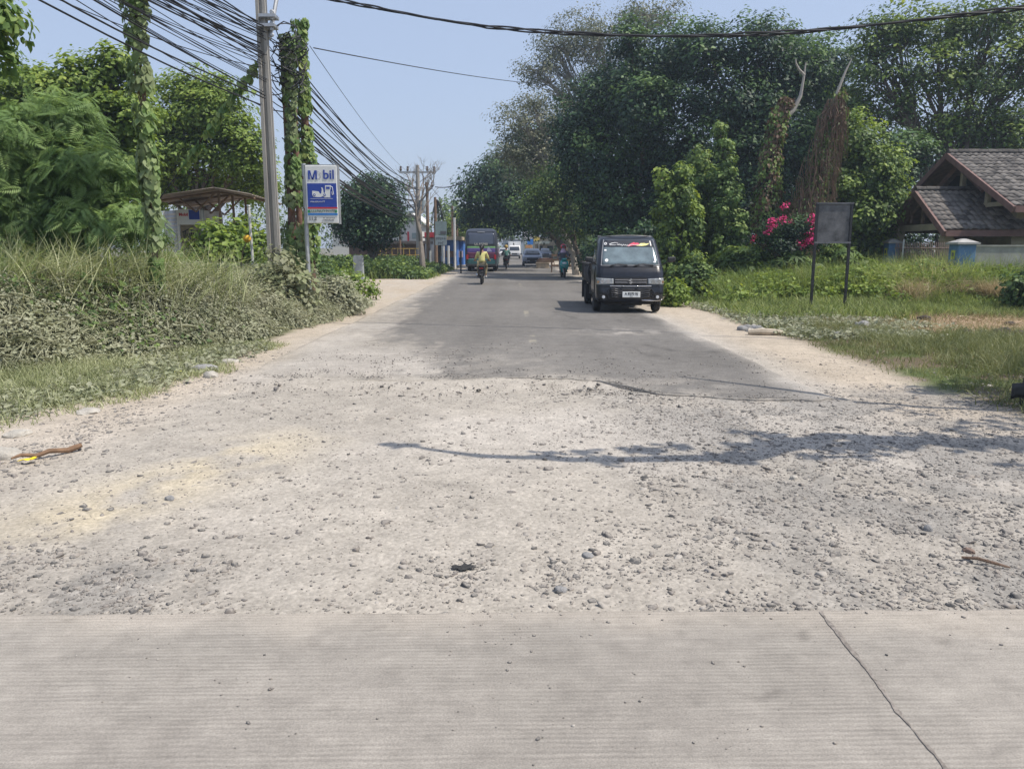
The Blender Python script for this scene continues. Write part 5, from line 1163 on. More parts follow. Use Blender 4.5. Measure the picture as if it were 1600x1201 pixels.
# small signs and posts at the left
def post(px, ytop, Y, w_, m_, label, name='post'):
    b = base(px, Y); mb = MB(); mb.tube([(0, 0, 0), (0, 0, P(px, ytop, Y).z - b[2])], w_, 8); o = mb.build(name, m_, smooth=True); o.location = b; return tag(o, label, 'post')
WP = mat('white_post_paint', (.62, .62, .6), .7, var=.12)
post(694, 384, 56, .12, WP, 'white roadside post just right of the grey sign panels')
post(702, 384, 58, .1, WP, 'white roadside post in front of the blue stall')
post(674, 392, 53, .07, WP, 'thin white post left of the grey sign panels')
post(712, 340, 60, .09, WP, 'pale slim pole rising in front of the blue stall')
post(721, 392, 48, .05, DARKP, 'low dark stub at the road edge left of the bus')
root = empty('panel_sign', base(689, 50), 'two stacked grey panels on one dark post beside the left lane edge', 'sign'); o = Vector(root.location)
GP = mat('weathered_grey_board', (.34, .4, .42), .6, var=.18, scale=2); GP2 = mat('dim_grey_board', (.26, .33, .33), .6, var=.2, scale=2)
def prect(name, m_, p0, p1, Y, root, o, dy=0, t=.05):
    a_, b_ = P(*p0, Y), P(*p1, Y); mb = MB(); mb.box(((a_.x + b_.x) / 2 - o.x, dy, (a_.z + b_.z) / 2 - o.z), (abs(b_.x - a_.x), t, abs(a_.z - b_.z))); return mb.build(name, m_, root)
pn = prect('lower_panel', GP, (680, 367), (698, 383), 50, root, o); prect('upper_panel', GP2, (680, 346), (698, 366.5), 50, root, o)
prect('dark_patch', GREYL, (688, 361), (697, 366), 50, root, o, -.035, .01)
mb = MB(); mb.tube([(0, .06, 0), (0, .06, P(689, 350, 50).z)], .06, 6)
mb.build('post', BLACKM, root)
c = P(689, 376, 50) - o; worn_letters(5, .18, GREYL, pn, (c.x, -.03, c.z), 4, 2)
# shark of small far poles
def wood_pole(px, ytop, Y, label, rad=.12, arms=0, tr=False):
    b = base(px, Y); root = empty('utility_pole', b, label, 'utility pole'); H_ = P(px, ytop, Y).z - b[2]; mb = MB(); mb.lathe([(0, rad * 1.3), (H_, rad * .8)], (0, 0, 0), 'Z', 10); mb.build('shaft', CONC if arms else WOOD, root, smooth=True)
    if arms:
        mb = MB(); 
        for k in range(arms): mb.box((0, 0, H_ - .5 - 1.1 * k), (2.6 - .5 * k, .12, .14)); mb.tube([(-1.0, 0, H_ - .5 - 1.1 * k), (0, 0, H_ - 1.3 - 1.1 * k), (1.0, 0, H_ - .5 - 1.1 * k)], .03, 4)
        mb.build('cross_arm', STEEL, root); pm = mat('dark_porcelain', (.1, .07, .06), .4)
        for k in range(arms):
            for x_ in (-1.2, -.7, .7, 1.2): mb = MB(); mb.lathe([(0, .05), (.15, .1), (.2, .06), (.32, .08), (.36, .02)], (x_ * (1 - .15 * k), 0, H_ - .43 - 1.1 * k), 'Z', 8); mb.build('insulator', pm, root)
    if tr:
        mb = MB(); mb.lathe([(0, .28), (.75, .28)], (.35, 0, H_ - 3.2), 'Z', 12); mb.box((0, 0, H_ - 3.3), (1.3, .5, .1)); mb.build('transformer', GP, root)
    return root
wood_pole(657, 258, 57, 'far concrete pole with two cross arms above the bare tree', .17, 2, True)
wood_pole(671, 285, 54, 'plain dark pole right of the bare tree', .11)
wood_pole(683, 308, 60, 'shorter dark pole hung with a bunch of cables', .12)
wood_pole(709, 322, 70, 'thin far pole before the pale trees', .12)
wood_pole(716, 350, 74, 'low far pole close to the bus', .1)
wood_pole(628, 340, 58, 'leaning thin dark pole at the right edge of the round tree', .07)
mb = MB(); r = np.random.default_rng(170); a = P(683, 312, 60)
for k in range(14): cable(mb, Vector((0, 0, 0)), P(672 + 26 * k / 13, 350 + r.uniform(-10, 10), 60) - a, -.1 - .3 * r.random(), .025, n=8)
o_ = mb.build('cable_tangle', CABLE); o_.location = a; tag(o_, 'bunch of slack cables hanging round the shorter far pole', 'cable tangle')
for i, (p0, p1, lab) in enumerate(((P(657, 268, 57), P(709, 326, 70), 'far wire from the cross arms to the next pole'), (P(683, 312, 60), P(709, 330, 70), 'far wire from the shorter dark pole to the thin pole'), (P(709, 326, 70), P(770, 350, 120), 'far wire vanishing behind the overhanging tree'))):
    mb = MB(); cable(mb, Vector((0, 0, 0)), p1 - p0, .35, .02, n=10); o_ = mb.build('cable', CABLE); o_.location = p0; tag(o_, lab, 'cable')

# ---------- house ----------
def tilemat():
    m, nt, b, out = newmat('old_roof_tiles'); L = nt.links.new; tc = N(nt, 'ShaderNodeTexCoord')
    no = N(nt, 'ShaderNodeTexNoise', i_Scale=3.5, i_Detail=8.0, i_Roughness=.75); L(tc.outputs['Object'], no.inputs['Vector'])
    r_ = N(nt, 'ShaderNodeValToRGB'); e = r_.color_ramp.elements; e[0].position = .3; e[0].color = (.055, .05, .046, 1); e[1].position = .75; e[1].color = (.25, .225, .2, 1)
    at = N(nt, 'ShaderNodeAttribute', attribute_name='v'); ad = N(nt, 'ShaderNodeMath', operation='MULTIPLY_ADD'); L(at.outputs['Fac'], ad.inputs[0]); ad.inputs[1].default_value = .35; L(no.outputs[0], ad.inputs[2])
    a2 = N(nt, 'ShaderNodeMath', operation='SUBTRACT'); L(ad.outputs[0], a2.inputs[0]); a2.inputs[1].default_value = .15
    L(a2.outputs[0], r_.inputs[0]); L(r_.outputs[0], b.inputs['Base Color']); b.inputs['Roughness'].default_value = .9; return m
TILES = tilemat()
def tile_plane(name, e0, e1, r0_, r1_, parent, seed=1, tw=.21, tl=.30, lift=.0):
    """rows of single curved tiles from the eave line e0-e1 up to the ridge line r0-r1"""
    e0, e1, r0_, r1_ = map(lambda v: np.array(v, float), (e0, e1, r0_, r1_)); up = ((r0_ + r1_) - (e0 + e1)) / 2; Lh = np.linalg.norm(up); rows = int(Lh / tl) + 1
    r = np.random.default_rng(seed); pos, fw = [], []
    sd = (e1 - e0) / np.linalg.norm(e1 - e0); nr = np.cross(sd, up / Lh); nr = nr if nr[2] > 0 else -nr
    for i in range(rows):
        f = i / rows; a_, b_ = e0 + (r0_ - e0) * f, e1 + (r1_ - e1) * f; n = int(np.linalg.norm(b_ - a_) / tw)
        for j in range(n): pos.append(a_ + (b_ - a_) * ((j + .5) / max(n, 1)) + nr * (.03 + .006 * r.normal()) + up / Lh * .015 * r.normal())
    pos = np.array(pos); n = len(pos); upv = up / Lh - nr * .10
    # tile template: curved pan, front lip thick
    us = np.linspace(-.5, .5, 6); tv = []; tf = []
    prof = [.0, .022, .035, .030, .008, .0]
    for k, (yy_, zz_) in enumerate(((0, 0), (1.18, 0))):
        for u, p_ in zip(us, prof): tv.append((u, yy_, p_ / .21 + zz_))
    for u, p_ in zip(us, prof): tv.append((u, 0.0, p_ / .21 - .1))
    for i in range(5): tf.append((i, i + 1, 7 + i, 6 + i)); tf.append((12 + i, 13 + i, i + 1, i))
    tv = np.array(tv) * np.array([1, 1, 1])
    sc = np.tile([tw * 1.04, tl, .21], (n, 1)); RM = rotmats(np.tile(upv, (n, 1)) + .012 * r.normal(size=(n, 3)), np.tile(nr, (n, 1)) + .02 * r.normal(size=(n, 3)))
    return scatter_mesh(name, [(tv, tf, pos, RM, sc, r.random(n), 0)], [TILES], parent, smooth=False)
CREAM = mat('cream_plaster', (.42, .36, .24), .9, var=.25, scale=2); FASC = mat('red_brown_fascia', (.17, .095, .08), .7, var=.25, scale=4); SHD = mat('dark_interior', (.03, .028, .026), .95)
hx, hy = 14.6, 25.0
root = empty('tiled_house', (hx, hy, -.1), 'cream house with two stepped tiled gable roofs behind the blue gate pillars', 'house')
def hl(x, y, z): return (x - .33 - hx, y - hy, z * .945 + .1)
def gable(rt, x0, x1, yn, yf, ze, zrg, nm, over=.0):
    ym = (yn + yf) / 2; cls = empty if False else None
    mbr = MB()  # boards under the tiles
    for (ya, za, yb, zb_) in ((yn, ze, ym, zrg), (yf, ze, ym, zrg)):
        a_, b_, c_, d_ = [Vector(hl(*q)) for q in ((x0, ya, za - .05), (x1, ya, za - .05), (x1, yb, zb_ - .05), (x0, yb, zb_ - .05))]
        mbr.add([a_, b_, c_, d_, a_ - Vector((0, 0, .06)), b_ - Vector((0, 0, .06)), c_ - Vector((0, 0, .06)), d_ - Vector((0, 0, .06))], [(0, 1, 2, 3), (4, 7, 6, 5), (0, 4, 5, 1), (1, 5, 6, 2), (2, 6, 7, 3), (3, 7, 4, 0)])
    rf = mbr.build('roof', WOOD, rt)
    tile_plane('tiles', hl(x0, yn - .08, ze - .06), hl(x1, yn - .08, ze - .06), hl(x0, ym, zrg), hl(x1, ym, zrg), rf, seed=hash(nm) % 9 + 1 if False else len(nm))
    tile_plane('tiles', hl(x1, yf + .08, ze - .06), hl(x0, yf + .08, ze - .06), hl(x1, ym, zrg), hl(x0, ym, zrg), rf, seed=len(nm) + 3)
    mb = MB(); k = int((x1 - x0) / .35)   # ridge caps
    for i in range(k):
        xx = x0 + (x1 - x0) * i / k; mb.tube([hl(xx - .02, ym, zrg + .05), hl(xx + (x1 - x0) / k + .03, ym, zrg + .05 + .008 * ((i * 7) % 3))], [.105, .09], 8)
    mb.build('ridge_tiles', TILES, rf)
    # barge boards on the gable end, and eave board
    mb = MB()
    for ya in (yn, yf):
        s_ = 1 if ya == yn else -1; a_ = Vector(hl(x0 - .04, ya - .1 * s_, ze - .2)); b_ = Vector(hl(x0 - .04, ym, zrg - .09)); d = (b_ - a_).normalized(); nn = Vector((1, 0, 0)).cross(d).normalized() * (.1 if s_ > 0 else -.1)
        t_ = Vector((.045, 0, 0)); mb.add([a_ - nn - t_, b_ - nn - t_, b_ + nn - t_, a_ + nn - t_, a_ - nn + t_, b_ - nn + t_, b_ + nn + t_, a_ + nn + t_], [(0, 1, 2, 3), (7, 6, 5, 4), (0, 4, 5, 1), (1, 5, 6, 2), (2, 6, 7, 3), (3, 7, 4, 0)])
    mb.build('barge_board', FASC, rf)
    mb = MB(); mb.box(hl((x0 + x1) / 2, yn - .1, ze - .19), (x1 - x0, .045, .2)); mb.build('eave_board', FASC, rf)
    return rf
gable(root, 14.6, 18.2, 25.9, 30.0, 2.36, 3.78, 'porch')
gable(root, 15.97, 27.0, 24.6, 32.6, 3.12, 5.2, 'mainroof')
for (x_, y_3) in ((14.95, 26.35), (17.2, 26.35), (14.95, 29.6)): mb = MB(); mb.box(hl(x_, y_3, 1.15), (.3, .3, 2.45)); mb.box(hl(x_, y_3, 1.95), (.36, .36, .08)); mb.box(hl(x_, y_3, .12), (.38, .38, .3)); mb.build('porch_column', CREAM, root)
mb = MB(); mb.box(hl(14.95, 27.97, 2.42), (.16, 3.5, .22)); mb.box(hl(16.2, 26.35, 2.32), (2.9, .16, .2)); mb.build('porch_beam', CREAM, root)
mb = MB()
for yv in (27.1, 27.97, 28.8): mb.box(hl(14.95, yv, 2.9), (.1, .1, 1.0 if yv == 27.97 else .55))
a_ = Vector(hl(14.95, 26.6, 2.5)); b_ = Vector(hl(14.95, 27.97, 3.5)); mb.tube([a_, b_], .06, 4); mb.tube([Vector(hl(14.95, 29.4, 2.5)), b_], .06, 4); mb.build('gable_truss', WOOD, root)
mb = MB(); mb.box(hl(21.2, 28.2, 1.5), (8.0, 3.8, 3.2)); mb.box(hl(17.0, 29.0, 1.2), (.5, 2.0, 2.4)); mb.build('wall', CREAM, root)
mb = MB(); mb.prism([(hl(0, 26.4, 0)[1], 3.1), (hl(0, 31.6, 0)[1], 3.1), (hl(0, 29.6, 0)[1], 4.3), (hl(0, 27.8, 0)[1], 4.3)], 'X', hl(16.9, 0, 0)[0], hl(17.05, 0, 0)[0]); mb.build('gable_wall', SHD, root)
mb = MB()
for (yv, zt3) in ((27.0, 3.65), (28.6, 4.55), (30.2, 3.65)): mb.box(hl(16.6, yv, (3.0 + zt3) / 2), (.14, .16, zt3 - 2.9))
mb.box(hl(16.6, 28.6, 3.2), (.12, 5.4, .14)); mb.build('gable_frame', CREAM, root)
mb = MB()
for s_, yn_ in ((1, 26.9), (-1, 30.3)): mb.tube([Vector(hl(16.35, yn_, 3.7)), Vector(hl(16.35, 28.6, 4.75))], .1, 4)
mb.build('gable_brace', FASC, root)
wn = MB(); wn.box(hl(19.0, 26.27, 1.45), (2.1, .06, .8)); w1 = wn.build('window', SHD, root)
mb = MB(); 
for x_ in (17.98, 19.0, 20.02): mb.box(hl(x_, 26.22, 1.45), (.06, .08, .86))
for z_ in (1.03, 1.87): mb.box(hl(19.0, 26.22, z_), (2.1, .08, .06))
mb.build('frame', FASC, w1)
mb = MB(); mb.box(hl(21.6, 26.27, 1.5), (.9, .06, 1.2)); w2 = mb.build('window', SHD, root)
mb = MB(); mb.box(hl(16.72, 28.6, 1.1), (.06, .9, 2.1)); mb.build('door', BRN, root)
mb = MB(); mb.tube([hl(17.5, 26.3, 2.3), hl(17.2, 26.3, 1.95)], .05, 4); mb.tube([hl(17.55, 26.0, 0), hl(17.55, 26.0, 2.35)], .02, 6); mb.build('drain_pipe', WP, root)

# gate pillars, fence, wall
BLUEW = mat('faded_blue_paint', (.1, .2, .34), .8, var=.3, scale=3, bump=.15); CAPM = mat('grey_cap', (.36, .35, .33), .85, var=.2)
def pillar(x, y, w_, h_, label, plate=True):
    root = empty('gate_pillar', (x, y, gz(x, y) - .1), label, 'pillar'); z0 = .1 - gz(x, y) * 0
    mb = MB(); mb.box((0, 0, h_ / 2), (w_, w_, h_), bev=.01); mb.build('shaft', BLUEW, root)
    mb = MB(); mb.box((0, 0, h_ + .03), (w_ * 1.3, w_ * 1.3, .06)); mb.loft([[(-w_ * .6, -w_ * .6, h_ + .06), (w_ * .6, -w_ * .6, h_ + .06), (w_ * .6, w_ * .6, h_ + .06), (-w_ * .6, w_ * .6, h_ + .06)], [(-.05, -.05, h_ + .17), (.05, -.05, h_ + .17), (.05, .05, h_ + .17), (-.05, .05, h_ + .17)]]); mb.build('cap', CAPM, root)
    if plate:
        mb = MB(); mb.box((-w_ / 2 - .008, .0, h_ - .3), (.012, .2, .26)); pl = mb.build('number_plate', mat('yellow_green_plate', (.5, .55, .08), .5), root); mb = MB(); mb.box((-w_ / 2 - .018, .0, h_ - .3), (.006, .1, .12)); mb.build('plate_mark', GREYL, pl)
    return root
g0 = gz(13.4, 23.5); pillar(13.55, 23.5, .52, 1.78 - g0, 'near blue gate pillar with a grey cap at the end of the wall'); pillar(13.85, 28.5, .4, 1.84 - gz(13.85, 28.5), 'middle blue gate pillar before the porch'); pillar(13.95, 31.6, .4, 1.86 - gz(13.95, 31.6), 'farthest blue pillar beside the blank panel', False)
def barfence(name, p0, p1, h_, label, n, base_h=.45):
    root = empty(name, (p0[0], p0[1], 0), label, 'fence'); d = Vector((p1[0] - p0[0], p1[1] - p0[1], 0)); M_ = MAT_R
    for z in (.55, h_ - .18): mb = MB(); mb.tube([(0, 0, z), d + Vector((0, 0, z))], .022, 5); mb.build('rail', M_, root)
    for i in range(n):
        f = (i + .5) / n; mb = MB(); q = d * f; mb.tube([q + Vector((0, 0, .3)), q + Vector((0, 0, h_ - .03)), q + Vector((0, 0, h_ + .03))], [.013, .013, .002], 5); mb.build('bar', M_, root)
    mb = MB(); nn = Vector((-d.y, d.x, 0)).normalized() * .06; mb.add([-nn + Vector((0, 0, -.1)), nn + Vector((0, 0, -.1)), d + nn + Vector((0, 0, -.1)), d - nn + Vector((0, 0, -.1)), -nn + Vector((0, 0, base_h)), nn + Vector((0, 0, base_h)), d + nn + Vector((0, 0, base_h)), d - nn + Vector((0, 0, base_h))], [(0, 3, 2, 1), (4, 5, 6, 7), (0, 1, 5, 4), (1, 2, 6, 5), (2, 3, 7, 6), (3, 0, 4, 7)])
    mb.build('low_wall', CREAM, root); return root
MAT_R = mat('rusty_rose_bars', (.34, .24, .2), .7, var=.3)
barfence('bar_fence', (13.6, 23.85), (13.83, 28.2), 1.75, 'rusty pointed bar gate between the near and middle blue pillars', 34)
barfence('bar_fence', (13.85, 28.8), (13.95, 31.3), 1.75, 'rusty pointed bar fence between the middle and farthest blue pillars', 16)
mb = MB(); g_ = g0; mb.box((4.05, .0, .8), (8.0, .16, 1.66)); mb.box((4.05, 0, 1.645), (8.0, .22, .05)); o_ = mb.build('boundary_wall', mat('stained_grey_plaster', (.3, .3, .26), .9, var=.3, scale=2.2, bump=.2)); o_.location = (13.85, 23.5, 0); tag(o_, 'low stained grey wall running right from the near blue pillar', 'wall')
post(1402, 374, 27.5, .03, WP, 'thin white frame pole behind the bar gate')

# ---------- blank frame sign ----------
FY = 19.7; c0, c1 = P(1268, 480, FY), P(1318, 480, FY)
root = empty('frame_sign', ((c0.x + c1.x) / 2, FY, -.05), 'blank dark panel in a black frame on two thin legs, standing in the right verge', 'sign'); W_ = .86; zt4 = P(1296, 318, FY).z + .05; zb4 = P(1296, 379, FY).z + .05
for s_ in (-1, 1): mb = MB(); mb.box((s_ * W_ / 2, 0, zt4 / 2), (.06, .06, zt4)); mb.build('leg', BLACKM, root)
mb = MB()
for z in (zt4, zb4): mb.box((0, 0, z), (W_ + .06, .062, .045))
mb.box((0, -.033, zt4 + .01), (W_ + .1, .01, .02)); mb.build('crossbar', mat('scuffed_frame', (.16, .16, .17), .4, metal=.3, var=.4), root)
mb = MB(); mb.box((0, .005, (zt4 + zb4) / 2), (W_ - .065, .02, zt4 - zb4 - .05)); mb.build('panel', mat('smudged_dark_panel', (.10, .10, .105), .4, var=.7, scale=4.0, spec=.6), root)

# black flap at the right edge
g = G(1592, 632); root = empty('leaning_post', (g.x + .05, g.y, -.05), 'dark leaning post with a black rubber flap at the right frame edge', 'post')
mb = MB(); mb.tube([(.0, 0, 0), (.03, .02, .25), (.09, .05, .6)], .05, 8); mb.build('post', DARKP, root, smooth=True)
mb = MB(); mb.grid(lambda u, w_: (-.17 + .2 * u, -.05 + .02 * math.sin(u * 4), .12 + .03 * u + .16 * w_ * (1 - .15 * u)), [i / 8 for i in range(9)], [0, .3, .6, 1]); mb.build('flap', DARKP, root, smooth=True, solid=.015)

# ---------- rocks, litter, sticks ----------
def rock(px, py, s, label, m_=None, seed=1, flat=.6, name='rock'):
    r = np.random.default_rng(seed); v, f = ico(3); nz = np.array([fbm(v[:, 0] * 2 + seed, v[:, 1] * 2 + v[:, 2] * 1.7, 1.0, seed, 3)]).T
    v = v * (.7 + .7 * nz); v = np.sign(v) * np.abs(v) ** .85 * np.array([s, s * .75, s * flat]); g = G(px, py); mb = MB(); mb.add([tuple(q) for q in v], f)
    o = mb.build(name, m_ or ROCK, smooth=True); o.location = (g.x, g.y, gz(g.x, g.y) + s * flat * .2); o.rotation_euler = (0, 0, r.uniform(0, 6)); return tag(o, label, 'rock')
ROCK = mat('pale_rock', (.42, .39, .34), .9, var=.3, scale=9, bump=.5); ROCKD = mat('grey_rock', (.26, .255, .25), .9, var=.3, scale=9, bump=.5)
rock(4, 714, .12, 'large pale rock at the left frame edge beside the stick', seed=1); rock(28, 679, .12, 'flat pale stone in the grass above the stick at left', seed=2, flat=.3)
rock(318, 577, .17, 'layered flat grey rock at the foot of the left bank', ROCKD, 3, .4); rock(330, 588, .1, 'small stone just below the layered rock', ROCK, 4); rock(138, 642, .13, 'flat whitish slab of rubble at the left edge of the broken road', seed=5, flat=.25)
rock(360, 565, .12, 'pale flat rock right of the layered one', ROCK, 6, .35); rock(1347, 512, .17, 'rounded grey rock beside a tuft on the right verge', ROCKD, 7, .7); rock(1362, 500, .11, 'smaller pale rock behind the rounded grey one', ROCK, 8); rock(1310, 525, .11, 'half hidden grey rock in the verge grass', ROCKD, 9)
for i, (px, py, s) in enumerate(((1160, 515, .12), (1172, 517, .1), (1182, 514, .13), (1192, 517, .1), (1168, 511, .1), (1178, 510, .09))):
    tag(rock(px, py, s, 'x', ROCK if i % 2 else ROCKD, 20 + i), 'small broken rubble stone in the little heap at the right road edge'); bpy.data.objects[-1] if False else None
for o_ in [o for o in bpy.data.objects if o.get('label', '').startswith('small broken rubble')]: o_['group'] = 'rubble heap at the right road edge'
rock(1450, 824, .03, 'small dark stone pair lying loose on the gravel at right', ROCKD, 30, .8); rock(1514, 858, .028, 'reddish brown pebble on the gravel near the right corner', mat('brown_stone', (.2, .14, .11), .8), 31, .7); rock(1240, 745, .0301, 'tiny pale pebble on the gravel below the bough shadow', ROCK, 32, .7)
rock(265, 779, .03, 'dark stone standing out of the pale dust at left', ROCKD, 33, .7); rock(876, 916, .032, 'smooth grey stone bedded near the pavement edge', ROCKD, 34, .6); rock(918, 865, .034, 'flat dark grey stone bedded in the middle of the gravel', ROCKD, 35, .4)
g = G(1196, 522); mb = MB(); mb.tube([(-.32, .02, .05), (-.1, -.02, .07), (.12, .01, .06), (.34, .03, .04)], [.05, .065, .06, .04], 8); o_ = mb.build('log_piece', mat('pale_dead_wood', (.42, .36, .28), .85, var=.3), smooth=True); o_.location = (g.x, g.y, gz(g.x, g.y)); tag(o_, 'short piece of pale dead wood in front of the rubble heap', 'wood')
a_, b_ = G(18, 722), G(128, 703); mb = MB(); d = b_ - a_; pts = [d * t + Vector((0, .02 * math.sin(t * 9), .035 + .012 * math.sin(t * 14))) for t in [i / 9 for i in range(10)]]
mb.tube(pts, [.008, .014, .016, .018, .018, .02, .02, .022, .024, .018], 7); o_ = mb.build('stick', mat('brown_stick', (.2, .12, .07), .85, var=.35, scale=14), smooth=True); o_.location = (a_.x, a_.y, gz(a_.x, a_.y)); tag(o_, 'long brown stick lying on the left edge of the broken road', 'stick')
mb = MB(); g = G(1535, 878); mb.tube([(-.08, .05, .02), (-.02, .01, .03), (.05, -.03, .02), (.1, -.07, .015)], [.006, .009, .008, .004], 6); o_ = mb.build('stick', BARKR, smooth=True); o_.location = (g.x, g.y, gz(g.x, g.y)); tag(o_, 'short bent twig on the gravel near the right corner', 'stick')
def litter(px, py, s, col, label, seed, name='litter'):
    r = np.random.default_rng(seed); g = G(px, py); mb = MB(); mb.grid(lambda u, w_: (u * s + .02 * r.normal(), w_ * s * .7, .02 + .25 * s * abs(math.sin(u * 5 + w_ * 3 + seed)) * .6), [i / 5 - .5 for i in range(6)], [i / 4 - .5 for i in range(5)])
    o = mb.build(name, mat('litter_film', col, .4, var=.15)); o.location = (g.x, g.y, gz(g.x, g.y) + .015); o.rotation_euler.z = seed; return tag(o, label, 'litter')
litter(48, 722, .07, (.8, .6, .02), 'bright yellow scrap lying against the brown stick', 1); litter(278, 585, .13, (.68, .66, .12), 'yellow and white wrapper at the foot of the left bank', 2); litter(1266, 519, .16, (.3, .55, .38), 'pale green plastic scrap at the right road edge', 3)
litter(1378, 499, .2, (.6, .56, .48), 'pale cardboard scrap on the bare earth at right', 4); litter(1503, 497, .13, (.66, .6, .4), 'small cream scrap further right on the bare earth', 5); litter(1130, 499, .08, (.65, .62, .58), 'white scrap at the edge of the creeping weeds', 6)
# clods on the bare earth
for i, (px, py, s) in enumerate(((1443, 499, .14), (1445, 510, .1), (1568, 521, .2), (1590, 524, .16), (1510, 520, .12), (1578, 507, .12))):
    rock(px, py, s, 'dark earth clod lying on the bare brown patch at right', mat('dark_clod', (.06, .045, .035), .95, bump=.4), 60 + i, .55, 'earth_clod')['group'] = 'dark clods on the bare brown patch'
# dark oil or tar spot
g = G(722, 884); r = np.random.default_rng(5); th = np.linspace(0, 2 * math.pi, 28)[:-1]; mb = MB(); z0 = gz(g.x, g.y)
vs = [(math.cos(t) * .07 * (1 + .25 * r.normal()), math.sin(t) * .035 * (1 + .3 * r.normal())) for t in th]; vs = [(a, b, gz(g.x + a, g.y + b) - z0 + .012) for a, b in vs]; mb.add([(0, 0, .014)] + vs, [(0, 1 + i, 1 + (i + 1) % len(vs)) for i in range(len(vs))])
o_ = mb.build('tar_spot', mat('black_tar', (.03, .028, .026), .7, var=.4, scale=40, bump=.5)); o_.location = (g.x, g.y, z0); tag(o_, 'small black tar spot on the broken road near the pavement', 'tar spot')
# ================= vehicles =================
def ring(yf, yb, w, r, z, n=5, xo=0):
    out = []
    for (cx, cy, a0) in ((w - r, yf + r, -90), (w - r, yb - r, 0), (-w + r, yb - r, 90), (-w + r, yf + r, 180)):
        for k in range(n + 1):
            t = R(a0 + 90 * k / n); out.append((cx + r * math.cos(t) + xo, cy + r * math.sin(t), z))
    return out
class Body:
    """levels: (z, front y, back y, half width, corner radius)"""
    def __init__(s, lv): s.lv = lv; s.zs = [l[0] for l in lv]
    def at(s, z): return [float(np.interp(z, s.zs, [l[i] for l in s.lv])) for i in (1, 2, 3, 4)]
    def mesh(s, name, m_, root, sub=0):
        mb = MB(); rings = []
        for i in range(len(s.lv) - 1):
            a, b = s.lv[i], s.lv[i + 1]
            for k in range(sub + 1):
                f = k / (sub + 1); l = [a[j] * (1 - f) + b[j] * f for j in range(5)]; rings.append(ring(l[1], l[2], l[3], l[4], l[0]))
        l = s.lv[-1]; rings.append(ring(l[1], l[2], l[3], l[4], l[0])); mb.loft(rings); return mb.build(name, m_, root, smooth=True)
    def front(s, u, z, off=.006, rear=False):
        yf, yb, w, r = s.at(z); x = u * w; e = abs(x) - (w - r); dy = r - math.sqrt(max(r * r - e * e, 0)) if e > 0 else 0
        return (x, (yb - dy + off) if rear else (yf + dy - off), z)
    def side(s, sg, y, z, off=.006):
        yf, yb, w, r = s.at(z); e = max((yf + r) - y, y - (yb - r)); dx = r - math.sqrt(max(r * r - e * e, 0)) if e > 0 else 0
        return (sg * (w - dx + off), y, z)
def fpanel(bd, name, m_, root, u0, u1, z0, z1, off=.006, rear=False, n=14, k=6, ztrim=None, par=None, solid=.006):
    mb = MB()
    def fn(u, w_):
        uu = u0 + (u1 - u0) * u; a, b = z0, z1
        if ztrim: a, b = ztrim(uu)
        return bd.front(uu, a + (b - a) * w_, off, rear)
    mb.grid(fn, [i / n for i in range(n + 1)], [i / k for i in range(k + 1)]); return mb.build(name, m_, par or root, smooth=True, solid=solid)
def spanel(bd, name, m_, root, sg, y0, y1, z0, z1, off=.006, slant=0, n=8, k=5, slb=0, solid=.006):
    mb = MB(); mb.grid(lambda u, w_: bd.side(sg, (y0 + slant * w_) + ((y1 + slb * w_) - (y0 + slant * w_)) * u, z0 + (z1 - z0) * w_, off), [i / n for i in range(n + 1)], [i / k for i in range(k + 1)]); return mb.build(name, m_, root, smooth=True, solid=solid)
def wheel(root, x, y, rad, wd, rim=STEEL, name='wheel'):
    h = wd / 2; mb = MB(); mb.lathe([(-h, rad * .62), (-h, rad * .88), (-h * .75, rad * .98), (-h * .3, rad), (h * .3, rad), (h * .75, rad * .98), (h, rad * .88), (h, rad * .62)], (0, 0, 0), 'X', 28)
    o = mb.build(name, TYRE, root, smooth=True); o.location = (x, y, rad)
    mb = MB()
    for s in (-1, 1):
        mb.lathe([(s * h * .55, rad * .6), (s * h * .8, rad * .6), (s * h * .7, rad * .5), (s * h * .45, rad * .4), (s * h * .7, rad * .18), (s * h * .75, .01)], (0, 0, 0), 'X', 20)
    mb.build('rim', rim, o, smooth=True); return o

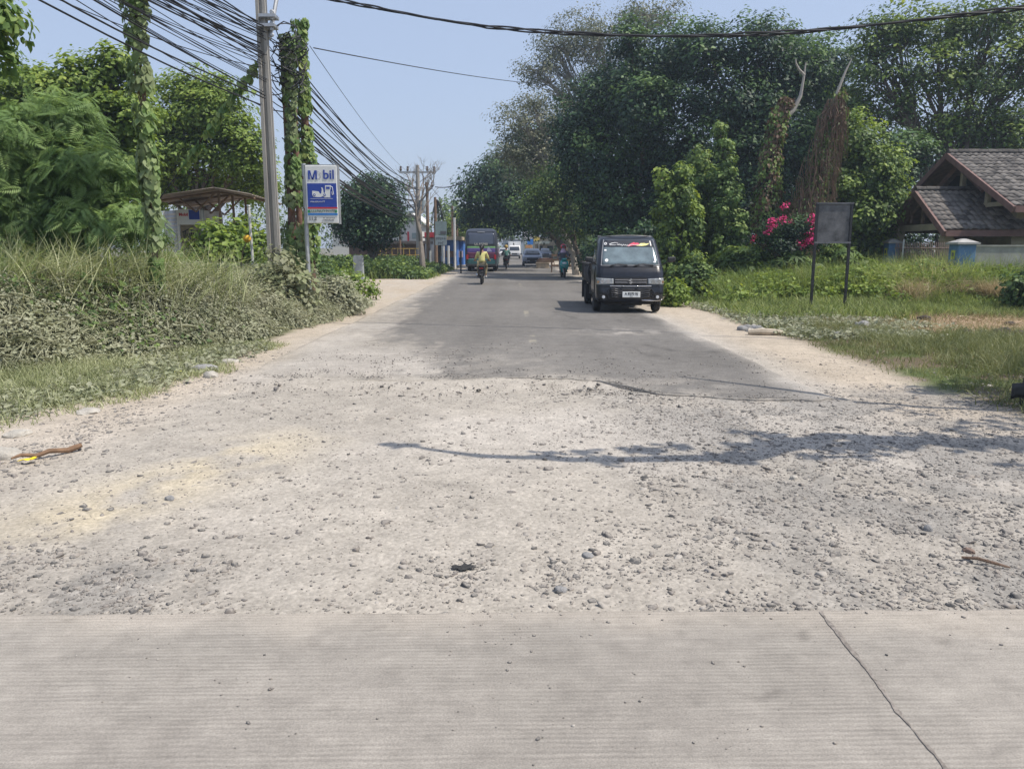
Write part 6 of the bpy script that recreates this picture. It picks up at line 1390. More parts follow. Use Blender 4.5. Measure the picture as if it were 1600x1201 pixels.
# ---------- the black pickup ----------
PAINT = mat('dusty_black_paint', (.009, .010, .016), .3, var=.5, scale=3, spec=.45, coat=.3)
LAMPD = mat('cloudy_lamp_lens', (.3, .31, .31), .15, var=.5, scale=14, spec=.8, coat=.6)
UNDER = mat('dusty_underside', (.03, .028, .026), .9, var=.3)
def pickup(loc):
    root = empty('pickup_truck', loc, 'black flat bed pickup coming towards the viewer with a decal across its windscreen', 'pickup truck')
    bd = Body([(.30, .05, 1.42, .76, .10), (.36, -.01, 1.44, .81, .14), (.52, -.03, 1.46, .825, .16), (.68, -.01, 1.46, .83, .17), (.86, .02, 1.46, .83, .18), (1.0, .06, 1.46, .825, .19), (1.10, .12, 1.46, .815, .19), (1.16, .17, 1.46, .805, .18), (1.5, .42, 1.46, .755, .17), (1.78, .63, 1.45, .70, .17), (1.83, .70, 1.43, .675, .18), (1.865, .82, 1.38, .60, .2), (1.875, .95, 1.25, .45, .2)])
    body = bd.mesh('body', PAINT, root, 2)
    # windscreen
    ws = fpanel(bd, 'windscreen', mat('pickup_windscreen', (.14, .185, .20), .07, var=.45, scale=2.6, spec=.8, coat=.6), root, -.86, .86, 1.175, 1.79, .008, n=20)  # reflected trees and sky are put into the mottled glass colour
    fpanel(bd, 'sun_strip', mat('dark_sun_strip', (.03, .032, .042), .3), root, -.84, .84, 1.61, 1.785, .014, par=ws)
    SILV = mat('windscreen_rubber_shine', (.28, .28, .3), .4)
    mb = MB(); pts = [bd.front(-.88 + 1.76 * i / 16, 1.165, .014) for i in range(17)]; mb.tube(pts, .010, 5); mb.tube([bd.front(-.875, 1.165 + .62 * i / 8, .012) for i in range(9)], .010, 5); mb.tube([bd.front(.875, 1.165 + .62 * i / 8, .012) for i in range(9)], .010, 5); mb.build('windscreen_seal', SILV, ws)
    def onws(pts2, m_, name, off=.019):   # flat decals laid on the glass
        mb = MB(); q = [bd.front(u, z, off) for u, z in pts2]; c = tuple(sum(v[i] for v in q) / len(q) for i in range(3)); mb.add([c] + q, [(0, 1 + i, 1 + (i + 1) % len(q)) for i in range(len(q))]); return mb.build(name, m_, ws)
    WD, RD, YD = mat('white_decal', (.85, .85, .84), .4, var=.02), mat('red_decal', (.75, .06, .12), .4, var=.1), mat('yellow_decal', (.85, .78, .3), .4, var=.08)
    # script word: a swash C, then joined small letters
    sw = [(-.36, 1.705), (-.46, 1.71), (-.58, 1.695), (-.655, 1.672), (-.64, 1.652), (-.5, 1.652), (-.42, 1.658)]
    mb = MB(); mb.tube([bd.front(u, z, .02) for u, z in sw], [.004, .008, .011, .013, .012, .009, .005], 4)
    for k in range(7):
        u = -.36 + .062 * k; mb.tube([bd.front(u - .03, 1.655 - .004 * k, .02), bd.front(u, 1.685 - .004 * k, .02), bd.front(u + .012, 1.655 - .004 * k - (.025 if k == 2 else 0), .02), bd.front(u + .035, 1.66 - .004 * k, .02)], .007, 4)
    mb.build('script_decal', WD, ws)
    onws([(-.06, 1.635), (.02, 1.67), (.1, 1.7), (.2, 1.725), (.22, 1.705), (.3, 1.71), (.36, 1.695), (.34, 1.66), (.3, 1.645), (.12, 1.64), (-.02, 1.62)], RD, 'red_flag_decal')
    onws([(.24, 1.64), (.34, 1.665), (.42, 1.70), (.56, 1.702), (.50, 1.708), (.60, 1.69), (.72, 1.70), (.66, 1.67), (.58, 1.645), (.42, 1.63)], YD, 'yellow_flag_decal', .022)
    mb = MB(); mb.tube([bd.front(.02 + .09 * k, 1.652 + .012 * (k % 2), .026) for k in range(6)], .006, 4); mb.build('script_decal', WD, ws)
    for (u, z, s, nm) in ((-.79, 1.69, .034, 'round_sticker'), (-.72, 1.29, .038, 'round_sticker')):
        onws([(u + s / .72 * math.cos(t), z + s * math.sin(t)) for t in [2 * math.pi * i / 20 for i in range(20)]], WD, nm, .022)
    onws([(-.79 + .02 * math.cos(t) / .72, 1.69 + .02 * math.sin(t)) for t in [2 * math.pi * i / 16 for i in range(16)]], SILV, 'sticker_centre', .026)
    onws([(-.81, 1.515), (-.74, 1.515), (-.74, 1.55), (-.81, 1.55)], WD, 'square_sticker', .022); onws([(.72, 1.235), (.79, 1.235), (.79, 1.265), (.72, 1.265)], WD, 'corner_sticker', .022)
    for k, (u0, u1) in enumerate(((-.62, -.1), (.1, .68))):
        mb = MB(); mb.tube([bd.front(u0, 1.155, .03), bd.front((u0 + u1) / 2, 1.205, .035), bd.front(u1, 1.18, .03)], [.012, .009, .007], 5); mb.tube([bd.front(u0 + .15, 1.20, .03), bd.front(u1 + .02, 1.165, .03)], .009, 4); mb.build('wiper', BLACKM, root)
    # visible cabin through the glass: seats and wheel suggested behind is hidden; side windows
    for sg in (-1, 1):
        w_ = spanel(bd, 'side_window', WINDOW, root, sg, .52, 1.36, 1.20, 1.70, .006, slant=.26)
        d = spanel(bd, 'door', PAINT, root, sg, .40, 1.38, .50, 1.15, .012, slant=-.02)
        mb = MB(); mb.box((sg * .85, 1.25, 1.02), (.03, .14, .03), bev=.008); mb.build('handle', BLACKM, d)
        mb = MB(); mb.tube([bd.side(sg, .30, 1.18, .02), (sg * .93, .18, 1.28)], .014, 6); mb.box((sg * 1.0, .17, 1.31), (.20, .09, .13), M=Matrix.Rotation(R(-6 * sg), 3, 'Y'), bev=.03); mr = mb.build('mirror', BLACKM, root)
        mb = MB(); mb.box((sg * 1.0, .218, 1.31), (.16, .006, .1)); mb.build('mirror_glass', CHROME, mr)
        # wheel arch
        mb = MB(); mb.tube([(sg * .80, .74 + .36 * math.cos(t), .32 + .36 * math.sin(t)) for t in [math.pi * i / 12 for i in range(13)]], .035, 6); mb.build('wheel_arch', BLACKM, root)
    mb = MB(); mb.tube([bd.front(-.93 + 1.86 * i / 16, 1.125 - .02 * (abs(-1 + i / 8) ** 2), .002) for i in range(17)], .006, 4); mb.tube([bd.front(-.5 + 1.0 * i / 16, .885, .002) for i in range(17)], .006, 4); mb.tube([bd.front(-.97 + 1.94 * i / 16, .655 + .02 * (abs(-1 + i / 8) ** 2), .002) for i in range(17)], .007, 4); mb.build('panel_gap', mat('gap_black', (.002, .002, .002), .9), body)
    # headlamps
    for sg in (-1, 1):
        a, b = (.50, .985) if sg > 0 else (-.985, -.50)
        hl_ = fpanel(bd, 'headlight', LAMPD, root, a, b, .71, .865, .010, ztrim=lambda u: (.71 + .02 * (1 - abs(u)) / .5, .83 + .04 * abs(u)), n=10)
        mb = MB()
        for uu in (.66, .82): c = bd.front(sg * uu, .785, .016); mb.lathe([(-.004, .05), (.0, .045), (.01, .03), (.014, .01)], c, 'Y', 16)
        mb.build('reflector', CHROME, hl_, smooth=True)
        mb = MB(); c = bd.front(sg * .93, .775, .02); mb.box(c, (.07, .01, .05)); mb.build('indicator', mat('amber_lens', (.35, .2, .1), .2), hl_)
        fg = fpanel(bd, 'fog_lamp_recess', UNDER, root, sg * .70, sg * .94, .36, .47, .008, n=6)
        mb = MB(); c = bd.front(sg * .80, .415, .02); mb.lathe([(-.02, .012), (-.018, .036), (.012, .04)], c, 'Y', 16); mb.build('fog_lamp', LAMPW, fg, smooth=True)
    # grille
    gr = fpanel(bd, 'grille', UNDER, root, -.48, .48, .70, .86, .006)
    for z in (.815, .762): mb = MB(); mb.tube([bd.front(-.46 + .92 * i / 10, z + .012 * abs(-.46 + .092 * i), .014) for i in range(11)], .007, 5); mb.build('grille_bar', mat('dull_chrome', (.3, .3, .32), .35, metal=.7), gr)
    mb = MB(); S = [(.055, .052), (.0, .066), (-.055, .03), (-.012, .008), (-.056, -.045), (0, -.062), (.056, -.026), (.012, -.004)]
    c = bd.front(0, .79, .03)
    for (a, b) in (((.05, .035), (-.045, .035)), ((-.045, .035), (.045, -.03)), ((.045, -.03), (-.05, -.03))):   # the zig-zag badge
        pass
    mb.prism([(c[0] + x, c[2] + z) for x, z in ((.0, .065), (.055, .022), (.02, .022), (-.012, .022), (.055, -.022), (0, -.065), (-.055, -.022), (-.02, -.022), (.012, -.022), (-.055, .022))], 'Y', c[1] - .008, c[1] + .01); mb.build('badge', CHROME, gr)
    mb = MB(); mb.tube([bd.front(-.6 + 1.2 * i / 14, .672 + .02 * abs(-.6 + 1.2 * i / 14) ** 2, .016) for i in range(15)], .014, 6)
    mb.build('chrome_strip', mat('dull_chrome_strip', (.42, .42, .44), .3, metal=.8), root)
    for u in (-.24, .2): mb = MB(); mb.ell(bd.front(u, .675, .035), (.03, .012, .014), 10, 6); mb.build('strip_stud', CHROME, root, smooth=True)
    lg = fpanel(bd, 'lower_grille', UNDER, root, -.62, .62, .385, .63, .004, ztrim=lambda u: (.385 + .0 * u, .63 - .02 * abs(u)))
    for k, z in enumerate((.60, .55, .50, .45, .405)):
        mb = MB(); mb.tube([bd.front(-.56 + 1.12 * i / 12 + 0, z + .02 * (abs(-.56 + 1.12 * i / 12) > .42), .014) for i in range(13)], .007, 4); mb.build('grille_bar', mat('grey_bar', (.1, .1, .11), .4, metal=.4), lg)
    for sg in (-1, 1): mb = MB(); mb.tube([bd.front(sg * .60, .62, .016), bd.front(sg * .70, .52, .016), bd.front(sg * .64, .40, .016), bd.front(sg * .78, .335, .014), bd.front(sg * .95, .34, .01)], .012, 5); mb.build('bumper_crease', PAINT, root)
    # number plate
    mb = MB(); c = bd.front(.02, .475, .03); mb.box((c[0], c[1], c[2]), (.43, .012, .135), bev=.004); pl = mb.build('number_plate', mat('white_plate', (.8, .8, .77), .4, var=.03), root)
    text('plate_number', 'A 8270 RJ', .082, BLACKM, pl, (c[0], c[1] - .008, c[2] + .018), bold=.002, sx=.95); text('plate_date', '09 27', .03, BLACKM, pl, (c[0], c[1] - .008, c[2] - .042))
    # chrome foot of the bumper at the kerb side
    mb = MB(); mb.tube([bd.front(.35, .335, .012), bd.front(.6, .328, .012), bd.front(.85, .33, .012), bd.front(.97, .35, .012)], [.008, .014, .016, .01], 6); mb.build('bumper_trim', CHROME, root)
    # roof rack lip
    mb = MB(); mb.tube([(-.62 + 1.24 * i / 12, .72 + .25 * (abs(-.62 + 1.24 * i / 12) / .62) ** 4, 1.885 - .03 * (abs(-.62 + 1.24 * i / 12) / .62) ** 2) for i in range(13)], .018, 6)
    for sg in (-1, 1): mb.tube([(sg * .63, .95, 1.86), (sg * .63, 1.42, 1.875)], .02, 6); mb.tube([(sg * .63, .97, 1.80), (sg * .63, .97, 1.87)], .02, 6); mb.tube([(sg * .66, 1.40, 1.5), (sg * .66, 1.44, 1.9)], .025, 6)
    mb.build('roof_lip', mat('worn_grey_trim', (.2, .2, .2), .6, var=.3), root)
    # load bed
    BEDM = mat('dusty_bed', (.035, .033, .033), .7, var=.4, scale=4)
    mb = MB(); mb.box((0, 2.86, .72), (1.62, 2.56, .08)); mb.box((0, 2.9, .6), (.7, 2.7, .12)); mb.build('bed_floor', BEDM, root)
    for sg in (-1, 1):
        mb = MB(); mb.box((sg * .83, 2.86, .96), (.035, 2.56, .44), bev=.01); mb.box((sg * .85, 2.86, 1.17), (.05, 2.58, .04))
        for k in range(6): mb.box((sg * .853, 1.75 + .44 * k, .95), (.022, .05, .40))
        mb.build('bed_side', BEDM, root)
        mb = MB(); mb.box((sg * .74, 2.4, .5), (.05, .5, .3)); mb.build('side_guard', UNDER, root)
        mb = MB(); mb.grid(lambda u, w_: (sg * (.74 + .14 * u), 3.72, .18 + .5 * w_), [0, 1], [0, 1]); mb.build('mud_flap', DARKP, root, solid=.01)
    mb = MB(); mb.box((0, 4.14, .96), (1.66, .035, .44), bev=.01); mb.build('tailgate', BEDM, root)
    mb = MB(); mb.box((0, 1.6, 1.25), (1.5, .05, .06)); mb.box((0, 1.6, 1.72), (1.35, .05, .05))
    for k in range(5): mb.box((-.66 + .33 * k, 1.6, 1.3), (.04, .04, .85))
    mb.build('bed_guard', BEDM, root)
    # bundled tarpaulin along the near side of the bed
    r = np.random.default_rng(9); mb = MB()
    mb.grid(lambda u, w_: (-.80 - .085 * math.sin(w_ * 3.1) - .012 * math.sin(u * 31), 1.62 + 1.25 * u, 1.20 - .55 * w_ + .03 * math.sin(u * 9 + w_)), [i / 20 for i in range(21)], [i / 8 for i in range(9)])
    mb.build('side_cloth', mat('dark_tarpaulin', (.045, .045, .05), .85, var=.4, scale=5), root, smooth=True, solid=.02)
    # chassis
    mb = MB(); mb.box((0, .75, .30), (1.2, 1.1, .16)); mb.box((.1, .62, .24), (.5, .4, .12)); mb.box((0, 2.6, .42), (.8, 3.0, .12)); mb.tube([(-.7, .74, .29), (.7, .74, .29)], .04, 8); mb.tube([(-.7, 3.3, .3), (.7, 3.3, .3)], .06, 8); mb.ell((0, 3.3, .3), (.14, .14, .14), 10, 6); mb.build('chassis', UNDER, root)
    for (x_, y_) in ((-.74, .74), (.74, .74), (-.74, 3.3), (.74, 3.3)): wheel(root, x_, y_, .30, .175)
    return root
pk = pickup((2.87, 18.75, 0)); pk.rotation_euler.z = R(-.6)

# ---------- bus seen from behind ----------
def bus(loc):
    root = empty('bus', loc, 'dark windowed bus with green, purple and teal bands driving away on the left', 'bus')
    L_ = 7.5
    bd = Body([(.35, .02, L_, 1.02, .12), (.5, -.02, L_, 1.05, .15), (1.5, 0, L_, 1.06, .15), (2.2, .06, L_, 1.03, .18), (2.62, .14, L_ - .1, .97, .2), (2.75, .3, L_ - .3, .85, .25), (2.8, .5, L_ - .6, .6, .25)])
    GM = [mat('bus_teal', (.03, .12, .12), .4, coat=.3), mat('bus_maroon', (.12, .02, .06), .4, coat=.3), mat('bus_purple', (.13, .08, .3), .4, coat=.3), mat('bus_green', (.2, .42, .16), .4, coat=.3), mat('bus_dark', (.04, .045, .06), .35, coat=.4)]
    bd.mesh('body', GM[4], root)
    fpanel(bd, 'teal_band', GM[0], root, -.985, .985, .40, .85, .008); fpanel(bd, 'maroon_band', GM[1], root, -.985, .985, .85, 1.25, .008); fpanel(bd, 'purple_band', GM[2], root, -.985, .985, 1.25, 1.52, .008); fpanel(bd, 'green_band', GM[3], root, -.985, .985, 1.52, 1.64, .009)
    mb = MB(); mb.prism([(.35, 1.30), (.72, 1.30), (.52, 1.60), (.44, 1.60)], 'Y', -.02, -.008); mb.build('white_mark', mat('pale_lilac', (.45, .42, .6), .5), root)
    for sg in (-1, 1):
        spanel(bd, 'side_band', GM[1], root, sg, .2, L_ - .2, .85, 1.5, .008); spanel(bd, 'side_band', GM[0], root, sg, .2, L_ - .2, .42, .85, .008)
        spanel(bd, 'side_window', WINDOW, root, sg, .3, L_ - .3, 1.66, 2.35, .008)
        mb = MB(); c = bd.front(sg * .86, .95, .02); mb.box(c, (.14, .03, .3), bev=.01); mb.build('tail_light', REDL, root)
    rw = fpanel(bd, 'rear_window', glass('bus_rear_glass', (.05, .06, .09), .12), root, -.86, .86, 1.68, 2.5, .012)
    text('lettering', 'LA ARIMBI', .2, mat('silver_letters', (.62, .6, .5), .5), rw, (0, bd.front(0, 1.77, .03)[1], 1.78), bold=.005, sx=.95)
    mb = MB(); mb.tube([bd.front(-.25, 2.55, .03), bd.front(.25, 2.55, .03)], .018, 6); mb.build('roof_lamp', LAMPW, root)
    mb = MB(); mb.box((0, -.06, .42), (2.0, .12, .16), bev=.03); mb.build('bumper', DARKP, root)
    mb = MB(); mb.box((0, -.03, .62), (.42, .02, .13)); pl = mb.build('number_plate', mat('yellow_plate', (.6, .5, .1), .5), root)
    mb = MB(); mb.box((0, L_ / 2, .4), (1.7, L_ - 1, .25)); mb.build('chassis', UNDER, root)
    for y_ in (1.9, L_ - 1.4):
        for sg in (-1, 1): wheel(root, sg * .86, y_, .44, .26)
    return root
bus((P(752, 415, 51).x, 51, 0.02))

# ---------- cars ----------
def car(loc, label, paint, front=True, L_=3.7, W_=.84, H_=1.46, name='car', cat='car'):
    """hatchback; local front at y=0"""
    root = empty(name, loc, label, cat)
    bd = Body([(.2, .10, L_ - .08, W_ - .06, .12), (.3, .0, L_, W_, .2), (.55, -.02, L_, W_ + .01, .24), (.75, .05, L_, W_ + .01, .24), (.88, .28, L_ - .02, W_ - .01, .24), (.95, .85, L_ - .04, W_ - .03, .22)])
    bd.mesh('body', paint, root, 1)
    cb = Body([(.93, .82, L_ - .1, W_ - .05, .2), (1.2, 1.22, L_ - .22, W_ - .13, .2), (H_ - .06, 1.6, L_ - .45, W_ - .22, .2), (H_ - .015, 1.75, L_ - .6, W_ - .28, .22), (H_, 1.95, L_ - .8, W_ - .4, .2)])
    cb.mesh('roof', paint, root, 1)
    fpanel(cb, 'windscreen', WINDOW, root, -.88, .88, .96, H_ - .1, .008); fpanel(cb, 'rear_window', WINDOW, root, -.85, .85, 1.0, H_ - .12, .008, rear=True)
    for sg in (-1, 1):
        spanel(cb, 'side_window', WINDOW, root, sg, 1.15, L_ - .5, 1.0, H_ - .12, .006, slant=.45, slb=-.2)
        a, b = sorted((sg * .58, sg * .97)); fpanel(bd, 'headlight', LAMPW, root, a, b, .60, .72, .01, n=6)
        fpanel(bd, 'tail_light', REDL, root, a, b, .7, .86, .01, rear=True, n=6)
        mb = MB(); mb.tube([bd.front(sg * .62, .56, .012), bd.front(sg * .9, .30, .012)], .022, 5); mb.build('bumper_slash', CHROME, root)
        mb = MB(); mb.box((sg * (W_ + .1), 1.15, 1.0), (.18, .1, .12), bev=.03); mb.build('mirror', paint, root)
        fpanel(bd, 'fog_recess', DARKP, root, sg * .66, sg * .9, .30, .42, .007, n=6)
    fpanel(bd, 'grille', DARKP, root, -.55, .55, .50, .68, .008); fpanel(bd, 'lower_grille', DARKP, root, -.5, .5, .26, .40, .008)
    mb = MB(); mb.box((0, -.03, .45), (.42, .012, .12)); mb.build('number_plate', mat('dark_plate', (.05, .05, .05), .5), root)
    mb = MB(); mb.box((0, L_ / 2, .25), (1.3, L_ - .8, .14)); mb.build('chassis', UNDER, root)
    for y_ in (.72, L_ - .65):
        for sg in (-1, 1): wheel(root, sg * (W_ - .1), y_, .29, .19)
    return root
SILVER = mat('silver_blue_paint', (.30, .33, .42), .3, metal=.3, var=.06, coat=.5); WCAR = mat('white_car_paint', (.75, .75, .74), .35, var=.03, coat=.4)
car((P(832, 412, 66).x, 66, .02), 'silver blue hatchback with slashed bumper coming out of the shade', SILVER)
car((P(787, 400, 125).x, 125, .02), 'distant white car partly hidden by the rider in green', WCAR)
car((P(853, 398, 112).x, 112, .0), 'dark parked car beyond the billboard at the right', mat('dark_blue_car', (.03, .04, .08), .35, coat=.4))
car((P(770, 403, 104).x, 104, .02), 'pale distant car ahead of the bus', mat('grey_car', (.4, .42, .45), .35, coat=.4))
# box truck
root = empty('box_truck', (P(804, 402, 108).x, 108, .02), 'small white box truck approaching in the far distance', 'truck')
cb = Body([(.4, .0, 1.5, .80, .12), (1.1, 0, 1.5, .82, .14), (1.7, .35, 1.5, .76, .14), (1.85, .5, 1.45, .7, .14)]); cb.mesh('cab', WCAR, root); fpanel(cb, 'windscreen', WINDOW, root, -.86, .86, 1.12, 1.66, .01); fpanel(cb, 'grille', DARKP, root, -.5, .5, .62, .8, .01)
for sg in (-1, 1): a, b = sorted((sg * .6, sg * .95)); fpanel(cb, 'headlight', LAMPW, root, a, b, .66, .82, .012, n=4)
mb = MB(); mb.box((0, 3.3, 1.45), (1.75, 3.5, 1.8), bev=.03); mb.build('cargo_box', WCAR, root)
mb = MB(); mb.box((0, -.03, .45), (1.5, .1, .2)); mb.build('bumper', DARKP, root)
for y_ in (.8, 4.1):
    for sg in (-1, 1): wheel(root, sg * .7, y_, .33, .2)

# ---------- two-wheelers ----------
def scooter(name, loc, rz, label, paint, accent=None, sporty=False):
    """front at -y in its own frame"""
    root = empty(name, loc, label, 'motorbike', rz=rz)
    def wh(y):
        mb = MB(); rr = .27; mb.lathe([(-.045, rr * .75), (-.05, rr * .88), (-.03, rr * .98), (0, rr), (.03, rr * .98), (.05, rr * .88), (.045, rr * .75)], (0, 0, 0), 'X', 24); o = mb.build('wheel', TYRE, root, smooth=True); o.location = (0, y, rr)
        mb = MB(); mb.lathe([(-.03, rr * .76), (-.03, rr * .68), (.03, rr * .68), (.03, rr * .76)], (0, 0, 0), 'X', 24); mb.lathe([(-.05, .03), (-.05, .05), (.05, .05), (.05, .03)], (0, 0, 0), 'X', 10)
        for k in range(5): t = R(72 * k); mb.tube([(0, .04 * math.cos(t), .04 * math.sin(t)), (0, rr * .7 * math.cos(t), rr * .7 * math.sin(t))], .014, 5)
        mb.build('rim', STEEL, o)
    wh(-.62); wh(.62)
    for sg in (-1, 1):
        mb = MB(); mb.tube([(sg * .06, -.62, .27), (sg * .07, -.50, .62)], .022, 6); mb.build('fork', STEEL, root)
        mb = MB(); mb.tube([(sg * .1, .42, .5), (sg * .1, .62, .28)], .03, 6); mb.build('shock_absorber', STEEL, root)
    mb = MB(); mb.loft([ring(-.80, -.45, .06, .03, .53), ring(-.84, -.42, .085, .04, .58), ring(-.78, -.45, .06, .03, .60)]); mb.build('front_fender', paint, root, smooth=True)
    mb = MB(); mb.loft([ring(-.42, -.25, .14, .05, .30), ring(-.56, -.33, .20, .07, .48), ring(-.60, -.38, .235, .08, .70), ring(-.56, -.38, .21, .07, .84), ring(-.50, -.38, .14, .05, .93)]); mb.build('front_shield', paint, root, smooth=True)
    mb = MB(); mb.ell((0, -.58, .76), (.12, .05, .065), 14, 8); hd = mb.build('headlight', LAMPW, root, smooth=True)
    mb = MB(); mb.loft([ring(-.62, -.40, .09, .04, .90), ring(-.64, -.38, .15, .05, .97), ring(-.55, -.38, .10, .04, 1.03)]); mb.build('handlebar_cover', paint if not sporty else DARKP, root, smooth=True)
    mb = MB(); mb.tube([(-.34, -.30, 1.0), (-.2, -.42, .99), (0, -.45, .97), (.2, -.42, .99), (.34, -.30, 1.0)], .016, 7); mb.build('handlebar', BLACKM, root)
    for sg in (-1, 1):
        mb = MB(); mb.tube([(sg * .22, -.42, 1.0), (sg * .27, -.44, 1.16)], .008, 5); mb.ell((sg * .29, -.44, 1.2), (.06, .02, .038), 12, 6); mb.build('mirror', BLACKM, root, smooth=True)
    mb = MB(); mb.loft([ring(-.36, .25, .13, .05, .27), ring(-.36, .28, .15, .05, .33)]); mb.build('footboard', DARKP, root)
    mb = MB(); mb.loft([ring(-.08, .70, .12, .06, .36), ring(-.02, .78, .15, .08, .55), ring(-.02, .90, .15, .09, .70), ring(.0, .95, .11, .07, .75)]); mb.build('rear_body', paint, root, smooth=True)
    mb = MB(); mb.loft([ring(-.06, .72, .11, .06, .745), ring(-.08, .78, .14, .07, .79), ring(-.05, .74, .11, .06, .82)]); mb.build('seat', DARKP, root, smooth=True)
    mb = MB(); mb.box((0, .90, .70), (.16, .06, .07), bev=.02); mb.build('tail_light', REDL, root)
    mb = MB(); mb.prism([(.74, .62), (1.0, .40), (1.02, .42), (.80, .66)], 'X', -.07, .07); mb.build('rear_fender', DARKP, root)
    mb = MB(); mb.box((0, .98, .50), (.2, .012, .12), M=Matrix.Rotation(R(-15), 3, 'X')); mb.build('number_plate', mat('bike_plate', (.05, .05, .05) if not accent else (.7, .7, .68), .5), root)
    mb = MB(); mb.tube([(.13, .1, .3), (.17, .4, .30), (.18, .62, .36), (.185, .86, .44)], [.02, .03, .05, .045], 10); mb.build('exhaust', STEEL, root, smooth=True)
    mb = MB(); mb.box((0, .28, .34), (.2, .5, .2), bev=.05); mb.build('engine', UNDER, root)
    if accent: mb = MB(); mb.tube([(-.17, -.60, .66), (0, -.64, .60), (.17, -.60, .66)], .014, 5); mb.build('chrome_trim', accent, root)
    return root
def skinmesh(name, nodes, edges, m_, root, sub=1, rootn=0):
    me = bpy.data.meshes.new(name); me.from_pydata([n[0] for n in nodes], edges, []); o = bpy.data.objects.new(name, me); COL.objects.link(o)
    sk_ = o.modifiers.new('s', 'SKIN'); sk_.use_smooth_shade = True
    for i, n in enumerate(nodes):
        v = me.skin_vertices[0].data[i]; rr = n[1]; v.radius = (rr, rr) if not hasattr(rr, '__len__') else rr; v.use_root = i == rootn
    sb = o.modifiers.new('b', 'SUBSURF'); sb.levels = sub; sb.render_levels = sub
    dg = bpy.context.evaluated_depsgraph_get(); dg.update(); m2 = bpy.data.meshes.new_from_object(o.evaluated_get(dg)); bpy.data.objects.remove(o)
    m2.materials.clear(); o2 = link(name, m2, root, [m_]); return o2
SKIN = mat('skin', (.30, .17, .11), .6, var=.08)
def rider(loc, rz, label, shirt, trousers, helmet=None, hair=None, lean=.12, shoe=None, tall=1.0, pony=False, veil=None):
    """sits astride, facing -y in its own frame; seat at z .8"""
    root = empty('person', loc, label, 'person', rz=rz)
    N_ = [((0, .18, .88), .13), ((0, .15, 1.02), .125), ((0, .10, 1.20), .135), ((0, .06, 1.34), .10), ((0, .05, 1.42), .052), ((0, .03, 1.50), .07), ((0, .02, 1.58), .095), ((0, .03, 1.66), .07)]
    E = [(0, 1), (1, 2), (2, 3), (3, 4), (4, 5), (5, 6), (6, 7)]
    for sg in (-1, 1):
        b = len(N_); N_ += [((sg * .17, .06, 1.33), .062), ((sg * .25, .0, 1.13), .05), ((sg * .31, -.18, 1.03), .037), ((sg * .335, -.27, 1.01), .03), ((sg * .335, -.32, 1.01), .036)]
        E += [(3, b), (b, b + 1), (b + 1, b + 2), (b + 2, b + 3), (b + 3, b + 4)]
        for k in range(4):   # fingers closed round the grip
            f = len(N_); dx = -.033 + .022 * k; N_ += [((sg * .335 + dx, -.352, 1.022), .0095), ((sg * .335 + dx, -.366, .992 - .002 * k), .009), ((sg * .335 + dx, -.34, .975), .008)]; E += [(b + 4, f), (f, f + 1), (f + 1, f + 2)]
        f = len(N_); N_ += [((sg * .295, -.30, .99), .011), ((sg * .285, -.335, .985), .009)]; E += [(b + 4, f), (f, f + 1)]
        h = len(N_); N_ += [((sg * .10, .16, .86), .095), ((sg * .17, -.22, .80), .075), ((sg * .16, -.20, .55), .052), ((sg * .155, -.12, .36), .038), ((sg * .16, -.17, .315), .038), ((sg * .17, -.27, .305), .03)]
        E += [(0, h), (h, h + 1), (h + 1, h + 2), (h + 2, h + 3), (h + 3, h + 4), (h + 4, h + 5)]
    skinmesh('body', N_, E, SKIN, root, 2)
    # shirt with sleeves
    S_ = [((0, .185, .90), .152), ((0, .15, 1.03), .15), ((0, .10, 1.21), .158), ((0, .06, 1.345), .115), ((0, .055, 1.385), .07)]; SE = [(0, 1), (1, 2), (2, 3), (3, 4)]
    for sg in (-1, 1): b = len(S_); S_ += [((sg * .175, .06, 1.33), .078), ((sg * .25, .0, 1.14), .066), ((sg * .285, -.09, 1.08), .056)]; SE += [(3, b), (b, b + 1), (b + 1, b + 2)]
    skinmesh('shirt', S_, SE, shirt, root, 2)
    T_ = [((0, .19, .875), .15)]; TE = []
    for sg in (-1, 1): b = len(T_); T_ += [((sg * .10, .15, .865), .11), ((sg * .17, -.21, .80), .09), ((sg * .16, -.20, .56), .068), ((sg * .155, -.13, .40), .058)]; TE += [(0, b), (b, b + 1), (b + 1, b + 2), (b + 2, b + 3)]
    skinmesh('trousers', T_, TE, trousers, root, 2)
    SH = shoe or mat('dark_shoe', (.05, .045, .04), .8)
    for sg in (-1, 1): mb = MB(); mb.loft([ring(-.32, -.08, .045, .03, .28, xo=sg * .162), ring(-.33, -.075, .048, .03, .31, xo=sg * .162), ring(-.26, -.08, .042, .03, .35, xo=sg * .162)]); mb.build('shoe', SH, root, smooth=True)
    # face
    mb = MB(); mb.ell((0, -.082, 1.565), (.013, .018, .02), 8, 6); mb.build('nose', SKIN, root, smooth=True)
    for sg in (-1, 1):
        mb = MB(); mb.ell((sg * .033, -.068, 1.592), (.013, .008, .007), 8, 6); mb.build('eye', mat('eye', (.02, .015, .012), .3), root, smooth=True)
        mb = MB(); mb.ell((sg * .094, .025, 1.575), (.012, .02, .03), 8, 6); mb.build('ear', SKIN, root, smooth=True)
    mb = MB(); mb.ell((0, -.07, 1.525), (.024, .008, .006), 8, 6); mb.build('mouth', mat('lips', (.3, .1, .09), .5), root, smooth=True)
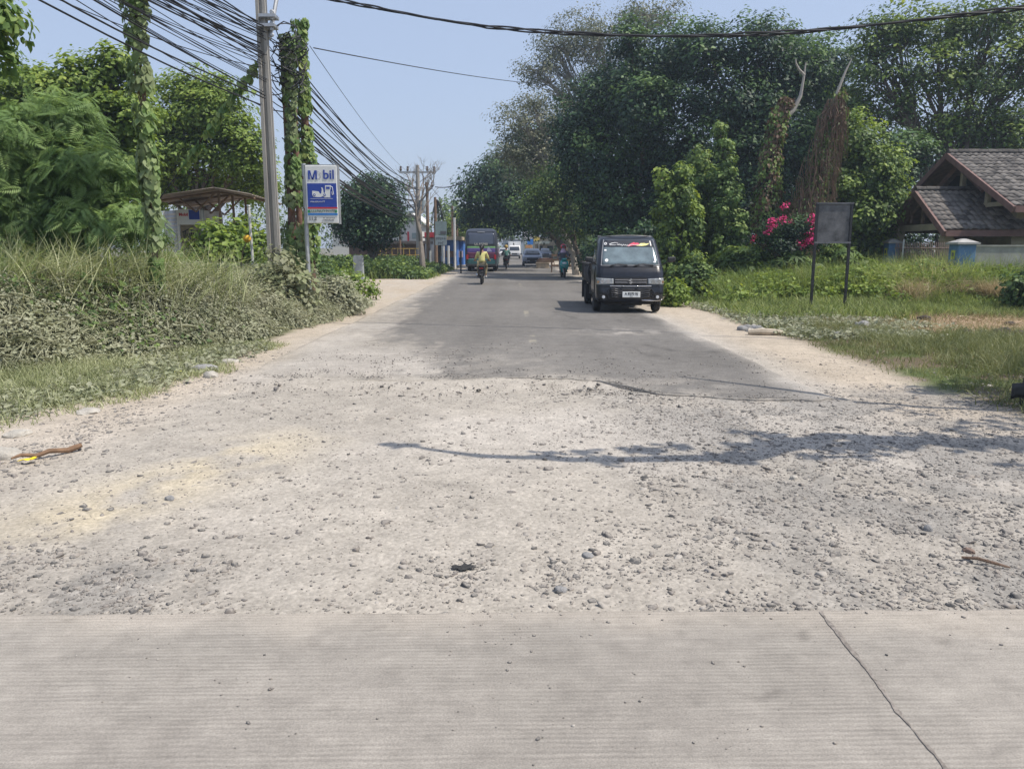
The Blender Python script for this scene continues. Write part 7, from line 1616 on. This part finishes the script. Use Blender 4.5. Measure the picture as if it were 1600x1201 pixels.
    if hair: 
        mb = MB(); mb.ell((0, .045, 1.605), (.108, .115, .115), 18, 12); mb.ell((0, .12, 1.56), (.07, .05, .07), 12, 8)
        if pony: mb.tube([(0, .14, 1.62), (.01, .20, 1.56), (.03, .21, 1.44), (.05, .20, 1.30), (.07, .195, 1.18), (.075, .20, 1.10)], [.03, .045, .045, .04, .03, .008], 8)
        mb.build('hair', hair, root, smooth=True)
    if veil:
        mb = MB(); mb.loft([[(.115 * k_ * math.cos(t), .04 + .12 * k_ * math.sin(t), z_) for t in [2 * math.pi * i / 16 for i in range(16)]] for k_, z_ in ((1.5, 1.30), (1.25, 1.38), (.85, 1.46), (.93, 1.54))]); mb.build('veil', veil, root, smooth=True)
    if helmet:
        mb = MB(); n, m_2 = 20, 10; mb.grid(lambda u, w_: (.135 * math.cos(w_) * math.sin(u), .02 + .15 * math.cos(w_) * -math.cos(u), 1.61 + .145 * math.sin(w_)), [R(35 + 290 * i / 24) for i in range(25)], [R(-38 + 128 * j / 10) for j in range(11)])
        mb.grid(lambda u, w_: (.135 * math.cos(w_) * math.sin(u), .02 + .15 * math.cos(w_) * -math.cos(u), 1.61 + .145 * math.sin(w_)), [R(-36 + 72 * i / 8) for i in range(9)], [R(22 + 68 * j / 6) for j in range(7)])
        hm = mb.build('helmet', helmet, root, smooth=True, solid=.02)
        mb = MB(); mb.grid(lambda u, w_: (.15 * math.cos(w_) * math.sin(u), .02 + .165 * math.cos(w_) * -math.cos(u), 1.61 + .15 * math.sin(w_)), [R(-42 + 84 * i / 10) for i in range(11)], [R(8 + 20 * j / 4) for j in range(5)]); mb.build('visor', glass('visor', (.05, .05, .06)), hm, smooth=True, solid=.006)
    return root
def place(px, Y, pyb, **k): return (P(px, 400, Y).x, Y, .025)
HB = mat('black_hair', (.012, .011, .012), .5)
l = place(753, 34, 442); scooter('motorbike', l, math.pi, 'dark motorbike ridden away from the viewer by the person in a yellow shirt', DARKP)
rider(l, math.pi, 'person in a pale yellow shirt with a long black ponytail riding away', mat('yellow_shirt', (.55, .52, .2), .85, var=.12), mat('khaki_shorts', (.2, .17, .1), .9), hair=HB, pony=True, shoe=mat('white_shoe', (.6, .6, .58), .7))
l = place(791, 57, 418); scooter('motorbike', l, math.pi, 'dark motorbike beyond the bus, ridden by the person in green', DARKP)
rider(l, math.pi, 'person in a grey green jacket and ochre helmet riding away in the far lane', mat('green_jacket', (.06, .17, .15), .8), mat('dark_trousers', (.03, .035, .045), .9), helmet=mat('ochre_helmet', (.4, .27, .06), .4, coat=.5))
l = place(880, 41, 432); TEAL = mat('teal_paint', (.0, .26, .25), .25, var=.08, coat=.7)
scooter('motorbike', l, R(3), 'shiny teal scooter coming towards the viewer at the right road edge', TEAL, accent=CHROME)
rider(l, R(3), 'person in a bright red helmet and lilac scarf riding the teal scooter', mat('dark_jacket', (.1, .12, .16), .8), mat('grey_trousers', (.12, .12, .15), .9), helmet=mat('red_helmet', (.6, .015, .05), .25, coat=.7), veil=mat('lilac_scarf', (.5, .38, .5), .85), shoe=None)

# ---------- far right side: cart, billboards, shops ----------
def billboard(px0, py0, px1, py1, Y, m_, label, legs=True, txt=None):
    a, b = P(px0, py0, Y), P(px1, py1, Y); root = empty('billboard', ((a.x + b.x) / 2, Y, 0), label, 'sign'); mb = MB(); mb.box((0, 0, (a.z + b.z) / 2), (b.x - a.x, .15, a.z - b.z)); pn = mb.build('panel', m_, root)
    mb = MB()
    for s in (-1, 1): mb.tube([(s * (b.x - a.x) * .4, .12, 0), (s * (b.x - a.x) * .4, .12, a.z)], .07, 6)
    mb.build('post', STEEL, root)
    return root, (a, b), pn
rb, (a, b), pn = billboard(817.5, 361, 832, 365.5, 100, WHITEP, 'narrow white upper sign board above the hatchback'); worn_letters(6, .18, GREYL, pn, (0, -.08, (a.z + b.z) / 2), 5)
rb, (a, b), pn = billboard(817.5, 366.5, 832, 373, 99, WHITEP, 'square white sign board with dark lettering, below the narrow one'); worn_letters(6, .17, GREYL, pn, (0, -.08, (a.z + b.z) / 2), 6, 2)
billboard(824, 373.5, 833, 382, 98, mat('blue_banner', (.03, .2, .6), .5, var=.1), 'bright blue banner below the white sign boards'); billboard(834, 370, 843, 377, 101, mat('yellow_banner', (.65, .5, .12), .5, var=.25), 'yellow banner beside the blue one')
billboard(821, 383, 832, 387.5, 97, mat('orange_banner', (.6, .3, .12), .6, var=.2), 'low orange banner just over the hatchback roof')
bld('shop_house', 'grey shop block with a flat roof closing the view beyond the box truck', 786, 818, 375, 175, 10, mat('bluish_plaster', (.3, .35, .4), .8, var=.15, scale=.6), [('window', 790, 797, 380, 386, WINDOW, .08), ('window', 800, 808, 380, 386, WINDOW, .08)], flat_roof(TILE_D))
bld('shop_house', 'tan shop row at the right of the far road', 836, 872, 372, 120, 8, mat('tan_plaster', (.4, .33, .24), .85, var=.2), [('awning', 836, 858, 377, 381, mat('pale_awning', (.6, .6, .5), .7), 1.2), ('doorway', 840, 848, 384, 396, SHD, .05), ('doorway', 855, 864, 384, 396, SHD, .05)], flat_roof(TILE_D))
# pale yellow house glimpsed between the trunks
bld('yellow_house', 'pale yellow house glimpsed between the trees above the pickup', 995, 1030, 335, 52, 6, mat('pale_yellow_plaster', (.62, .55, .32), .85, var=.1), [('window', 1006, 1014, 345, 365, SHD, .06)], gable_roof(TILE_D, 1.2))
# handcart of goods at the roadside
c = P(852, 404, 62); root = empty('handcart', (c.x, 62, 0), 'wooden handcart stacked with reddish planks right of the hatchback', 'cart'); root.scale = (.72, .72, .72); mb = MB(); mb.box((0, 0, .62), (1.9, 1.0, .08)); mb.box((0, -.48, .78), (1.9, .05, .26)); mb.build('tray', WOOD, root)
RBW = mat('reddish_planks', (.3, .13, .08), .8, var=.35, scale=4)
for k in range(4): mb = MB(); mb.box((.03 * (k % 2), 0, .72 + .09 * k), (1.7 - .1 * k, .8, .07)); mb.build('plank', RBW, root)
for s in (-1, 1): wheel(root, s * .98, .0, .32, .06, name='wheel')
mb = MB(); mb.tube([(-.5, .5, .6), (-.5, 1.2, .75), (.5, 1.2, .75), (.5, .5, .6)], .03, 6); mb.tube([(.6, -.4, 0), (.6, -.4, .6)], .03, 6); mb.tube([(-.6, -.4, 0), (-.6, -.4, .6)], .03, 6); mb.build('handle', WOOD, root)
c = P(848, 410, 60); mb = MB(); mb.box((0, 0, .22), (1.0, .6, .44), bev=.03); mb.box((0, 0, .46), (1.06, .66, .05)); o_ = mb.build('crate', mat('tan_crate', (.5, .4, .28), .85, var=.2)); o_.location = (c.x, 60, -.04); tag(o_, 'pale tan crate on the ground in front of the handcart', 'crate')
# rough timber fence and shaded stall behind the scooter rider
root = empty('timber_fence', (P(862, 405, 50).x, 50, -.05), 'dark rough timber fence in the shade behind the teal scooter', 'fence'); Wf = 4.2
for k in range(7): mb = MB(); mb.tube([(Wf * k / 6, 0, 0), (Wf * k / 6 + .03, 0, 1.25 + .1 * (k % 3))], .05, 6); mb.build('post', WOOD, root)
for z in (.5, .85, 1.15): mb = MB(); mb.box((Wf / 2, -.05, z), (Wf, .04, .12)); mb.build('rail', WOOD, root)
